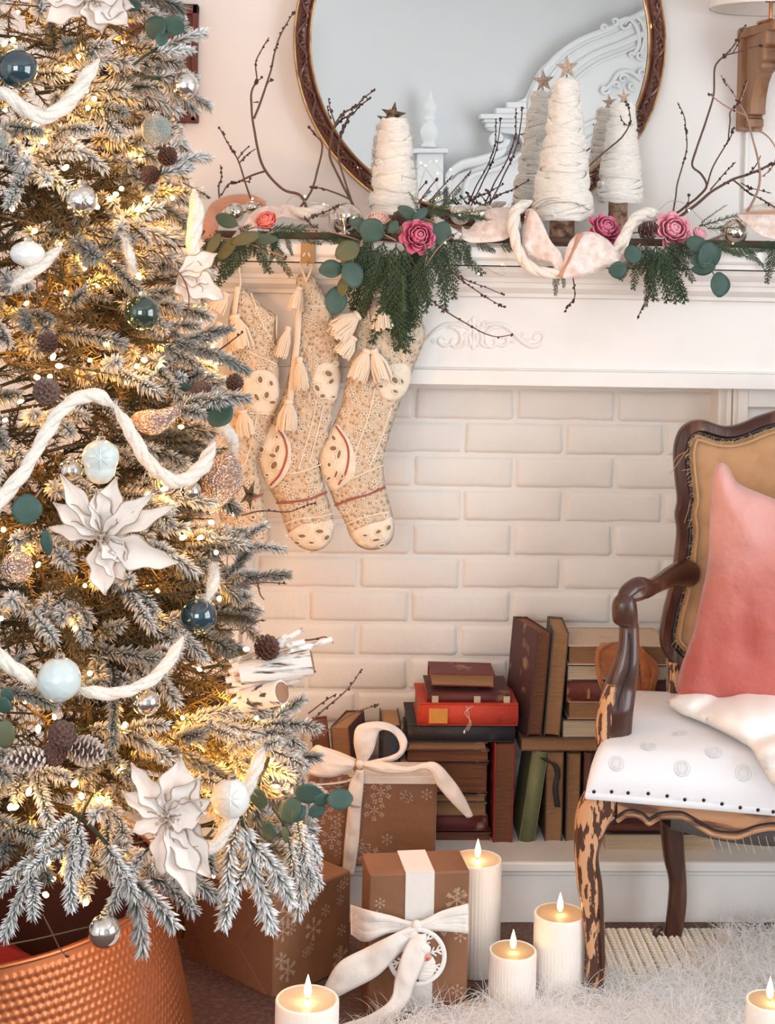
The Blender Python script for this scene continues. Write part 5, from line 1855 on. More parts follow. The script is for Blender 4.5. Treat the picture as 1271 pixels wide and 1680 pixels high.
# twigs on the tree
for i, (path, lab) in enumerate((([(170, 0), (185, 25), (200, 55), (205, 85), (200, 120), (190, 145)], 'budded twig at the tree top beside the poinsettia'), ([(250, 380), (275, 430), (300, 455), (310, 490), (300, 530), (270, 560)], 'curved bare twig right of the dark green ball'), ([(300, 300), (330, 315), (345, 325)], 'short snowy twig tip poking out above the garland end'),
                              ([(60, 500), (60, 430), (58, 400)], 'brown upright twig under the onion shaped ball'), ([(395, 845), (430, 838), (470, 840), (495, 832), (515, 825)], 'budded twig reaching right across the middle stocking'), ([(400, 960), (430, 955), (470, 958)], 'budded twig in front of bricks below the stockings'), ([(395, 1040), (420, 1020), (436, 1018)], 'small budded twig tip above the birch logs'),
                              ([(500, 1050), (520, 1048), (535, 1046), (547, 1055)], 'budded twig over the tip of the birch bundle'), ([(420, 950), (425, 975), (432, 985)], 'tiny drooping budded twig below the brick row twig'), ([(500, 1195), (530, 1165), (560, 1140), (580, 1120), (594, 1098)], 'long dark budded twig rising in front of bricks above the bow'), ([(505, 1170), (525, 1155), (552, 1138)], 'short budded twig left of the long rising one'), ([(510, 1215), (550, 1190), (590, 1165), (620, 1155)], 'thin bare twig curving behind the ribbon bow'), ([(470, 1110), (500, 1108), (518, 1102)], 'little budded twig between the birch logs'),
                              ([(70, 1500), (95, 1550), (110, 1570)], 'dark bare twig sticking up out of the copper collar'), ([(350, 580), (380, 560), (400, 545)], 'dark thorny twig in front of the left stocking'))):
    x, y = path[0]
    Y = TP(min(x, 380), y, .0).y
    twig([(path, 3, 1.7, .15 if 'bare' not in lab and 'upright' not in lab else .9)], lab, Y, seed=100 + i, berries=.9, m='twig')

# copper tree collar
CR_, CT = P(-95, 1500, 2.70).x, 2.70
col = thing('tree_collar', 'hammered copper metal tree collar around the foot of the tree', 'tree collar', (CR_, CT, 0))
Rt, Rb, Hc = .355, .425, .325
mb = MB()
rows = []
nz_, nth = 46, 340
th0, th1 = -pi, pi
DX, DZ = .0135, .0125
for i in range(nz_ * 3 + 1):
    z = Hc * i / (nz_ * 3)
    rr = Rb + (Rt - Rb) * z / Hc
    rows.append((rr, z))
NT = 1080
vs = np.zeros((len(rows), NT, 3), dtype=np.float32)
for i, (rr, z) in enumerate(rows):
    w = np.linspace(0, 2 * pi, NT, endpoint=False)
    row_i = z / DZ
    ph = (np.floor(row_i) % 2) * .5
    fx = (w * .39 / DX + ph) % 1 - .5
    fz = row_i % 1 - .5
    g = np.clip(1 - (fx ** 2 + fz ** 2) / .21, 0, 1) * .0016 * (1 if .012 < z < Hc - .012 else 0)
    r_ = rr + g
    vs[i, :, 0] = CR_ - CR_ + np.cos(w) * r_
    vs[i, :, 1] = np.sin(w) * r_
    vs[i, :, 2] = z
me = bpy.data.meshes.new('hammered_shell')
n0, n1 = vs.shape[:2]
ii, jj = np.meshgrid(np.arange(n0 - 1), np.arange(n1), indexing='ij')
j2 = (jj + 1) % n1
fs = np.stack([ii * n1 + jj, ii * n1 + j2, (ii + 1) * n1 + j2, (ii + 1) * n1 + jj], -1).reshape(-1, 4)
me.from_pydata(vs.reshape(-1, 3), [], fs)
me.polygons.foreach_set('use_smooth', [True] * len(me.polygons))
me.materials.append(M['copperp'])
o = bpy.data.objects.new('hammered_shell', me)
COL.objects.link(o)
o.parent = col
MB().lathe([(Rb - .006, .002), (Rt - .006, Hc - .002)], (CR_, CT, 0), 96).build('inner_shell', M['darkin'], col)
col.children[-1].data.polygons
for o in col.children:
    if o.name.startswith('inner_shell'):
        bmv = o.data
        import bmesh
        b_ = bmesh.new()
        b_.from_mesh(bmv)
        bmesh.ops.delete(b_, geom=[f for f in b_.faces if len(f.verts) > 4], context='FACES')
        b_.to_mesh(bmv)
        b_.free()
rim = [V((CR_ + cos(2 * pi * k / 96) * Rt, CT + sin(2 * pi * k / 96) * Rt, Hc)) for k in range(97)]
MB().tube(rim, .0042, 8, up=(0, 0, 1)).build('rolled_rim', M['copperp'], col)
col.location.z = .0125
rc = MB()
rows = []
for i in range(13):
    row = []
    for j in range(13):
        x, y = (i / 12 - .5), (j / 12 - .5)
        q = V((CR_ + x * .46, CT + y * .46, .205 + .03 * noise.noise(V((x * 7, y * 7, 2))) - .10 * (x * x + y * y) * 4))
        row.append(q)
    rows.append(row)
tag(rc.grid(rows).build('tree_skirt_cloth', M['redcloth'], None, loc=(CR_, CT, .2), solid=.012), 'bunched dark red cloth inside the copper tree collar', 'cloth')
# ---------------------------------------------------------------- stockings
M.update(
    lace=mat('cream_lace_fabric', (.66, .55, .42), .9, sheen=.2, bump=(110, .005, 'voronoi'), var=(110, (.36, .26, .17), .45, .15, 'voronoi')),
    linen=mat('cream_eyelet_cotton', (.78, .71, .60), .9, sheen=.3, bump=(320, .0006)),
    eyelet=mat('eyelet_hole_shade', (.26, .18, .10), .95),  # dark disc colour painted as the shade inside the eyelet holes
    redthread=mat('red_embroidery', (.40, .12, .10), .9, bump=(700, .002)),
    tassel=mat('cream_cotton_tassel', (.76, .66, .54), .95, sheen=.3),
    tape=mat('cream_cotton_tape', (.74, .65, .53), .9, bump=(500, .0005)),
)


def inflate(outline, Y, T, res=7, flat=1.0, power=.5, back=True, wob=0, seed=0, smooth_n=5):
    """cushion-like solid from a traced outline; returns (MB, height function of a pixel, smooth outline)"""
    sm = [(p.x, p.y) for p in cr([V((x, y, 0)) for x, y in outline], smooth_n, closed=True)]
    xs = [p[0] for p in sm]
    ys = [p[1] for p in sm]
    seg = [(V((sm[i][0], sm[i][1])), V((sm[(i + 1) % len(sm)][0], sm[(i + 1) % len(sm)][1]))) for i in range(len(sm))]
    sa = np.array([(a.x, a.y) for a, b in seg])
    sb = np.array([(b.x, b.y) for a, b in seg])
    sd = sb - sa
    sl_ = (sd ** 2).sum(1) + 1e-9

    def dist(x, y):
        q = np.array((x, y))
        t = np.clip(((q - sa) * sd).sum(1) / sl_, 0, 1)
        c = sa + sd * t[:, None]
        return float(np.sqrt(((q - c) ** 2).sum(1).min()))

    def inside(x, y):
        c = False
        for i in range(len(sm)):
            x1, y1 = sm[i]
            x2, y2 = sm[i - 1]
            if (y1 > y) != (y2 > y) and x < (x2 - x1) * (y - y1) / (y2 - y1) + x1:
                c = not c
        return c
    pts = [V(p) for p in sm]
    n0_ = len(pts)
    x = min(xs) + res / 2
    k = 0
    while x < max(xs):
        y = min(ys) + (res / 2 if k % 2 else 0)
        while y < max(ys):
            if inside(x, y) and dist(x, y) > res * .55:
                pts.append(V((x, y)))
            y += res
        x += res * .87
        k += 1
    vc, ed, fc_, *_ = delaunay_2d_cdt(pts, [(i, (i + 1) % n0_) for i in range(n0_)], [], 1, 1e-4)
    D = [dist(p.x, p.y) for p in vc]
    dm = max(D) * flat

    def prof_(d):
        t = min(1, d / dm)
        return (1 - (1 - t) ** 2) ** power

    def h(px, py):
        z = T * prof_(dist(px, py))
        if wob:
            z += wob * noise.noise(V((px * .03, py * .02, seed))) * prof_(dist(px, py)) + wob * .5 * noise.noise(V((px * .08, py * .06, seed))) * prof_(dist(px, py))
        return z
    mb = MB()
    fr = [P(p.x, p.y, Y - (h(p.x, p.y) if D[i] > 1e-3 else 0)) for i, p in enumerate(vc)]
    bk = [P(p.x, p.y, Y + (T * .55 * prof_(D[i]) if D[i] > 1e-3 else 0)) for i, p in enumerate(vc)]
    nv = len(vc)
    edge = {i for i in range(nv) if D[i] <= 1e-3}
    vs = fr + ([b for b in bk] if back else [])
    fs = []
    for f in fc_:
        a, b, c = [vc[i] for i in f]
        f = list(f)
        cr_ = (b.x - a.x) * (c.y - a.y) - (b.y - a.y) * (c.x - a.x)
        if cr_ > 0:
            f = f[::-1]
        fs.append(tuple(f[::-1]) if False else tuple(f))
        if back:
            fs.append(tuple((i if i in edge else i + nv) for i in reversed(f)))
    mb.add(vs, fs)
    return mb, (lambda px, py, lift=0: P(px, py, Y - h(px, py) - lift)), sm


def tassel(c, w, l, root, seed=0, vec=(0, 0, -1)):
    rs_ = random.Random(seed)
    mb = MB()
    q = V(vec).normalized()
    rot = q.to_track_quat('-Z', 'Y').to_matrix()
    mb.lathe([(.001, .0), (w * .20, -.02 * l), (w * .24, -.10 * l), (w * .16, -.20 * l), (w * .26, -.34 * l), (w * .36, -.7 * l), (w * .34, -.88 * l), (.001, -.89 * l)], c, 14, mat=rot, fn=lambda a, z: 1 + .1 * sin(7 * a))
    for i in range(34):
        a = i * 2.4
        r_ = w * .5 * sqrt(rs_.random() * .5 + .5)
        p0 = c + rot @ V((cos(a) * w * .15, sin(a) * w * .15, -.18 * l))
        p1 = c + rot @ V((cos(a) * r_ * .85, sin(a) * r_ * .85, -.5 * l))
        p2 = c + rot @ V((cos(a) * r_ * rs_.uniform(.9, 1.15), sin(a) * r_ * rs_.uniform(.8, 1.1), -l * rs_.uniform(.9, 1.04)))
        mb.tube([p0, p1, p2], w * .06, 4)
    for a in range(3):
        mb.tube([c + rot @ V((cos(k * .9) * w * .17, sin(k * .9) * w * .17, -.17 * l - .006 * 0 - a * .012 * l)) for k in range(8)], w * .03, 4)
    return mb.build('tassel', M['tassel'], root)


def stocking(org, k, outline, Y, label, heel, heel_l, toe_l, toe, eyes, reds, seams, T=.022, loop=None, seed=0):
    def c(pts):
        return [(org[0] + x * k, org[1] + y * k) for x, y in pts]
    mb, hf, sm = inflate(c(outline), Y, T, 7, wob=.006, seed=seed)
    t = thing('christmas_stocking', label, 'stocking', tuple(P(*sm[0], Y)))
    mb.build('stocking_body', M['lace'], t, auto=0)
    if heel:
        for pl in heel:
            q = c(pl)
            hb, _, s2 = inflate(q, Y, .001, 6, back=False)
            # lay the patch on the body
            hb2 = MB()
            hm = []
            for v in hb.v:
                hm.append(v)
            mb2 = MB()
            vv = []
            for v in hb.v:
                px, py = project(V(v))
                vv.append(hf(px, py, .0016))
            mb2.add(vv, hb.f)
            mb2.build('eyelet_patch', M['linen'], t, auto=0, solid=.001)
    eb, wb = MB(), MB()
    for ex, ey, ew, eh, ea in eyes:
        px, py = c([(ex, ey)])[0]
        ring_, disc = [], []
        for j in range(14):
            a = j * 2 * pi / 14
            dx, dy = ew * k * cos(a), eh * k * sin(a)
            x_, y_ = px + dx * cos(R(ea)) - dy * sin(R(ea)), py + dx * sin(R(ea)) + dy * cos(R(ea))
            ring_.append(hf(x_, y_, .0042))
            disc.append(hf(x_, y_, .0034))
        eb.add(disc, [tuple(range(13, -1, -1))])
        ring_.append(ring_[0])
        ring_.append(ring_[1])
        wb.tube(ring_, .0015, 5)
    if eyes:
        eb.build('eyelet_hole', M['eyelet'], t, kind='stuff')
        wb.build('eyelet_stitching', M['linen'], t, kind='stuff')
    for pl in reds:
        q = cr([V((x, y, 0)) for x, y in c(pl)], 6)
        MB().tube([hf(p.x, p.y, .003) for p in q], .0022, 6).build('red_embroidered_line', M['redthread'], t)
    for pl in seams:
        q = cr([V((x, y, 0)) for x, y in c(pl)], 6)
        MB().tube([hf(p.x, p.y, .0015 + .0006 * sin(i)) for i, p in enumerate(q)], .0016, 6).build('lace_edging', M['linen'], t)
    # rows of raised lace flowers
    lb = MB()
    rs_ = random.Random(seed)
    xs = [p[0] for p in sm]
    ys = [p[1] for p in sm]
    tries = 0
    made = []
    while len(made) < 60 and tries < 900:
        tries += 1
        x, y = rs_.uniform(min(xs), max(xs)), rs_.uniform(min(ys), max(ys))
        if min(min(hypot_(x - a, y - b) for a, b in sm), 99) < 8 or any(hypot_(x - a, y - b) < 15 for a, b in made):
            continue
        ins = False
        for i in range(len(sm)):
            x1, y1 = sm[i]
            x2, y2 = sm[i - 1]
            if (y1 > y) != (y2 > y) and x < (x2 - x1) * (y - y1) / (y2 - y1) + x1:
                ins = not ins
        if not ins:
            continue
        made.append((x, y))
        rr = rs_.uniform(4, 6.5)
        a0 = rs_.random() * 6
        for j in range(6):
            a = a0 + j * pi / 3
            ring_ = []
            for m_ in range(7):
                b = m_ * pi / 3
                ring_.append(hf(x + rr * cos(a) + rr * .45 * cos(b), y + rr * sin(a) + rr * .45 * sin(b), .0018))
            lb.tube(ring_, .0013, 4)
    lb.build('lace_flowers', M['linen'], t, kind='stuff')
    return t, hf, c


def hypot_(a, b):
    return sqrt(a * a + b * b)


K = .299
O8 = (340, 430)
heel2 = [(335, 890), (380, 900), (420, 930), (455, 1000), (460, 1080), (430, 1170), (345, 1245), (310, 1180), (275, 1080), (285, 980)]
heel3 = [(700, 890), (740, 920), (790, 1000), (815, 1090), (800, 1180), (700, 1255), (655, 1215), (622, 1130), (618, 1060), (650, 970)]
s2, h2, c2 = stocking(O8, K, [(490, 90), (535, 65), (590, 80), (640, 180), (700, 330), (732, 480), (725, 680), (690, 830), (660, 970), (625, 1050), (620, 1130), (650, 1250), (690, 1400), (690, 1500), (650, 1560), (590, 1585), (520, 1570), (460, 1520), (420, 1430), (390, 1340), (335, 1235), (297, 1160), (270, 1060), (280, 980), (330, 890), (400, 760), (440, 640), (470, 440), (485, 250)],
                      3.360, 'cream lace christmas stocking, middle of three, with tassels on a cotton tape', [heel2, [(620, 560), (680, 555), (730, 600), (722, 680), (700, 760), (640, 750), (590, 720), (575, 640)], [(430, 1500), (520, 1440), (620, 1430), (690, 1420), (688, 1500), (650, 1556), (590, 1578), (520, 1562), (460, 1515)]], 0, 0, 0,
                      [(380, 960, 10, 10, 0), (297, 1028, 15, 17, 0), (383, 1025, 14, 26, 20), (357, 1062, 22, 14, 10), (365, 1115, 26, 18, -60), (287, 1085, 8, 8, 0), (326, 1168, 12, 9, 0), (665, 612, 24, 18, 30), (680, 655, 20, 14, -40), (602, 692, 22, 15, 60), (632, 735, 18, 14, 0), (692, 740, 14, 9, 0), (518, 1503, 24, 13, 0), (615, 1478, 24, 14, 0), (570, 1540, 18, 10, 0), (655, 1512, 20, 14, -40), (492, 1540, 18, 9, 20)],
                      [[(385, 905), (425, 980), (435, 1060), (400, 1160), (345, 1225)], [(378, 1322), (450, 1318), (560, 1300), (655, 1262)]],
                      [[(440, 1160), (520, 1150), (625, 1110)], [(600, 760), (570, 900), (500, 1140)], [(640, 780), (600, 950), (560, 1100)], [(420, 1440), (500, 1410), (600, 1400), (690, 1380)], [(480, 200), (560, 240), (660, 240)], [(500, 250), (498, 420), (500, 620)]], seed=2)
s3, h3, c3 = stocking(O8, K, [(860, 220), (930, 190), (1050, 200), (1130, 265), (1190, 350), (1190, 430), (1140, 560), (1090, 700), (1040, 820), (985, 1000), (965, 1110), (980, 1240), (1020, 1400), (1022, 1500), (980, 1560), (900, 1580), (830, 1560), (780, 1500), (750, 1420), (700, 1330), (660, 1230), (625, 1150), (612, 1070), (650, 970), (700, 870), (740, 760), (770, 600), (785, 480), (810, 320)],
                      3.362, 'cream lace christmas stocking, rightmost of three, below the cedar cascade', [heel3, [(950, 600), (1010, 560), (1090, 560), (1120, 620), (1085, 720), (1030, 760), (960, 740), (935, 660)], [(790, 1490), (880, 1440), (960, 1420), (1015, 1400), (1018, 1490), (975, 1550), (900, 1570), (835, 1552)]], 0, 0, 0,
                      [(692, 965, 18, 12, 50), (690, 1022, 22, 16, 0), (722, 1055, 12, 28, 15), (668, 1112, 12, 14, 0), (705, 1165, 10, 24, 20), (665, 1188, 16, 10, -40), (740, 1175, 8, 16, 20), (1005, 605, 18, 12, 20), (1028, 648, 24, 17, 50), (950, 682, 18, 12, 0), (1032, 710, 18, 11, 20), (1068, 655, 10, 16, -20), (995, 1458, 18, 14, -60), (938, 1480, 18, 13, -30), (925, 1525, 24, 10, -10), (865, 1500, 16, 9, 0), (958, 1555, 18, 9, -20)],
                      [[(705, 900), (760, 985), (775, 1060), (760, 1150), (720, 1220)], [(700, 1335), (790, 1300), (880, 1275), (975, 1235)]],
                      [[(800, 1185), (880, 1150), (965, 1115)], [(920, 690), (880, 860), (790, 1100)], [(1010, 800), (960, 950), (890, 1130)], [(760, 1440), (860, 1400), (1000, 1370)], [(850, 330), (960, 300), (1100, 300)], [(1075, 400), (1080, 480), (1070, 600)]], seed=3)
s1, h1, c1 = stocking(O8, K, [(180, 130), (240, 175), (300, 235), (380, 295), (372, 360), (385, 500), (398, 640), (372, 820), (320, 960), (270, 1080), (292, 1200), (312, 1330), (345, 1470), (330, 1540), (290, 1590), (200, 1600), (120, 1520), (60, 1380), (0, 1230), (-40, 1100), (20, 950), (90, 800), (120, 600), (110, 400), (130, 240)],
                      3.345, 'cream lace christmas stocking, leftmost of three, partly behind the tree', [[(200, 640), (290, 590), (370, 620), (395, 700), (365, 830), (290, 830), (220, 790)]], 0, 0, 0,
                      [(290, 645, 16, 22, -10), (350, 665, 13, 17, -15), (270, 742, 14, 24, -30), (325, 730, 16, 22, 10), (358, 770, 20, 12, 0), (240, 775, 18, 8, 20), (305, 1470, 20, 13, -30), (270, 1500, 12, 12, 0), (250, 1400, 14, 12, 0)],
                      [[(215, 1310), (260, 1295), (305, 1272)]], [[(240, 170), (300, 330), (380, 480)], [(200, 480), (290, 520), (380, 560)], [(210, 830), (300, 830), (370, 838)], [(270, 850), (240, 1000), (190, 1150)], [(380, 296), (380, 420)]], seed=5)
# loops, tapes and tassels
g = thing('stocking_hanger', 'flat gold metal stocking hanger hooked over the mantel edge', 'hanger', tuple(P(505, 405, 3.33)))
a, b = P(493, 432, 3.324), P(517, 397, 3.324)
MB().box((a.x, 3.318, a.z), (b.x, 3.3215, b.z)).build('hanger_plate', M['hangerm'], g, bevel=.001)
MB().tube(cr([V(((a.x + b.x) / 2, 3.318, a.z + .004)), V(((a.x + b.x) / 2, 3.30, a.z - .004)), V(((a.x + b.x) / 2, 3.296, a.z + .006))], 5), .0015, 6).build('hook', M['gold'], g)
for st, hfn, loop in ((s2, h2, [(500, 415), (493, 432), (499, 452), (503, 462)]), (s2, h2, [(506, 415), (512, 435), (503, 460)]), (s1, h1, [(388, 415), (392, 440), (394, 470), (385, 510)]), (s3, h3, [(606, 470), (600, 490), (603, 510), (608, 540), (608, 556)])):
    p3 = cr([P(x, y, 3.315 if i < 1 else 3.325 + .004 * i) for i, (x, y) in enumerate(loop)], 6)
    MB().tube(p3, .0022, 6).build('hanging_loop', M['tape'], st)


def tape(st, hfn, pl, w, lift=.006):
    q = cr([V((x, y, 0)) for x, y in pl], 6)
    rows = []
    for p in q:
        rows.append([P(p.x + dx, p.y, P(0, 0, 3.330).y - lift) for dx in (-w / 2, 0, w / 2)])
    return MB().grid(rows).build('cotton_tape', M['tape'], st, solid=.0012)


tape(s2, h2, [(490, 500), (487, 560), (480, 620), (475, 660), (468, 680)], 11, -.0)
tape(s1, h1, [(390, 470), (382, 530), (375, 590)], 9, .01)
for st, x, y, w, l, ve, sd_ in ((s2, 492, 470, 26, 40, (-.2, 0, -1), 1), (s2, 474, 535, 22, 52, (-.25, 0, -1), 2), (s2, 491, 585, 24, 54, (.1, 0, -1), 3), (s2, 474, 655, 34, 52, (-.05, 0, -1), 4),
                              (s3, 590, 515, 40, 50, (-1, 0, -.75), 5), (s3, 580, 520, 36, 44, (-.6, 0, -.8), 6), (s3, 582, 552, 32, 38, (-.7, 0, -.9), 7), (s3, 625, 500, 38, 40, (.1, 0, -1), 8), (s3, 603, 572, 34, 54, (-.35, 0, -1), 9), (s3, 612, 572, 34, 54, (.35, 0, -1), 10),
                              (s1, 384, 515, 40, 58, (.25, 0, -1), 11), (s1, 366, 530, 44, 60, (-.7, 0, -1), 12), (s1, 360, 505, 36, 46, (-.9, 0, -.6), 13), (s1, 372, 480, 28, 36, (-.6, 0, -1), 14), (s1, 398, 672, 30, 44, (.15, 0, -1), 15)):
    tassel(P(x, y, 3.322 if sd_ < 11 else 3.312), w * S(3.35), l * S(3.35), st, sd_, ve)

# ---------------------------------------------------------------- books
M.update(
    page=mat('aged_page_edges', (.40, .215, .10), .85, bump=(330, .003), var=(130, (.34, .18, .09), .40, .65), aniso=(.05, .05, 5)),
    page_d=mat('dark_page_edges', (.26, .105, .05), .85, bump=(330, .003), var=(130, (.14, .05, .025), .40, .65), aniso=(.05, .05, 5)),
    page_l=mat('pale_page_edges', (.66, .54, .38), .85, bump=(330, .002), var=(130, (.52, .40, .27), .40, .65), aniso=(.05, .05, 5)),
)
bookc = {}


def cover(name, col, worn=(.45, .30, .2)):
    if name not in bookc:
        bookc[name] = mat('book_cover_' + name, col, .6, bump=(180, .0012), var=(24, worn, .60, .78))
    return bookc[name]


def book(px0, py0, px1, py1, Y, depth, lay, face, cov, label, pages='page', lean=0, yaw=0, board=None, group=None, ct=.0026, over=.0035, name='book'):
    """front rectangle in pixels at distance Y. lay: 'flat' | 'up'. face: pages | spine"""
    a, b = P(px0, py1, Y), P(px1, py0, Y)
    w, h = b.x - a.x, b.z - a.z
    cx = (a.x + b.x) / 2
    t = thing(name, label, 'book', (cx, Y, a.z + abs(sin(lean)) * w / 2), group, (0, lean, yaw))
    c = cover(*cov)
    pm = M[pages]
    # local frame: x across, y depth (0 = front), z up
    def bx(lo, hi):
        return MB().box(lo, hi)
    if lay == 'flat':
        T_ = h
        bt = ct
        bx((-w / 2, 0, 0), (w / 2, depth, bt)).build('cover_board', c, t, local=True, bevel=.0008)
        bx((-w / 2, 0, T_ - bt), (w / 2, depth, T_)).build('cover_board', c, t, local=True, bevel=.0008)
        if face == 'spine':
            rows = []
            for i in range(9):
                u = i / 8
                rows.append([V((x, .003 - .0075 * sin(pi * u), bt * .3 + u * (T_ - bt * .6))) for x in (-w / 2, w / 2)])
            MB().grid(rows).build('spine', c, t, local=True, solid=.002)
            bx((-w / 2 + over, .004, bt), (w / 2 - over, depth - over, T_ - bt)).build('pages', pm, t, local=True)
        else:
            rows = []
            x0, x1 = -w / 2 + over, w / 2 - over
            mb = MB()
            n = 8
            for i in range(n + 1):
                u = i / n
                z = bt + u * (T_ - 2 * bt)
                g_ = over * .6 + .0022 * sin(pi * u)
                rows.append([V((x0, depth - .004, z)), V((x0, g_, z)), V((x0 * .33, g_ + .0004, z)), V((x1 * .33, g_, z)), V((x1, g_, z)), V((x1, depth - .004, z))])
            mb.grid(rows)
            mb.build('pages', pm, t, local=True, smooth=False)
            bx((-w / 2, depth - .004, 0), (w / 2, depth, T_)).build('spine', c, t, local=True)
    else:
        T_ = w
        bt = ct
        bx((-w / 2, 0, 0), (-w / 2 + bt, depth, h)).build('cover_board', c, t, local=True, bevel=.0008)
        bx((w / 2 - bt, 0, 0), (w / 2, depth, h)).build('cover_board', c, t, local=True, bevel=.0008)
        if face == 'spine':
            rows = []
            for i in range(9):
                u = i / 8
                rows.append([V((-w / 2 + bt * .3 + u * (w - bt * .6), .003 - .008 * sin(pi * u), z)) for z in (0, h)])
            MB().grid(rows).build('spine', c, t, local=True, solid=.002)
            bx((-w / 2 + bt, .005, over), (w / 2 - bt, depth - over, h - over)).build('pages', pm, t, local=True)
        else:
            mb = MB()
            rows = []
            for i in range(9):
                u = i / 8
                x = -w / 2 + bt + u * (w - 2 * bt)
                g_ = over * .6 + .0022 * sin(pi * u)
                rows.append([V((x, depth - .004, h - over)), V((x, g_, h - over)), V((x, g_, over)), V((x, depth - .004, over))])
            mb.grid(rows[::-1])
            m2 = mb.build('pages', pm, t, local=True, smooth=False)
            bx((-w / 2, depth - .004, 0), (w / 2, depth, h)).build('spine', c, t, local=True)
    return t


YB = 3.40
# left stack, from the hearth up
lowst = [(1366, 1395, 668, 806, 'maroonbrown', (.12, .035, .025), 'page_d', 'pages', 'bottom brown paged book of the stack behind the gift box'),
         (1339, 1363, 672, 800, 'maroon', (.10, .012, .012), 'page_d', 'spine', 'dark maroon book with its spine out, second from the bottom of the left stack'),
         (1317, 1338, 670, 799, 'tan', (.20, .10, .06), 'page', 'pages', 'thin tan paged book third from the bottom of the left stack'),
         (1303, 1316, 672, 798, 'dkbrown', (.07, .035, .025), 'page', 'pages', 'very thin book below the thick one of the left stack'),
         (1252, 1301, 674, 801, 'dkbrown2', (.06, .03, .022), 'page_d', 'pages', 'thick brown paged book in the middle of the left stack'),
         (1231, 1250, 666, 803, 'dkred', (.10, .02, .015), 'page_d', 'pages', 'thin dark book above the thick one of the left stack'),
         (1218, 1230, 668, 799, 'tan2', (.16, .09, .06), 'page', 'pages', 'thin pale paged book directly under the black book')]
for y0, y1, x0, x1, cn, cc, pg, fc_, lab in lowst:
    book(x0, y0, x1, y1, YB, .15, 'flat', fc_, (cn, cc), lab, pg, yaw=random.uniform(-.015, .015))
bk = book(668, 1190, 845, 1217, YB - .005, .16, 'flat', 'spine', ('black', (.018, .016, .02), (.06, .05, .05)), 'large black book lying under the red book', 'page_d')
rb_ = book(685, 1155, 850, 1190, YB - .008, .15, 'flat', 'spine', ('red', (.50, .045, .02), (.30, .03, .02)), 'bright red book with a gold spine label on the black book', 'page', ct=.002)
a = V((-.085, -.0055, .008))
MB().box((-.082, -.0065, .006), (-.043, -.0045, .037)).build('spine_label', mat('gold_label', (.60, .26, .04), .5, bump=(300, .001)), rb_, local=True, bevel=.0005)
mb = MB()
for k in range(3):
    mb.tube(cr([V((-.005 + k * .007, -.006, .043)), V((.0 - k * .004, -.010, .03)), V((.002 + k * .002, -.009, .01)), V((-.008 + k * .004, -.010, -.008))], 5), .0004, 4)
mb.ball((-.008, -.010, -.010), .0022, 6, 5, (1, 1, 1.8))
mb.build('loose_binding_thread', M['linen'], rb_, local=True)
b2 = book(700, 1137, 838, 1153, YB + .004, .13, 'flat', 'spine', ('maroon2', (.09, .018, .02), (.3, .14, .08)), 'brown book with maroon spine and worn white corners on the red book', 'page', ct=.0018)
MB().box((-.085, 0.002, .0175), (.082, .125, .0195)).build('brown_cloth_board', cover('olivebrown', (.16, .085, .05)), b2, local=True, bevel=.0008)
mb = MB()
for x in (-.078, .010, .072):
    mb.box((x, -.0062, .002), (x + .014, -.0035, .016))
mb.build('white_tape_patch', M['page_l'], b2, local=True, bevel=.001)
book(706, 1107, 812, 1127, YB + .015, .09, 'flat', 'pages', ('redbrown', (.14, .022, .018)), 'small dark red book with torn pages on top of the left stack', 'page', lean=.02)
book(808, 1220, 844, 1395, YB - .01, .13, 'up', 'pages', ('red2', (.30, .015, .012)), 'upright red book with brown page edges right of the left stack', 'page_d')
# right group
book(849, 1232, 879, 1393, YB, .13, 'up', 'spine', ('olive', (.14, .15, .07), (.22, .20, .12)), 'olive green book leaning to the right', 'page_d', lean=.13)
bkp = book(893, 1233, 925, 1393, YB, .13, 'up', 'pages', ('brown3', (.10, .05, .03)), 'brown paged upright book right of the green one', 'page')
book(927, 1235, 953, 1393, YB, .13, 'up', 'pages', ('brown4', (.10, .06, .04)), 'narrow upright book third from the left under the horizontal board book', 'page')
book(955, 1234, 975, 1393, YB, .13, 'up', 'spine', ('dkmaroon', (.09, .03, .022)), 'dark upright book half behind the chair leg', 'page_d')
book(977, 1234, 1000, 1393, YB, .13, 'up', 'spine', ('dkbrown5', (.06, .03, .02)), 'dark upright book hidden behind the chair leg', 'page_d')
sp = MB()
rows = []
for i, (x, y) in enumerate([(-.016, .004), (-.004, -.004), (.010, -.012), (.016, -.030), (.012, -.06), (.017, -.10)]):
    rows.append((x, y))
q = cr([V((x - .012, -.010, .193 + y)) for x, y in rows], 5)
MB().grid([[p + V((-.006, .0, 0)), p + V((.006, -.002, .0))] for p in q]).build('torn_leather_strip', cover('black', (.018, .016, .02)), bkp, local=True, solid=.0015)
book(853, 1212, 992, 1232, YB - .004, .15, 'flat', 'pages', ('brown6', (.12, .07, .045)), 'thin book lying flat across the upright ones', 'page')
book(864, 1037, 893, 1209, YB + .003, .13, 'up', 'pages', ('purplebrown', (.075, .030, .03)), 'tall dark book leaning right at left end of the upper row', 'page_d', lean=.075, yaw=.27)
book(892, 1037, 922, 1209, YB - .0, .13, 'up', 'pages', ('greyblack', (.07, .065, .05)), 'tall book with tan page edges leaning beside the dark one', 'page', lean=.065, yaw=-.05)
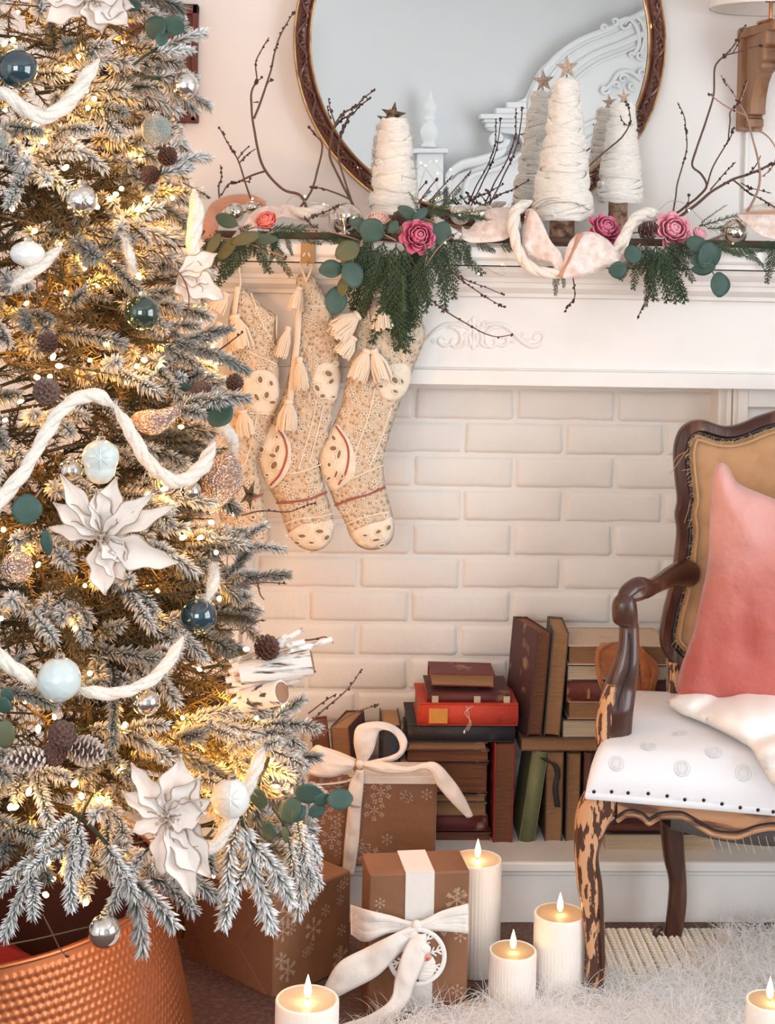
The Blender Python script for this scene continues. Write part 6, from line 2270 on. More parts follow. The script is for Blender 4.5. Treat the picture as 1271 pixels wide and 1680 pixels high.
hs = [(1181, 1211, 921, 1092, 'black2', (.02, .02, .025), 'page_l', 'pages', 'thick pale paged book at the bottom of the right stack'),
      (1152, 1180, 931, 1092, 'tan3', (.42, .24, .14), 'page', 'pages', 'tan paper covered book second from the bottom of the right stack'),
      (1118, 1151, 929, 1092, 'maroonl', (.10, .018, .016), 'page', 'spine', 'maroon leather book with gilt spine in the right stack'),
      (1092, 1117, 929, 1094, 'navyk', (.025, .025, .035), 'page_l', 'pages', 'black covered pale paged book near top of the right stack'),
      (1060, 1091, 931, 1096, 'paper', (.62, .48, .36), 'page', 'pages', 'paper covered book on top of the right stack')]
for y0, y1, x0, x1, cn, cc, pg, fc_, lab in hs:
    o = book(x0, y0, x1, y1, YB + .004, .15, 'flat', fc_, (cn, cc), lab, pg, yaw=random.uniform(-.01, .01))
    if cn == 'maroonl':
        mb = MB()
        for x in (-.062, .028, .07):
            mb.box((x, -.0064, .008), (x + .006, -.0035, .030))
        mb.ball((.07, -.006, .02), .009, 10, 6, (1, .15, 1))
        mb.build('gilt_tooling', M['gold'], o, local=True, kind='stuff')
book(992, 1352, 1150, 1367, YB - .04, .12, 'flat', 'spine', ('dkmaroon2', (.08, .02, .018)), 'dark maroon book under the chair on the pale one', 'page')
book(990, 1368, 1175, 1399, YB - .05, .14, 'flat', 'pages', ('black3', (.03, .025, .03)), 'wide pale paged book lying on the hearth under the chair', 'page_l')
book(530, 1205, 560, 1395, YB + .01, .12, 'up', 'pages', ('redbrown2', (.14, .035, .02)), 'upright reddish book behind the ribbon bow', 'page_d', lean=-.12)
book(556, 1195, 592, 1395, YB + .0, .12, 'up', 'pages', ('dkbrown7', (.09, .03, .025)), 'upright dark brown book behind the ribbon bow', 'page', lean=-.1, yaw=-.3)
book(622, 1190, 658, 1395, YB + .0, .12, 'up', 'spine', ('navyk2', (.015, .018, .03)), 'dark navy upright book seen through the bow loop', 'page')

# suede strap over the right stack
M['suede'] = mat('tan_suede', (.42, .15, .055), .9, sheen=.5, bump=(120, .002), var=(40, (.30, .09, .03), .4, .7))
sr = thing('suede_ribbon', 'tan orange suede ribbon tied over the right book stack behind the chair arm', 'ribbon', tuple(P(1010, 1060, 3.39)))
for e in ([(985, 1055, 3.392, 1030, 1050, 3.392), (980, 1070, 3.380, 1040, 1065, 3.380), (985, 1090, 3.382, 1045, 1090, 3.380), (990, 1110, 3.384, 1045, 1120, 3.384)],
          [(1010, 1053, 3.385, 988, 1056, 3.385), (985, 1068, 3.370, 978, 1066, 3.372), (984, 1100, 3.366, 977, 1098, 3.370), (992, 1125, 3.370, 985, 1128, 3.375), (996, 1127, 3.37, 990, 1130, 3.376)],
          [(1040, 1060, 3.380, 1052, 1060, 3.378), (1050, 1090, 3.375, 1065, 1080, 3.372), (1052, 1120, 3.372, 1070, 1115, 3.370), (1056, 1148, 3.372, 1072, 1145, 3.370)],
          [(1015, 1110, 3.380, 1050, 1110, 3.380), (1018, 1150, 3.374, 1056, 1140, 3.372), (1020, 1180, 3.372, 1056, 1170, 3.370), (1026, 1200, 3.37, 1050, 1195, 3.37)],
          [(1048, 1075, 3.374, 1060, 1070, 3.374), (1068, 1100, 3.370, 1080, 1095, 3.370), (1064, 1130, 3.368, 1072, 1140, 3.368)]):
    ribbon(e, 'suede').build('ribbon_length', M['suede'], sr, solid=.0022, auto=0)

# ---------------------------------------------------------------- parcels
M.update(
    kraft=mat('kraft_paper', (.26, .12, .06), .5, bump=(9, .010), var=(4, (.19, .085, .042), .45, .7)),
    flake=mat('pale_snowflake_print', (.52, .36, .25), .5, spec=.6),
    satin=mat('ivory_ribbon', (.80, .70, .62), .45, sheen=.6, bump=(26, .004), coat=.05),
    satinw=mat('white_velvet_ribbon', (.82, .78, .73), .5, sheen=.8, bump=(26, .003)),
)


def box_rot(c, w, d, h, yaw):
    """box whose near left-front corner... c = centre of the base"""
    return Matrix.Translation(c) @ Matrix.Rotation(yaw, 4, 'Z')


def snowflakes(root, mx, w, h, seed, n, face_y, margin=.01, side=None):
    rs_ = random.Random(seed)
    mb = MB()
    for _ in range(n):
        cx, cz = rs_.uniform(-w / 2 + margin, w / 2 - margin), rs_.uniform(margin, h - margin)
        r_ = rs_.choice((.010, .012, .022))
        r_ = min(r_, w / 2 - abs(cx) - .002, cz, h - cz)
        if r_ < .006:
            continue
        for k in range(6):
            a = k * pi / 3 + .5
            for (u0, u1, off_) in ((.0, 1, 0), (.5, .75, .6), (.5, .75, -.6), (.72, .95, .6), (.72, .95, -.6)):
                st_ = V((cos(a), sin(a))) * r_ * (u0 if off_ == 0 else u0)
                if off_ == 0:
                    en = V((cos(a), sin(a))) * r_
                else:
                    en = st_ + V((cos(a + off_), sin(a + off_))) * r_ * .32
                dd = (en - st_).normalized() if (en - st_).length > 0 else V((1, 0))
                nn = V((-dd.y, dd.x)) * r_ * .045
                pts = [st_ - nn, en - nn, en + nn, st_ + nn]
                q = []
                for p in pts:
                    x, z = cx + p.x, cz + p.y
                    q.append(side(x, z) if side else V((x, face_y, z)))
                mb.add(q, [(0, 1, 2, 3)])
    return mb


def parcel(name, label, near, w, d, h, yaw, zbase, flakes=14, seed=0, skip=()):
    """near = world point of the front face centre at the base; yaw turns the parcel"""
    t = thing(name, label, 'gift', (near.x, near.y, zbase), None, (0, 0, yaw))
    MB().box((-w / 2, 0, 0), (w / 2, d, h)).build('wrapping', M['kraft'], t, local=True, bevel=.004, bseg=3)
    snowflakes(t, None, w, h, seed, flakes, -.0006).build('snowflake_print', M['flake'], t, local=True, smooth=False, kind='stuff')
    return t


def P2(px, py, Y):
    return P(px, py, Y)


# parcel with the big bow, standing on the hearth
Yg = 3.264
a, b = P(503, 1436, Yg), P(716, 1276, Yg)
w1, h1_ = b.x - a.x, b.z - HZ
g1 = parcel('gift_box', 'kraft wrapped gift box with ivory bow standing on the hearth', V(((a.x + b.x) / 2, Yg, 0)), w1, .095, h1_, .0, HZ + .0005, 22, 4)
c0 = ORG[g1.name]


def lc_(px, py, Y, root=None):
    return P(px, py, Y) - ORG[(root or g1).name]


def rib(root, e, name='ribbon_length', m='satin', n=6, th=.0012):
    o = ribbon(e, m, n).build(name, M[m], root, solid=th, auto=0)
    return o


zt_ = Yg - .003
# band round the box and along the right edge
MB().box((w1 * .5 - .004 - .0, .008, .0), (w1 * .5 + .0016, .09, h1_ + .0015)).build('side_flap', M['flake'], g1, local=True, bevel=.001)
MB().box((lc_(596, 1270, Yg).x, -.0030, h1_ - .013), (w1 / 2 + .001, .085, h1_ + .0028)).build('top_band', M['satin'], g1, local=True, bevel=.0015)
rib(g1, [(574, 1280, Yg - .004, 595, 1280, Yg - .004), (570, 1330, Yg - .008, 592, 1330, Yg - .008), (565, 1380, Yg - .008, 588, 1385, Yg - .010), (561, 1436, Yg - .004, 580, 1438, Yg - .004)], 'front_band')
rib(g1, [(505, 1276, Yg + .02, 512, 1290, Yg - .004), (545, 1268, Yg + .03, 560, 1285, Yg - .006), (575, 1256, Yg + .03, 590, 1278, Yg - .008)], 'top_band')
# bow
rib(g1, [(578, 1262, Yg - .010, 584, 1248, Yg - .010), (545, 1275, Yg - .030, 548, 1235, Yg - .020), (512, 1272, Yg - .035, 520, 1222, Yg - .020), (505, 1258, Yg - .02, 506, 1240, Yg - .01), (515, 1240, Yg + .01, 522, 1225, Yg + .015), (550, 1240, Yg + .015, 552, 1232, Yg + .01), (584, 1252, Yg - .004, 586, 1246, Yg - .004)], 'bow_loop')
rib(g1, [(586, 1248, Yg - .012, 598, 1254, Yg - .012), (580, 1215, Yg - .024, 612, 1232, Yg - .018), (588, 1190, Yg - .020, 622, 1200, Yg - .010), (625, 1184, Yg + .0, 640, 1200, Yg - .01), (655, 1196, Yg + .01, 652, 1212, Yg + .0), (668, 1220, Yg + .0, 655, 1230, Yg - .01), (650, 1246, Yg - .010, 640, 1240, Yg - .016), (598, 1256, Yg - .012, 598, 1250, Yg - .012)], 'bow_loop')
rib(g1, [(592, 1258, Yg - .014, 594, 1248, Yg - .014), (625, 1268, Yg - .026, 630, 1250, Yg - .022), (665, 1268, Yg - .030, 668, 1258, Yg - .024), (700, 1262, Yg - .030, 712, 1250, Yg - .026), (718, 1290, Yg - .034, 742, 1278, Yg - .028), (742, 1318, Yg - .036, 762, 1308, Yg - .030), (766, 1342, Yg - .034, 776, 1338, Yg - .030)], 'ribbon_tail')
rib(g1, [(584, 1262, Yg - .012, 598, 1262, Yg - .012), (572, 1290, Yg - .016, 595, 1300, Yg - .016), (570, 1320, Yg - .014, 592, 1325, Yg - .014)], 'ribbon_tail')
MB().ball(P(590, 1254, Yg - .016), .0085, 14, 10, (1, .8, 1.1)).build('knot', M['satin'], g1)
# big parcel at floor level, turned so that a corner points to the room
Yc = 2.96
C0 = P(447, 1665, Yc)
C0.z = 0
hL = P(447, 1478, Yc).z
dl = V((P(300, 1585, 3.14).x - C0.x, 3.14 - Yc, 0))
yawL = math.atan2(dl.y, dl.x) - pi
dr = V((dl.y, -dl.x, 0)).normalized()
wR = .20
g2 = thing('gift_box', 'large kraft wrapped gift box with folded ends between tree collar and small gift', 'gift', tuple(C0))
Lf = dl.length
mb = MB()
ctr = C0 + dl * .5 + dr * wR * .5
pts = [C0, C0 + dr * wR, C0 + dr * wR + dl, C0 + dl]
mb.prism([p.copy() for p in pts], (0, 0, hL))
mb.build('wrapping', M['kraft'], g2, bevel=.005, bseg=3)
nL = V((-dl.y, dl.x, 0)).normalized()
if nL.dot(V((0, -1, 0))) < 0:
    nL = -nL


def onL(u, v, d=.0012):
    return C0 + dl * u + V((0, 0, hL * v)) + nL * d


for tri, d in (([(.02, .98), (.98, .98), (.72, .55), (.30, .52)], .0035), ([(.02, .02), (.98, .02), (.60, .42), (.38, .42)], .0025), ([(.0, .04), (.0, .96), (.42, .62), (.50, .38)], .0018)):
    MB().prism([onL(u, v, 0) for u, v in tri], nL * d).build('folded_flap', M['kraft'], g2, smooth=False, bevel=.0006)
nR = -dl.normalized()
if nR.y > 0:
    pass
snowflakes(None, None, wR, hL, 9, 22, 0, side=lambda x, z: C0 + dr * (x + wR / 2) + nR * .0007 + V((0, 0, z))).build('snowflake_print', M['flake'], g2, smooth=False, kind='stuff')
MB().prism([C0 + dl * .15 + dr * .02 + V((0, 0, hL)), C0 + dl * .8 + dr * .01 + V((0, 0, hL)), C0 + dl * .75 + dr * .09 + V((0, 0, hL)), C0 + dl * .35 + dr * .07 + V((0, 0, hL))], (0, 0, .004)).build('folded_flap', M['kraft'], g2, smooth=False, bevel=.001)
# loose kraft paper flap
p_ = [P(318, 1478, 3.0), P(325, 1425, 3.0), P(380, 1432, 3.0), P(388, 1482, 2.98)]
g4 = thing('kraft_envelope', 'pale kraft paper bag standing behind the large gift box', 'paper bag', tuple(P(350, 1480, 3.22)))
a, b = P(322, 1520, 3.26), P(425, 1410, 3.26)
MB().box((a.x, 3.26, HZ * 0 + .0), (b.x, 3.28, b.z)).build('paper_body', M['kraft'], g4, bevel=.002)
MB().prism([P(x, y, 3.255) for x, y in ((322, 1440), (330, 1470), (372, 1478), (385, 1445), (388, 1412))], (0, .003, 0)).build('paper_flap', mat('pale_kraft', (.52, .33, .19), .6, bump=(12, .004)), g4, smooth=False)
a, b = P(262, 1535, 3.2), P(302, 1452, 3.2)
g5 = thing('gift_box', 'small plain brown gift box beside the copper collar', 'gift', (a.x, 3.2, 0))
MB().box((a.x, 3.2, 0), (b.x, 3.26, b.z)).build('wrapping', M['kraft'], g5, bevel=.003)

# small parcel in front
Ys = 2.925
a, b = P(603, 1660, Ys), P(770, 1432, Ys)
w3, h3_ = b.x - a.x + .004, b.z
g3 = parcel('gift_box', 'small upright kraft gift box with white ribbon and round snowflake tag', V(((a.x + b.x) / 2, Ys, 0)), w3, .10, h3_, .10, .0005, 20, 12)
Mx = Matrix.Translation(ORG[g3.name]) @ Matrix.Rotation(.10, 4, 'Z')
MI = Mx.inverted()


def rib3(e, name='ribbon_length', m='satinw', th=.0012):
    mb = ribbon(e, m)
    mb.v = [tuple(MI @ V(v)) for v in mb.v]
    return mb.build(name, M[m], g3, local=True, solid=th, auto=0)


YR = Ys - .010
bw = .030
MB().box((-.0265, -.0022, .004), (.0265, .0, h3_ + .002)).build('ribbon_band', M['satinw'], g3, local=True, bevel=.0008)
MB().box((-.0265, -.0022, h3_), (.0265, .1, h3_ + .0022)).build('ribbon_band', M['satinw'], g3, local=True, bevel=.0008)
for y0_, y1_, dy in ((1488, 1506, 0), (1502, 1522, 6), (1518, 1535, 12)):
    rib3([(575, y0_ - 4, YR + .05, 576, y1_ - 2, YR + .05), (600, y0_ + 4, YR, 600, y1_ + 10, YR), (640, (y0_ + 1515) / 2, YR - .006, 640, (y1_ + 1526) / 2, YR - .006), (683, 1512 + dy * .5, YR - .010, 683, 1522 + dy * .5, YR - .010), (725, (y0_ + 1508) / 2 - 4, YR - .006, 725, (y1_ + 1520) / 2, YR - .006), (768, y0_ - 6 + dy * .2, YR - .002, 768, y1_ - 4, YR - .002)], 'gathered_band')
rib3([(676, 1518, YR - .014, 690, 1535, YR - .014), (640, 1535, YR - .024, 655, 1565, YR - .022), (600, 1555, YR - .018, 620, 1600, YR - .026), (555, 1580, YR - .026, 580, 1622, YR - .030), (530, 1622, YR - .020, 548, 1638, YR - .028)], 'ribbon_tail')
rib3([(678, 1530, YR - .016, 700, 1530, YR - .016), (660, 1565, YR - .034, 698, 1570, YR - .034), (648, 1605, YR - .036, 680, 1615, YR - .036), (640, 1640, YR - .046, 665, 1650, YR - .040), (605, 1665, YR - .06, 622, 1690, YR - .06), (560, 1680, YR - .07, 575, 1700, YR - .07)], 'ribbon_tail')
kb = MB().ball(MI @ P(683, 1520, YR - .014), .010, 14, 10, (1, .8, 1.2))
kb.build('knot', M['satinw'], g3, local=True)
# snowflake tag
tc_ = P(684, 1570, YR - .020)
tg = thing('snowflake_tag', 'round white snowflake cut-out tag with bearded figure hanging from the small gift box', 'gift tag', tuple(tc_))
r_ = 49 * S(tc_.y)
M['tagw'] = mat('white_tag', (.85, .82, .80), .5)
mb = MB()
ring_ = [tc_ + V((cos(2 * pi * k / 48) * r_ * .93, 0, sin(2 * pi * k / 48) * r_ * .93)) for k in range(49)]
mb.tube(ring_, r_ * .08, 6, flat=(1, .4), up=None)
mb.build('tag_ring', M['tagw'], tg)
mb = MB()
for k in range(8):
    a = k * pi / 4 + .3

    def q(u, v=0):
        return tc_ + V(((cos(a) * u - sin(a) * v) * r_, 0, (sin(a) * u + cos(a) * v) * r_))
    mb.tube([q(.1), q(.92)], r_ * .035, 5)
    for u in (.5, .68):
        for sg in (1, -1):
            mb.tube([q(u), q(u + .14, .15 * sg)], r_ * .032, 5)
mb.build('snowflake', M['tagw'], tg)
MB().lathe([(.0005, -.001), (r_ * .9, -.001), (r_ * .9, .001), (.0005, .001)], tc_ + V((0, .003, 0)), 32, mat=Rx).build('backing_disc', M['kraft'], tg)
sf = MB()
MB().ball(tc_ + V((r_ * .22, -.003, -r_ * .30)), 1, 14, 10, (r_ * .42, .006, r_ * .5)).build('figure_beard', M['wool'], tg)
MB().ball(tc_ + V((r_ * .30, -.010, r_ * .10)), 1, 12, 8, (r_ * .18, .006, r_ * .16)).build('figure_face', mat('skin_tone_paint', (.62, .33, .24), .6), tg)
MB().ball(tc_ + V((r_ * .34, -.017, r_ * .08)), r_ * .05, 8, 6).build('figure_nose', M['rose_c'], tg)
MB().ball(tc_ + V((r_ * .22, -.008, r_ * .34)), 1, 12, 8, (r_ * .24, .007, r_ * .2)).build('figure_hat', M['tagw'], tg)

# ---------------------------------------------------------------- candles
M.update(
    wax=mat('ivory_wax', (.95, .87, .81), .45, sss=.6),
    waxtop=mat('glowing_wax_top', (.95, .80, .62), .4, sss=.7, emit=((1, .52, .22), .22)),  # faint emission stands in for flame light soaking into the wax
    flame=mat('flame', (1, .8, .4), .5, emit=((1, .70, .30), 9)),
    wick=mat('wick', (.12, .05, .03), .7),
)


def candle(px, top_py, rpx, Y, zb, label, gp='ivory pillar candles'):
    s = S(Y)
    r_ = rpx * s
    c = P(px, top_py, Y)
    h = c.z - zb
    t = thing('pillar_candle', label, 'candle', (c.x, Y, zb), None)
    nf = 44

    def fn(w, z):
        return 1 - .034 * (abs(sin(w * nf / 2)) ** .6 if z < h - .006 else 0)
    MB().lathe([(r_ * .97, 0), (r_, .003), (r_, h * .5), (r_, h - .006), (r_ * .995, h - .002), (r_ * .96, h), (r_ * .90, h - .001)], (c.x, Y, zb), 312, fn=fn).build('wax_body', M['wax'], t, auto=25)
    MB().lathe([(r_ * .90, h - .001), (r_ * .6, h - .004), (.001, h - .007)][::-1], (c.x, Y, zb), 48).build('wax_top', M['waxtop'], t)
    MB().tube([(c.x, Y, zb + h - .008), (c.x + .0006, Y, zb + h + .003)], .0011, 6).build('wick', M['wick'], t)
    fl = MB()
    fl.lathe([(.0005, 0), (.0042, .004), (.0058, .010), (.0052, .018), (.0028, .027), (.0004, .036)], (c.x + .0006, Y, zb + h + .001), 12)
    fl.build('flame', M['flame'], t)
    M['flame'].cycles.emission_sampling = 'NONE'
    for dz, en in ((.012, .10), (-.018, .05)):
        l = bpy.data.lights.new('candle_light', 'POINT')
        l.energy = en
        l.color = (1, .58, .25)
        l.shadow_soft_size = .006
        lo = bpy.data.objects.new('candle_light', l)
        COL.objects.link(lo)
        lo.location = (c.x, Y - (.0 if dz > 0 else .0), zb + h + dz)
        if dz < 0:
            lo.location.z = zb + h + .004
            lo.location.y -= .012
    return t


candle(783, 1408, 41, 3.09, .001, 'tallest ridged ivory pillar candle behind the small gift box')
candle(918, 1497, 43, 2.99, .012, 'medium ridged ivory pillar candle beside the front chair leg')
candle(841, 1558, 40, 2.94, .012, 'short ridged ivory pillar candle between the tall and medium ones')
candle(504, 1638, 53, 2.50, .001, 'ivory pillar candle in front of the large gift box at the bottom edge')
candle(1262, 1640, 39, 2.60, .012, 'ivory pillar candle cut by the bottom right corner')
# ---------------------------------------------------------------- chair
M.update(
    chairw=mat('dark_worn_walnut', (.055, .018, .011), .33, coat=.3, bump=(60, .0014), var=(26, (.15, .065, .038), .52, .70), aniso=(1, 1, .18)),
    chairp=mat('flaked_paint_wood', (.075, .028, .016), .45, bump=(70, .0015), var=(85, (.62, .34, .18), .49, .51), aniso=(1.2, 1.2, .28)),
    chairr=mat('scuffed_rail_wood', (.50, .26, .13), .5, bump=(90, .0018), var=(34, (.13, .05, .025), .48, .60), aniso=(.22, .22, 1.3)),
    channel=mat('dark_channel', (.02, .018, .025), .5),
    burlap=mat('burlap', (.76, .45, .23), .95, bump=(260, .0012, 'weave'), var=(16, (.60, .33, .15), .45, .7), sheen=.2),
    thread=mat('burlap_thread', (.50, .32, .17), .95),
    seatw=mat('white_seat_fabric', (.80, .82, .86), .38, sheen=.4, bump=(380, .0003), spec=.5),
    medal=mat('silver_white_medallion', (.74, .76, .79), .3),
    nail=mat('dark_nail_head', (.02, .02, .025), .35, metal=.6),
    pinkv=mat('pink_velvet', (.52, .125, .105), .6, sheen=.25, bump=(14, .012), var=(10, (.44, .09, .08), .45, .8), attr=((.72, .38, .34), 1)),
    throw=mat('white_knit_throw', (.95, .93, .89), .9, sheen=.2, bump=(300, .0006)),
    web=mat('grey_dust_cover', (.12, .11, .11), .9, bump=(200, .001)),
    furm=mat('white_fur', (.97, .965, .96), .6, trans=0),
    furb=mat('rug_backing', (.90, .89, .88), .95, bump=(60, .006)),
    knit=mat('cream_chunky_knit', (.78, .72, .62), .95, sheen=.4, bump=(140, .002)),
)

nt_ = M['furm'].node_tree
d1, d2, mx_ = nt_.nodes.new('ShaderNodeBsdfDiffuse'), nt_.nodes.new('ShaderNodeBsdfTranslucent'), nt_.nodes.new('ShaderNodeMixShader')
d1.inputs[0].default_value = d2.inputs[0].default_value = (.985, .98, .975, 1)
mx_.inputs[0].default_value = .45
nt_.links.new(d1.outputs[0], mx_.inputs[1])
nt_.links.new(d2.outputs[0], mx_.inputs[2])
nt_.links.new(mx_.outputs[0], nt_.nodes['Material Output'].inputs[0])


def sect(mb, rows, Ys_, dep, n=12, pw=.75):
    """loft through rows (y, xl, xr): left/right pixel edges at a height; depth half-size in metres"""
    ring_ = []
    for i, (y, xl, xr) in enumerate(rows):
        Y = Ys_[i] if isinstance(Ys_, (list, tuple)) else Ys_
        d = dep[i] if isinstance(dep, (list, tuple)) else dep
        c = P((xl + xr) / 2, y, Y)
        hw = (xr - xl) / 2 * S(Y)
        ring_.append((c, hw, d))
    cs = cr([c for c, _, _ in ring_], 4)
    hw = crs([h for _, h, _ in ring_], 4)
    dd = crs([d for _, _, d in ring_], 4)
    vs = []
    for c, h, d in zip(cs, hw, dd):
        for k in range(n):
            w = 2 * pi * k / n
            cx, sy = cos(w), sin(w)
            vs.append(c + V((h * math.copysign(abs(cx) ** pw, cx), d * math.copysign(abs(sy) ** pw, sy), 0)))
    N = len(cs)
    mb.add(vs, [(i * n + k, i * n + (k + 1) % n, (i + 1) * n + (k + 1) % n, (i + 1) * n + k) for i in range(N - 1) for k in range(n)] + [tuple(range(n - 1, -1, -1)), tuple((N - 1) * n + k for k in range(n))])
    return mb


ch = thing('antique_armchair', 'antique carved wooden armchair with burlap back and white seat, right of the books', 'chair', tuple(P(1100, 1600, 3.05)))
YL, YRr = 2.96, 3.20
leg = MB()
rows = [(1303, 957, 1020), (1322, 948, 1018), (1341, 943, 1003), (1376, 941, 987), (1410, 942, 983), (1445, 945, 988), (1497, 953, 991), (1548, 960, 993), (1583, 961, 994), (1617, 960, 990), (1640, 966, 986), (1652, 968, 984)]
sect(leg, rows, YL, [.030, .030, .028, .025, .022, .020, .017, .015, .015, .014, .010, .008], 16)
fl_ = leg.build('front_leg', M['chairp'], ch)
edge = MB()
edge.tube(cr([P(x, y, YL - .017) for y, x in ((1340, 1008), (1352, 996), (1376, 983), (1410, 978), (1445, 983), (1497, 986), (1548, 988), (1583, 989), (1617, 984), (1640, 980))], 5), .0042, 8)
edge.build('leg_bead', M['chairw'], ch)
# right-hand legs mirrored about the seat centre (outside the picture)
XM = P(1345, 1300, 2.92).x


def mirror_x(mb, shift=(0, 0, 0)):
    m2 = MB()
    m2.add([V((2 * XM - v[0], v[1] + shift[1], v[2] + shift[2])) for v in mb.v], [tuple(reversed(f)) for f in mb.f])
    return m2


mirror_x(leg, (0, -.11, 0)).build('front_leg', M['chairp'], ch)
rl = MB()
rows = [(1330, 1078, 1122), (1353, 1081, 1121), (1380, 1084, 1122), (1410, 1088, 1124), (1445, 1096, 1126), (1479, 1095, 1126), (1514, 1091, 1122), (1530, 1088, 1119), (1541, 1086, 1114)]
sect(rl, rows, YRr, [.022, .02, .018, .017, .016, .015, .014, .014, .014], 14)
rl.tube(cr([P(1095, 1540, YRr), P(1083, 1540, YRr - .004), P(1076, 1532, YRr - .004), P(1080, 1523, YRr - .004), P(1087, 1526, YRr - .004)], 5), crs([.011, .010, .008, .006, .003], 5), 8)
rl.build('rear_leg', M['chairw'], ch)
mirror_x(rl, (0, -.11, 0)).build('rear_leg', M['chairw'], ch)
# apron: front edge comes nearer towards the right
SL = -.25


def YA(px):
    return YL - .012 + (px - 962) * S(2.9) * SL


low = [(1012, 1350), (1026, 1341), (1040, 1340), (1055, 1346), (1064, 1354), (1072, 1350), (1085, 1344), (1114, 1343), (1130, 1349), (1150, 1361), (1172, 1373), (1203, 1377), (1220, 1373), (1236, 1367), (1255, 1363), (1271, 1362), (1310, 1366), (1345, 1372)]
top = [(x, 1303 + (x - 962) * .106) for x, _ in low]
lf_ = [P(x, y, YA(x)) for x, y in low]
tf_ = [P(x, y, YA(x)) for x, y in top]
mb = MB()
n = len(low)
vs = []
for j, u in enumerate((0, .5, 1)):
    for a, b in zip(lf_, tf_):
        p = a.lerp(b, u)
        vs.append(p + V((0, -.004 * sin(pi * u), 0)))
bs = [v + V((0, .028, 0)) for v in (lf_ + tf_)]
fs = [(j * n + i, j * n + i + 1, (j + 1) * n + i + 1, (j + 1) * n + i) for j in range(2) for i in range(n - 1)]
o_ = len(vs)
vs += bs
fs += [(o_ + i + 1, o_ + i, o_ + n + i, o_ + n + i + 1) for i in range(n - 1)] + [(i + 1, i, o_ + i, o_ + i + 1) for i in range(n - 1)]
mb.add(vs, fs)
mb.build('apron', M['chairr'], ch, auto=35)
ab = MB()
lowc = cr([P(x, y - 3, YA(x) - .003) for x, y in low], 3)
ab.tube(lowc, .0045, 8)
ab.build('apron_bead', M['chairr'], ch)
ab2 = MB().tube([p + V((0, -.001, .009)) for p in lowc], .0022, 6).build('carved_groove', M['channel'], ch)
p1, p2 = P(985, 1320, YL + .02), P(1100, 1322, YRr)
mb = MB()
for a, b in ((p1, p2), (V((2 * XM - p1.x, p1.y - .11, p1.z)), V((2 * XM - p2.x, p2.y - .11, p2.z)))):
    d = (b - a).normalized()
    s_ = V((-d.y, d.x, 0)) * .014
    mb.prism([a - s_ + V((0, 0, .028)), b - s_ + V((0, 0, .028)), b + s_ + V((0, 0, .028)), a + s_ + V((0, 0, .028))][::-1], (0, 0, -.05))
a, b = p2, V((2 * XM - p2.x, p2.y - .11, p2.z))
d = (b - a).normalized()
s_ = V((-d.y, d.x, 0)) * .014
mb.prism([a - s_ + V((0, 0, .028)), b - s_ + V((0, 0, .028)), b + s_ + V((0, 0, .028)), a + s_ + V((0, 0, .028))][::-1], (0, 0, -.05))
mb.build('side_rail', M['chairw'], ch, bevel=.003)
wb = MB()
rows = []
for i in range(13):
    u = i / 12
    x = 1100 + u * 300
    sag = 22 * sin(pi * min(1, u * .9 + .05))
    rows.append([P(x, 1340 + sag * .4 + u * 20, YA(x) + .03), P(x, 1356 + sag + u * 18, YA(x) + .09), P(x - 20, 1340 + sag, YA(x) + .2)])
wb.grid(rows)
wb.build('dust_cover', M['web'], ch, solid=.002)
wt = MB()
for i in range(9):
    x = 1165 + i * 13
    wt.tube([P(x, 1372, YA(x) + .030), P(x + 3, 1384, YA(x) + .05), P(x + 8, 1394 + (i % 3) * 4, YA(x) + .07)], .0005, 4)
wt.build('stray_threads', M['linen'], ch, kind='stuff')

# seat cushion: domed, built over the turned seat plan
fl0, fr0 = P(960, 1302, YL - .03), None
zs0 = P(962, 1300, YL - .03).z
AX = V((1, SL, 0)).normalized()            # along the front edge
BX = V((-SL * .55 + .12, 1, 0)).normalized()          # towards the back
W_S, D_S = .70, .40
mb = MB()
nu, nv = 40, 26
O_ = fl0.copy()
O_.z = zs0
HGT = .072


def seat_pt(u, v, lift=0):
    """u along the front 0..1, v depth 0..1"""
    e = min(u, 1 - u) * W_S
    g_ = min(v, 1 - v) * D_S
    k = max(0, min(1, e / .030))
    q = max(0, min(1, g_ / .05))
    z = HGT * (1 - (1 - k) ** 2.4) ** .5 * (1 - (1 - q) ** 2.4) ** .5
    z += .030 * sin(pi * u) * sin(pi * v) + .018 * v * k
    bulge = .010 * sin(pi * min(1, z / HGT))
    taper = .04 * v
    uu = taper + u * (1 - 2 * taper)
    return O_ + AX * (uu * W_S) + BX * (v * D_S) + V((0, 0, z + lift))


rows = [[seat_pt(.5 - .5 * cos(pi * i / nu), .5 - .5 * cos(pi * j / nv)) for i in range(nu + 1)] for j in range(nv + 1)]
rows = [[p.copy() for p in r__] for r__ in rows]
mb.grid(rows)
ring_ = rows[0] + [r__[-1] for r__ in rows[1:]] + rows[-1][-2::-1] + [r__[0] for r__ in rows[-2:0:-1]]
n = len(ring_)
mb.add(ring_ + [V((p.x, p.y, p.z - .012)) for p in ring_], [(i, (i + 1) % n, (i + 1) % n + n, i + n) for i in range(n)])
mb.build('seat_cushion', M['seatw'], ch, auto=0)
MB().tube([p + V((0, 0, -.006)) for p in rows[0]], .0062, 6, flat=(1, .35), up=(0, 0, 1)).build('seat_trim', M['seatw'], ch)


def seat_find(px, py):
    best, bd = None, 1e9
    for i in range(60):
        for j in range(50):
            p = seat_pt(i / 59 * .9, j / 49 * .8)
            x, y = project(p)
            d = (x - px) ** 2 + (y - py) ** 2
            if d < bd:
                bd, best = d, (i / 59 * .9, j / 49 * .8)
    return best


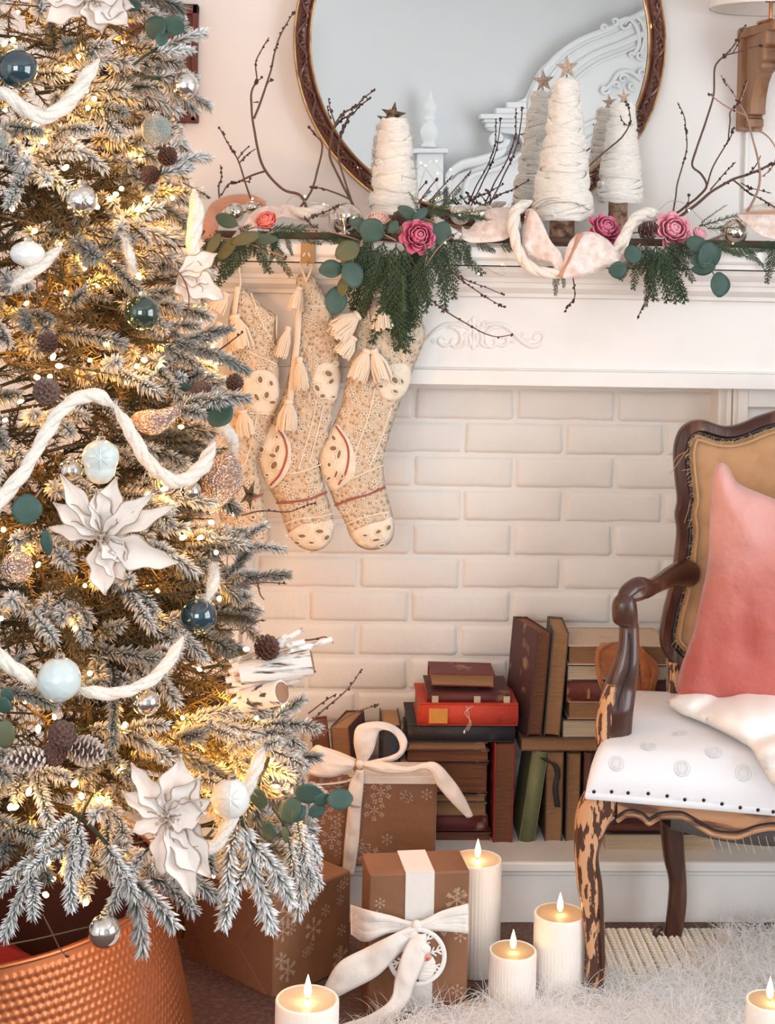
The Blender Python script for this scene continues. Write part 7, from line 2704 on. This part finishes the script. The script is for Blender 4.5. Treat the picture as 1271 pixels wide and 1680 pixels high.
M['medal_done'] = M['medal']
for px, py, r_ in ((1010, 1256, 12.5), (1115, 1264, 13.5), (1221, 1272, 13.5), (1060, 1223, 13), (1166, 1232, 13.5), (1119, 1205, 13), (1271, 1240, 13)):
    u, v = seat_find(px, py)
    rr = r_ * S(2.9)
    p0_ = seat_pt(u, v)
    t1_ = (seat_pt(u + .004, v) - p0_).normalized()
    t2_ = (seat_pt(u, v + .002) - p0_)
    t2_ = (t2_ - t1_ * t2_.dot(t1_)).normalized()
    nn_ = t1_.cross(t2_)
    md = MB()
    vs = [p0_ + nn_ * .0022] + [p0_ + (t1_ * cos(a) + t2_ * sin(a)) * rr + nn_ * .0004 for a in [2 * pi * k / 24 for k in range(24)]]
    md.add(vs, [(0, k + 1, (k + 1) % 24 + 1) for k in range(24)])
    for q in (.95, .62):
        md.tube([p0_ + (t1_ * cos(a) + t2_ * sin(a)) * rr * q + nn_ * (.0016 if q < .9 else .0006) for a in [2 * pi * k / 24 for k in range(25)]], .0006, 4)
    for q in (-.45, -.2, 0, .2, .45):
        hh_ = rr * .8 * sqrt(1 - q * q)
        md.tube([p0_ + t1_ * rr * q + t2_ * hh_ * e + nn_ * .0016 for e in (-1, 0, 1)], .0006, 4)
    md.build('woven_medallion', M['medal'], ch)
for px, py in ((974, 1298), (1003, 1298), (1030, 1300), (1063, 1301), (1094, 1305), (1123, 1311), (1154, 1312), (1184, 1318), (1214, 1324), (1243, 1328), (1268, 1331)):
    MB().ball(P(px, py + 1, YA(px) - .025), .0034, 10, 6, (1, .6, 1)).build('nail_head', M['nail'], ch)

# arm
ar = MB()
rows = [(1235, 985, 1032), (1203, 978, 1036), (1180, 977, 1038), (1160, 980, 1040), (1130, 988, 1044), (1110, 996, 1047), (1090, 1004, 1049), (1060, 1013, 1049), (1030, 1015, 1048), (1024, 1014, 1048)]
sect(ar, rows, [3.02, 3.02, 3.02, 3.02, 3.03, 3.03, 3.03, 3.035, 3.04, 3.04], [.024, .024, .024, .024, .022, .02, .018, .016, .015, .015], 14)
ar.build('arm_support', M['chairw'], ch)
gr = MB().tube(cr([P(x, y, Y - .021) for x, y, Y in ((1032, 1040, 3.035), (1036, 1070, 3.035), (1034, 1100, 3.03), (1022, 1130, 3.03), (1014, 1160, 3.02), (1013, 1190, 3.02))], 5), .0022, 6).build('carved_groove', M['channel'], ch)
sect(MB(), [(1235, 979, 1000), (1203, 976, 1004), (1180, 977, 1006), (1160, 981, 1008), (1140, 988, 1008), (1122, 996, 1008)], 3.015, [.022] * 6, 10).build('flaked_face', M['chairp'], ch)
kn = MB()
sect(kn, [(1026, 1015, 1047), (1021, 1006, 1046), (1008, 1003, 1046), (995, 1003, 1045), (985, 1006, 1043), (976, 1013, 1041)], 3.04, [.016, .019, .021, .021, .019, .012], 14)
kn.build('arm_knuckle', M['chairw'], ch)
mb = MB()
mb.tube(cr([P(x, y, Y) for x, y, Y in ((1022, 986, 3.04), (1030, 974, 3.05), (1040, 967, 3.06), (1050, 965, 3.07), (1060, 965, 3.08), (1070, 962, 3.10), (1084, 955, 3.13), (1100, 946, 3.17), (1118, 941, 3.21), (1128, 941, 3.23))], 4), crs([.014, .018, .020, .022, .019, .016, .0165, .020, .026, .027], 4), 14)
mb.tube(cr([P(x, y, Y - .002) for x, y, Y in ((1034, 982, 3.035), (1046, 975, 3.05), (1056, 966, 3.06))], 4), crs([.006, .014, .010], 4), 8)
mb.build('arm_rest', M['chairw'], ch)
m3_ = mirror_x(ar, (0, -.11, 0)).build('arm_support', M['chairw'], ch)
mirror_x(kn, (0, -.11, 0)).build('arm_knuckle', M['chairw'], ch)
mirror_x(mb, (0, -.11, 0)).build('arm_rest', M['chairw'], ch)

# back: traced half of the frame mirrored
YBK = 3.24


def YK(px, py):
    return YBK + (px - 1110) * S(3.2) * SL * .8 + (1100 - py) * S(3.2) * .10


half = [(1345, 676), (1300, 676), (1271, 684), (1245, 692), (1222, 702), (1200, 708), (1180, 707), (1148, 698), (1128, 705), (1118, 722), (1114, 747), (1117, 785), (1121, 820), (1117, 845), (1120, 870), (1117, 905), (1113, 940), (1106, 975), (1098, 1005), (1092, 1044), (1098, 1066), (1116, 1085), (1140, 1100), (1180, 1108), (1240, 1112), (1345, 1114)]
wd = [11, 11, 11, 10.5, 10.5, 10.5, 10, 10.5, 11, 11, 10.5, 11, 11.5, 11, 11, 11, 11.5, 12, 11.5, 11, 11.5, 12, 11, 10, 10, 10]


def mir(pts, c=1345):
    return pts + [(2 * c - x, y + (x - c) * 0 + 0) for x, y in reversed(pts[1:-1])]


full = mir(half)
wf = wd + list(reversed(wd[1:-1]))
c3_ = cr([P(x, y, YK(x, y)) for x, y in full], 5, closed=True)
w3_ = []
for i in range(len(full)):
    a, b = wf[i], wf[(i + 1) % len(full)]
    w3_ += [a + (b - a) * k / 5 for k in range(5)]
c3_ += c3_[:2]
w3_ += w3_[:2]
ctr3 = P(1345, 900, YK(1345, 900))
fr_ = MB()
n = 12
vs = []
for i, p in enumerate(c3_):
    t_ = (c3_[min(i + 1, len(c3_) - 1)] - c3_[max(i - 1, 0)]).normalized()
    dep = V((0, -1, 0))
    out = t_.cross(dep).normalized()
    for k in range(n):
        w = 2 * pi * k / n
        cx, sy = cos(w), sin(w)
        rr = w3_[i] * S(3.2)
        g_ = .017
        # moulded face: slight hollow in the middle of the front
        vs.append(p + out * rr * math.copysign(abs(cx) ** .7, cx) + dep * g_ * (math.copysign(abs(sy) ** .8, sy) * (1 if sy < 0 else (.82 + .18 * abs(cx) * 1.4))))
N = len(c3_)
fr_.add(vs, [(i * n + k, i * n + (k + 1) % n, (i + 1) * n + (k + 1) % n, (i + 1) * n + k) for i in range(N - 1) for k in range(n)])
fr_.build('back_frame', M['chairw'], ch)
sp_ = MB()
sect(sp_, [(1085, 1095, 1118), (1120, 1096, 1116), (1160, 1096, 1116), (1230, 1090, 1116), (1300, 1086, 1118)], YBK, .015, 10)
sp_.build('back_post', M['chairp'], ch)
mirror_x(sp_, (0, -.11, 0)).build('back_post', M['chairp'], ch)


def shrink(pts, d, c=(1345, 895)):
    out = []
    N_ = len(pts)
    for i in range(N_):
        a, b = V(pts[i - 1]), V(pts[(i + 1) % N_])
        t_ = (b - a).normalized()
        nrm = V((-t_.y, t_.x))
        p = V(pts[i])
        if (V(c) - p).dot(nrm) < 0:
            nrm = -nrm
        out.append(tuple(p + nrm * d))
    return out


chn = shrink(full, 13)
MB().tube(cr([P(x, y, YK(x, y) - .006) for x, y in chn + chn[:1]], 4), 3.6 * S(3.2), 8).build('tack_channel', M['channel'], ch)
inn = [p for p in shrink(full, 15)]
sm_ = [(p.x, p.y) for p in cr([V((x, y, 0)) for x, y in inn], 2, closed=True)]
pts = [V(p) for p in sm_]
n0_ = len(pts)
gx = [1100 + i * 14 for i in range(36)]
pl = pts[:]


def ins_(x, y):
    c = False
    for i in range(n0_):
        x1, y1 = sm_[i]
        x2, y2 = sm_[i - 1]
        if (y1 > y) != (y2 > y) and x < (x2 - x1) * (y - y1) / (y2 - y1) + x1:
            c = not c
    return c


for x in gx:
    for y in range(690, 1110, 14):
        if ins_(x, y) and min((x - a) ** 2 + (y - b) ** 2 for a, b in sm_) > 60:
            pl.append(V((x, y)))
vc, ed, fcs, *_ = delaunay_2d_cdt(pl, [(i, (i + 1) % n0_) for i in range(n0_)], [], 1, 1e-4)
mb = MB()
vv = []
for p in vc:
    d = min(1, sqrt(min((p.x - a) ** 2 + (p.y - b) ** 2 for a, b in sm_)) / 40)
    vv.append(P(p.x, p.y, YK(p.x, p.y) - .004 - .016 * d + .0015 * noise.noise(V((p.x * .05, p.y * .05, 0)))))
mb.add(vv, [tuple(f) for f in fcs])
mb.build('burlap_panel', M['burlap'], ch, auto=0, solid=.003)
# welt and frayed threads round the burlap
wl = shrink(full, 24)
MB().tube(cr([P(x, y, YK(x, y) - .016) for x, y in wl + wl[:1]], 4), .0028, 6).build('burlap_welt', M['thread'], ch)
ft = MB()
rs = random.Random(9)
fe = cr([P(x, y, YK(x, y) - .013) for x, y in shrink(full, 17) + shrink(full, 17)[:1]], 6)
for i in range(900):
    k = rs.randrange(len(fe) - 1)
    p = fe[k].lerp(fe[k + 1], rs.random())
    d = V((rs.gauss(0, 1), rs.uniform(-.8, -.1), rs.gauss(0, 1))).normalized()
    ln = rs.uniform(.004, .014)
    q = p + d * ln + V((0, 0, -.25 * ln))
    ft.tube([p - d * .002, p + d * ln * .5 + V((rs.uniform(-1, 1), 0, rs.uniform(-1, 1))) * .002, q], .0005, 3)
for pts_ in ([(1130, 735), (1115, 755), (1103, 772), (1097, 778)], [(1128, 740), (1112, 748), (1104, 760)], [(1128, 770), (1118, 772)], [(1132, 820), (1128, 840), (1122, 858)]):
    ft.tube(cr([P(x, y, YK(x, y) - .022) for x, y in pts_], 5), .0006, 4)
ft.build('frayed_threads', M['thread'], ch, kind='stuff')

# pillow
pout = [(1175, 757), (1184, 758), (1193, 766), (1200, 782), (1210, 792), (1235, 803), (1271, 816), (1310, 826), (1360, 830), (1420, 815), (1452, 800), (1462, 812), (1468, 900), (1478, 1000), (1492, 1100), (1488, 1135), (1420, 1150), (1340, 1152), (1240, 1152), (1150, 1150), (1115, 1146), (1111, 1128), (1113, 1105), (1124, 1070), (1137, 1030), (1148, 975), (1158, 925), (1161, 870), (1163, 830), (1165, 790), (1168, 770)]
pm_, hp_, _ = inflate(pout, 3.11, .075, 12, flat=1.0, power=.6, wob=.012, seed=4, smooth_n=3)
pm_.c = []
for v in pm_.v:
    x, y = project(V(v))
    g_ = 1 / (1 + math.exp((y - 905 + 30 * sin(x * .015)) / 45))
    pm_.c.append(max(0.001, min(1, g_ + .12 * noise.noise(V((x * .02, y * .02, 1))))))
pm_.v = [(v[0], v[1] - .10 * (P(1300, 1140, 3.1).z + .33 - v[2]) * 0 + (v[0] - P(1110, 1100, 3.1).x) * SL * .8, v[2]) for v in pm_.v]
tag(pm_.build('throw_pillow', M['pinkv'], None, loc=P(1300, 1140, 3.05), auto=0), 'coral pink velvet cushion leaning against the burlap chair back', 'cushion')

# throw blanket
bo = [(1097, 1153), (1112, 1142), (1132, 1128), (1160, 1124), (1200, 1128), (1271, 1130), (1330, 1134), (1400, 1160), (1420, 1260), (1380, 1330), (1320, 1318), (1290, 1300), (1268, 1285), (1258, 1270), (1245, 1248), (1234, 1228), (1210, 1212), (1180, 1196), (1150, 1182), (1118, 1170)]
tm, ht, _ = inflate(bo, 2.99, .020, 8, flat=.45, power=.5, wob=0, seed=8, smooth_n=4, back=False)
gp, gy = [], []
for i in range(61):
    for j in range(41):
        p = seat_pt(i / 60, j / 40)
        gp.append(project(p))
        gy.append(p)
gp = np.array(gp)
gyy = np.array([p.y for p in gy])
tp_ = np.array([project(V(v)) for v in tm.v])
y0s = []
for x, y in tp_:
    dd_ = (gp[:, 0] - x) ** 2 + (gp[:, 1] - y) ** 2
    near = np.where(dd_ < 170)[0]
    y0s.append(float(gyy[near].min()) if len(near) else float(gyy[int(dd_.argmin())]))
y0s = np.array(y0s)
y0s = np.array([y0s[((tp_[:, 0] - x) ** 2 + (tp_[:, 1] - y) ** 2) < 500].mean() for x, y in tp_])
tw = []
for (x, y), Ys0, v in zip(tp_, y0s, tm.v):
    dpt = (2.99 - v[1]) / .020
    fold = .050 * abs(sin((x * .42 + y * 1.0) * .038 + 2.4 * noise.noise(V((x * .009, y * .011, 3))))) + .020 * noise.noise(V((x * .028, y * .028, 5)))
    tw.append(tuple(P(x, y, Ys0 - .012 - max(0, dpt) * (.012 + fold))))
tm.v = tw
tag(tm.build('throw_blanket', M['throw'], None, loc=P(1200, 1200, 2.95), auto=0, solid=.006), 'folded white knitted throw lying on the white chair seat', 'blanket')

# ---------------------------------------------------------------- rugs
M['rugd'] = mat('dark_brown_rug', (.10, .045, .035), .95, bump=(200, .006), var=(90, (.17, .075, .055), .45, .65))
tag(MB().box((-.55, 2.2, .0), (-.02, 3.24, .012)).build('brown_rug', M['rugd'], None, loc=(-.3, 2.8, 0), bevel=.004), 'dark reddish brown rug under the large gift box', 'rug')
kr = thing('knit_rug', 'cream chunky knitted rug under the chair behind the fur rug', 'rug', tuple(P(1080, 1560, 3.1)))
kx0, kx1 = P(975, 1550, 3.2).x, P(1215, 1550, 3.2).x
mb = MB()
px_ = .0125
rs = random.Random(4)
nx_ = int((kx1 - kx0) / .024)
for i in range(nx_):
    for j in range(22):
        x = kx0 + (i + .5) * .024
        y = 2.98 + j * .0115
        for sg in (1, -1):
            a = V((x + sg * .0095, y + .006, .016))
            b = V((x + sg * .001, y - .007, .013))
            mb.tube([a, a.lerp(b, .5) + V((0, 0, .0045)), b], [.0035, .0062, .0035], 6)
mb.build('knit_stitches', M['knit'], kr, kind='stuff')
MB().box((kx0, 2.97, .002), (kx1, 3.235, .012)).build('knit_base', M['knit'], kr, bevel=.003)

fu_ = thing('fur_rug', 'fluffy long haired white fur rug in front of candles and chair', 'rug', (.5, 2.7, 0))


def fur_y_edge(x):
    """far edge of the rug"""
    px = project(V((x, 3.0, 0)))[0]
    t = [(380, 2.62), (440, 2.70), (560, 2.80), (640, 2.86), (780, 2.97), (880, 3.02), (975, 3.03), (1050, 3.02), (1130, 3.05), (1180, 3.10), (1230, 3.22), (1300, 3.24), (1800, 3.24)]
    if px < t[0][0]:
        return 2.35
    for (a, ya), (b, yb) in zip(t, t[1:]):
        if px <= b:
            return ya + (yb - ya) * (px - a) / (b - a) + .01 * noise.noise(V((x * 15, 0, 0)))
    return 3.24


rows = []
for i in range(60):
    x = -.12 + i * .0215
    ye = fur_y_edge(x) - .02
    rows.append([V((x, 2.2 + (ye - 2.2) * j / 12, .014 + .012 * noise.noise(V((x * 6, j * .6, 0))))) for j in range(13)])
MB().grid(rows).build('rug_hide', M['furb'], fu_, solid=.008)
NH = 30000
rng = np.random.default_rng(5)
pos, rad = [], []
K_ = 7
obst = [(ORG['pillar_candle.001'].x, 2.99, .050), (ORG['pillar_candle.002'].x, 2.94, .046), (ORG['pillar_candle.004'].x, 2.60, .042), (ORG['pillar_candle'].x, 3.09, .05), (ORG['pillar_candle.003'].x, 2.5, .055)]
made = 0
pts_all = np.zeros((NH, K_, 3), dtype=np.float32)
while made < NH:
    x = -.12 + rng.random() * 1.27
    y = 2.25 + rng.random() * 1.0
    if y > fur_y_edge(x) - .015:
        continue
    if any((x - a) ** 2 + (y - b) ** 2 < r_ * r_ for a, b, r_ in obst):
        continue
    if project(V((x, y, 0)))[0] < 790 and y > 2.90:
        continue
    n1_ = noise.noise_vector(V((x * 9, y * 9, 0)))
    n2_ = noise.noise_vector(V((x * 26, y * 26, 4)))
    d = V((n1_.x * 1.1 + n2_.x * .9, n1_.y * 1.0 + n2_.y * .8 - .15, .95 + .3 * n2_.z)).normalized()
    ln = .068 * (.6 + .8 * rng.random())
    p = V((x, y, .012))
    dd = d.copy()
    curl = rng.normal(size=3) * .22
    for k in range(K_):
        pts_all[made, k] = p
        dd = (dd + V((curl[0] + n2_.x * .25, curl[1] + n2_.y * .25, -.17))).normalized()
        p = p + dd * ln / (K_ - 1)
        p.z = max(p.z, .010)
    made += 1
hc = bpy.data.hair_curves.new('fur')
hc.add_curves([K_] * NH)
hc.position_data.foreach_set('vector', pts_all.reshape(-1))
ra = hc.attributes.new('radius', 'FLOAT', 'POINT')
rr = np.tile(np.array([.00050, .00048, .00044, .00038, .0003, .0002, .00008], dtype=np.float32), NH)
ra.data.foreach_set('value', rr)
hc.materials.append(M['furm'])
ho = bpy.data.objects.new('fur', hc)
COL.objects.link(ho)
ho.parent = fu_
ho.location = V((0, 0, 0)) - ORG[fu_.name]
ho['kind'] = 'stuff'
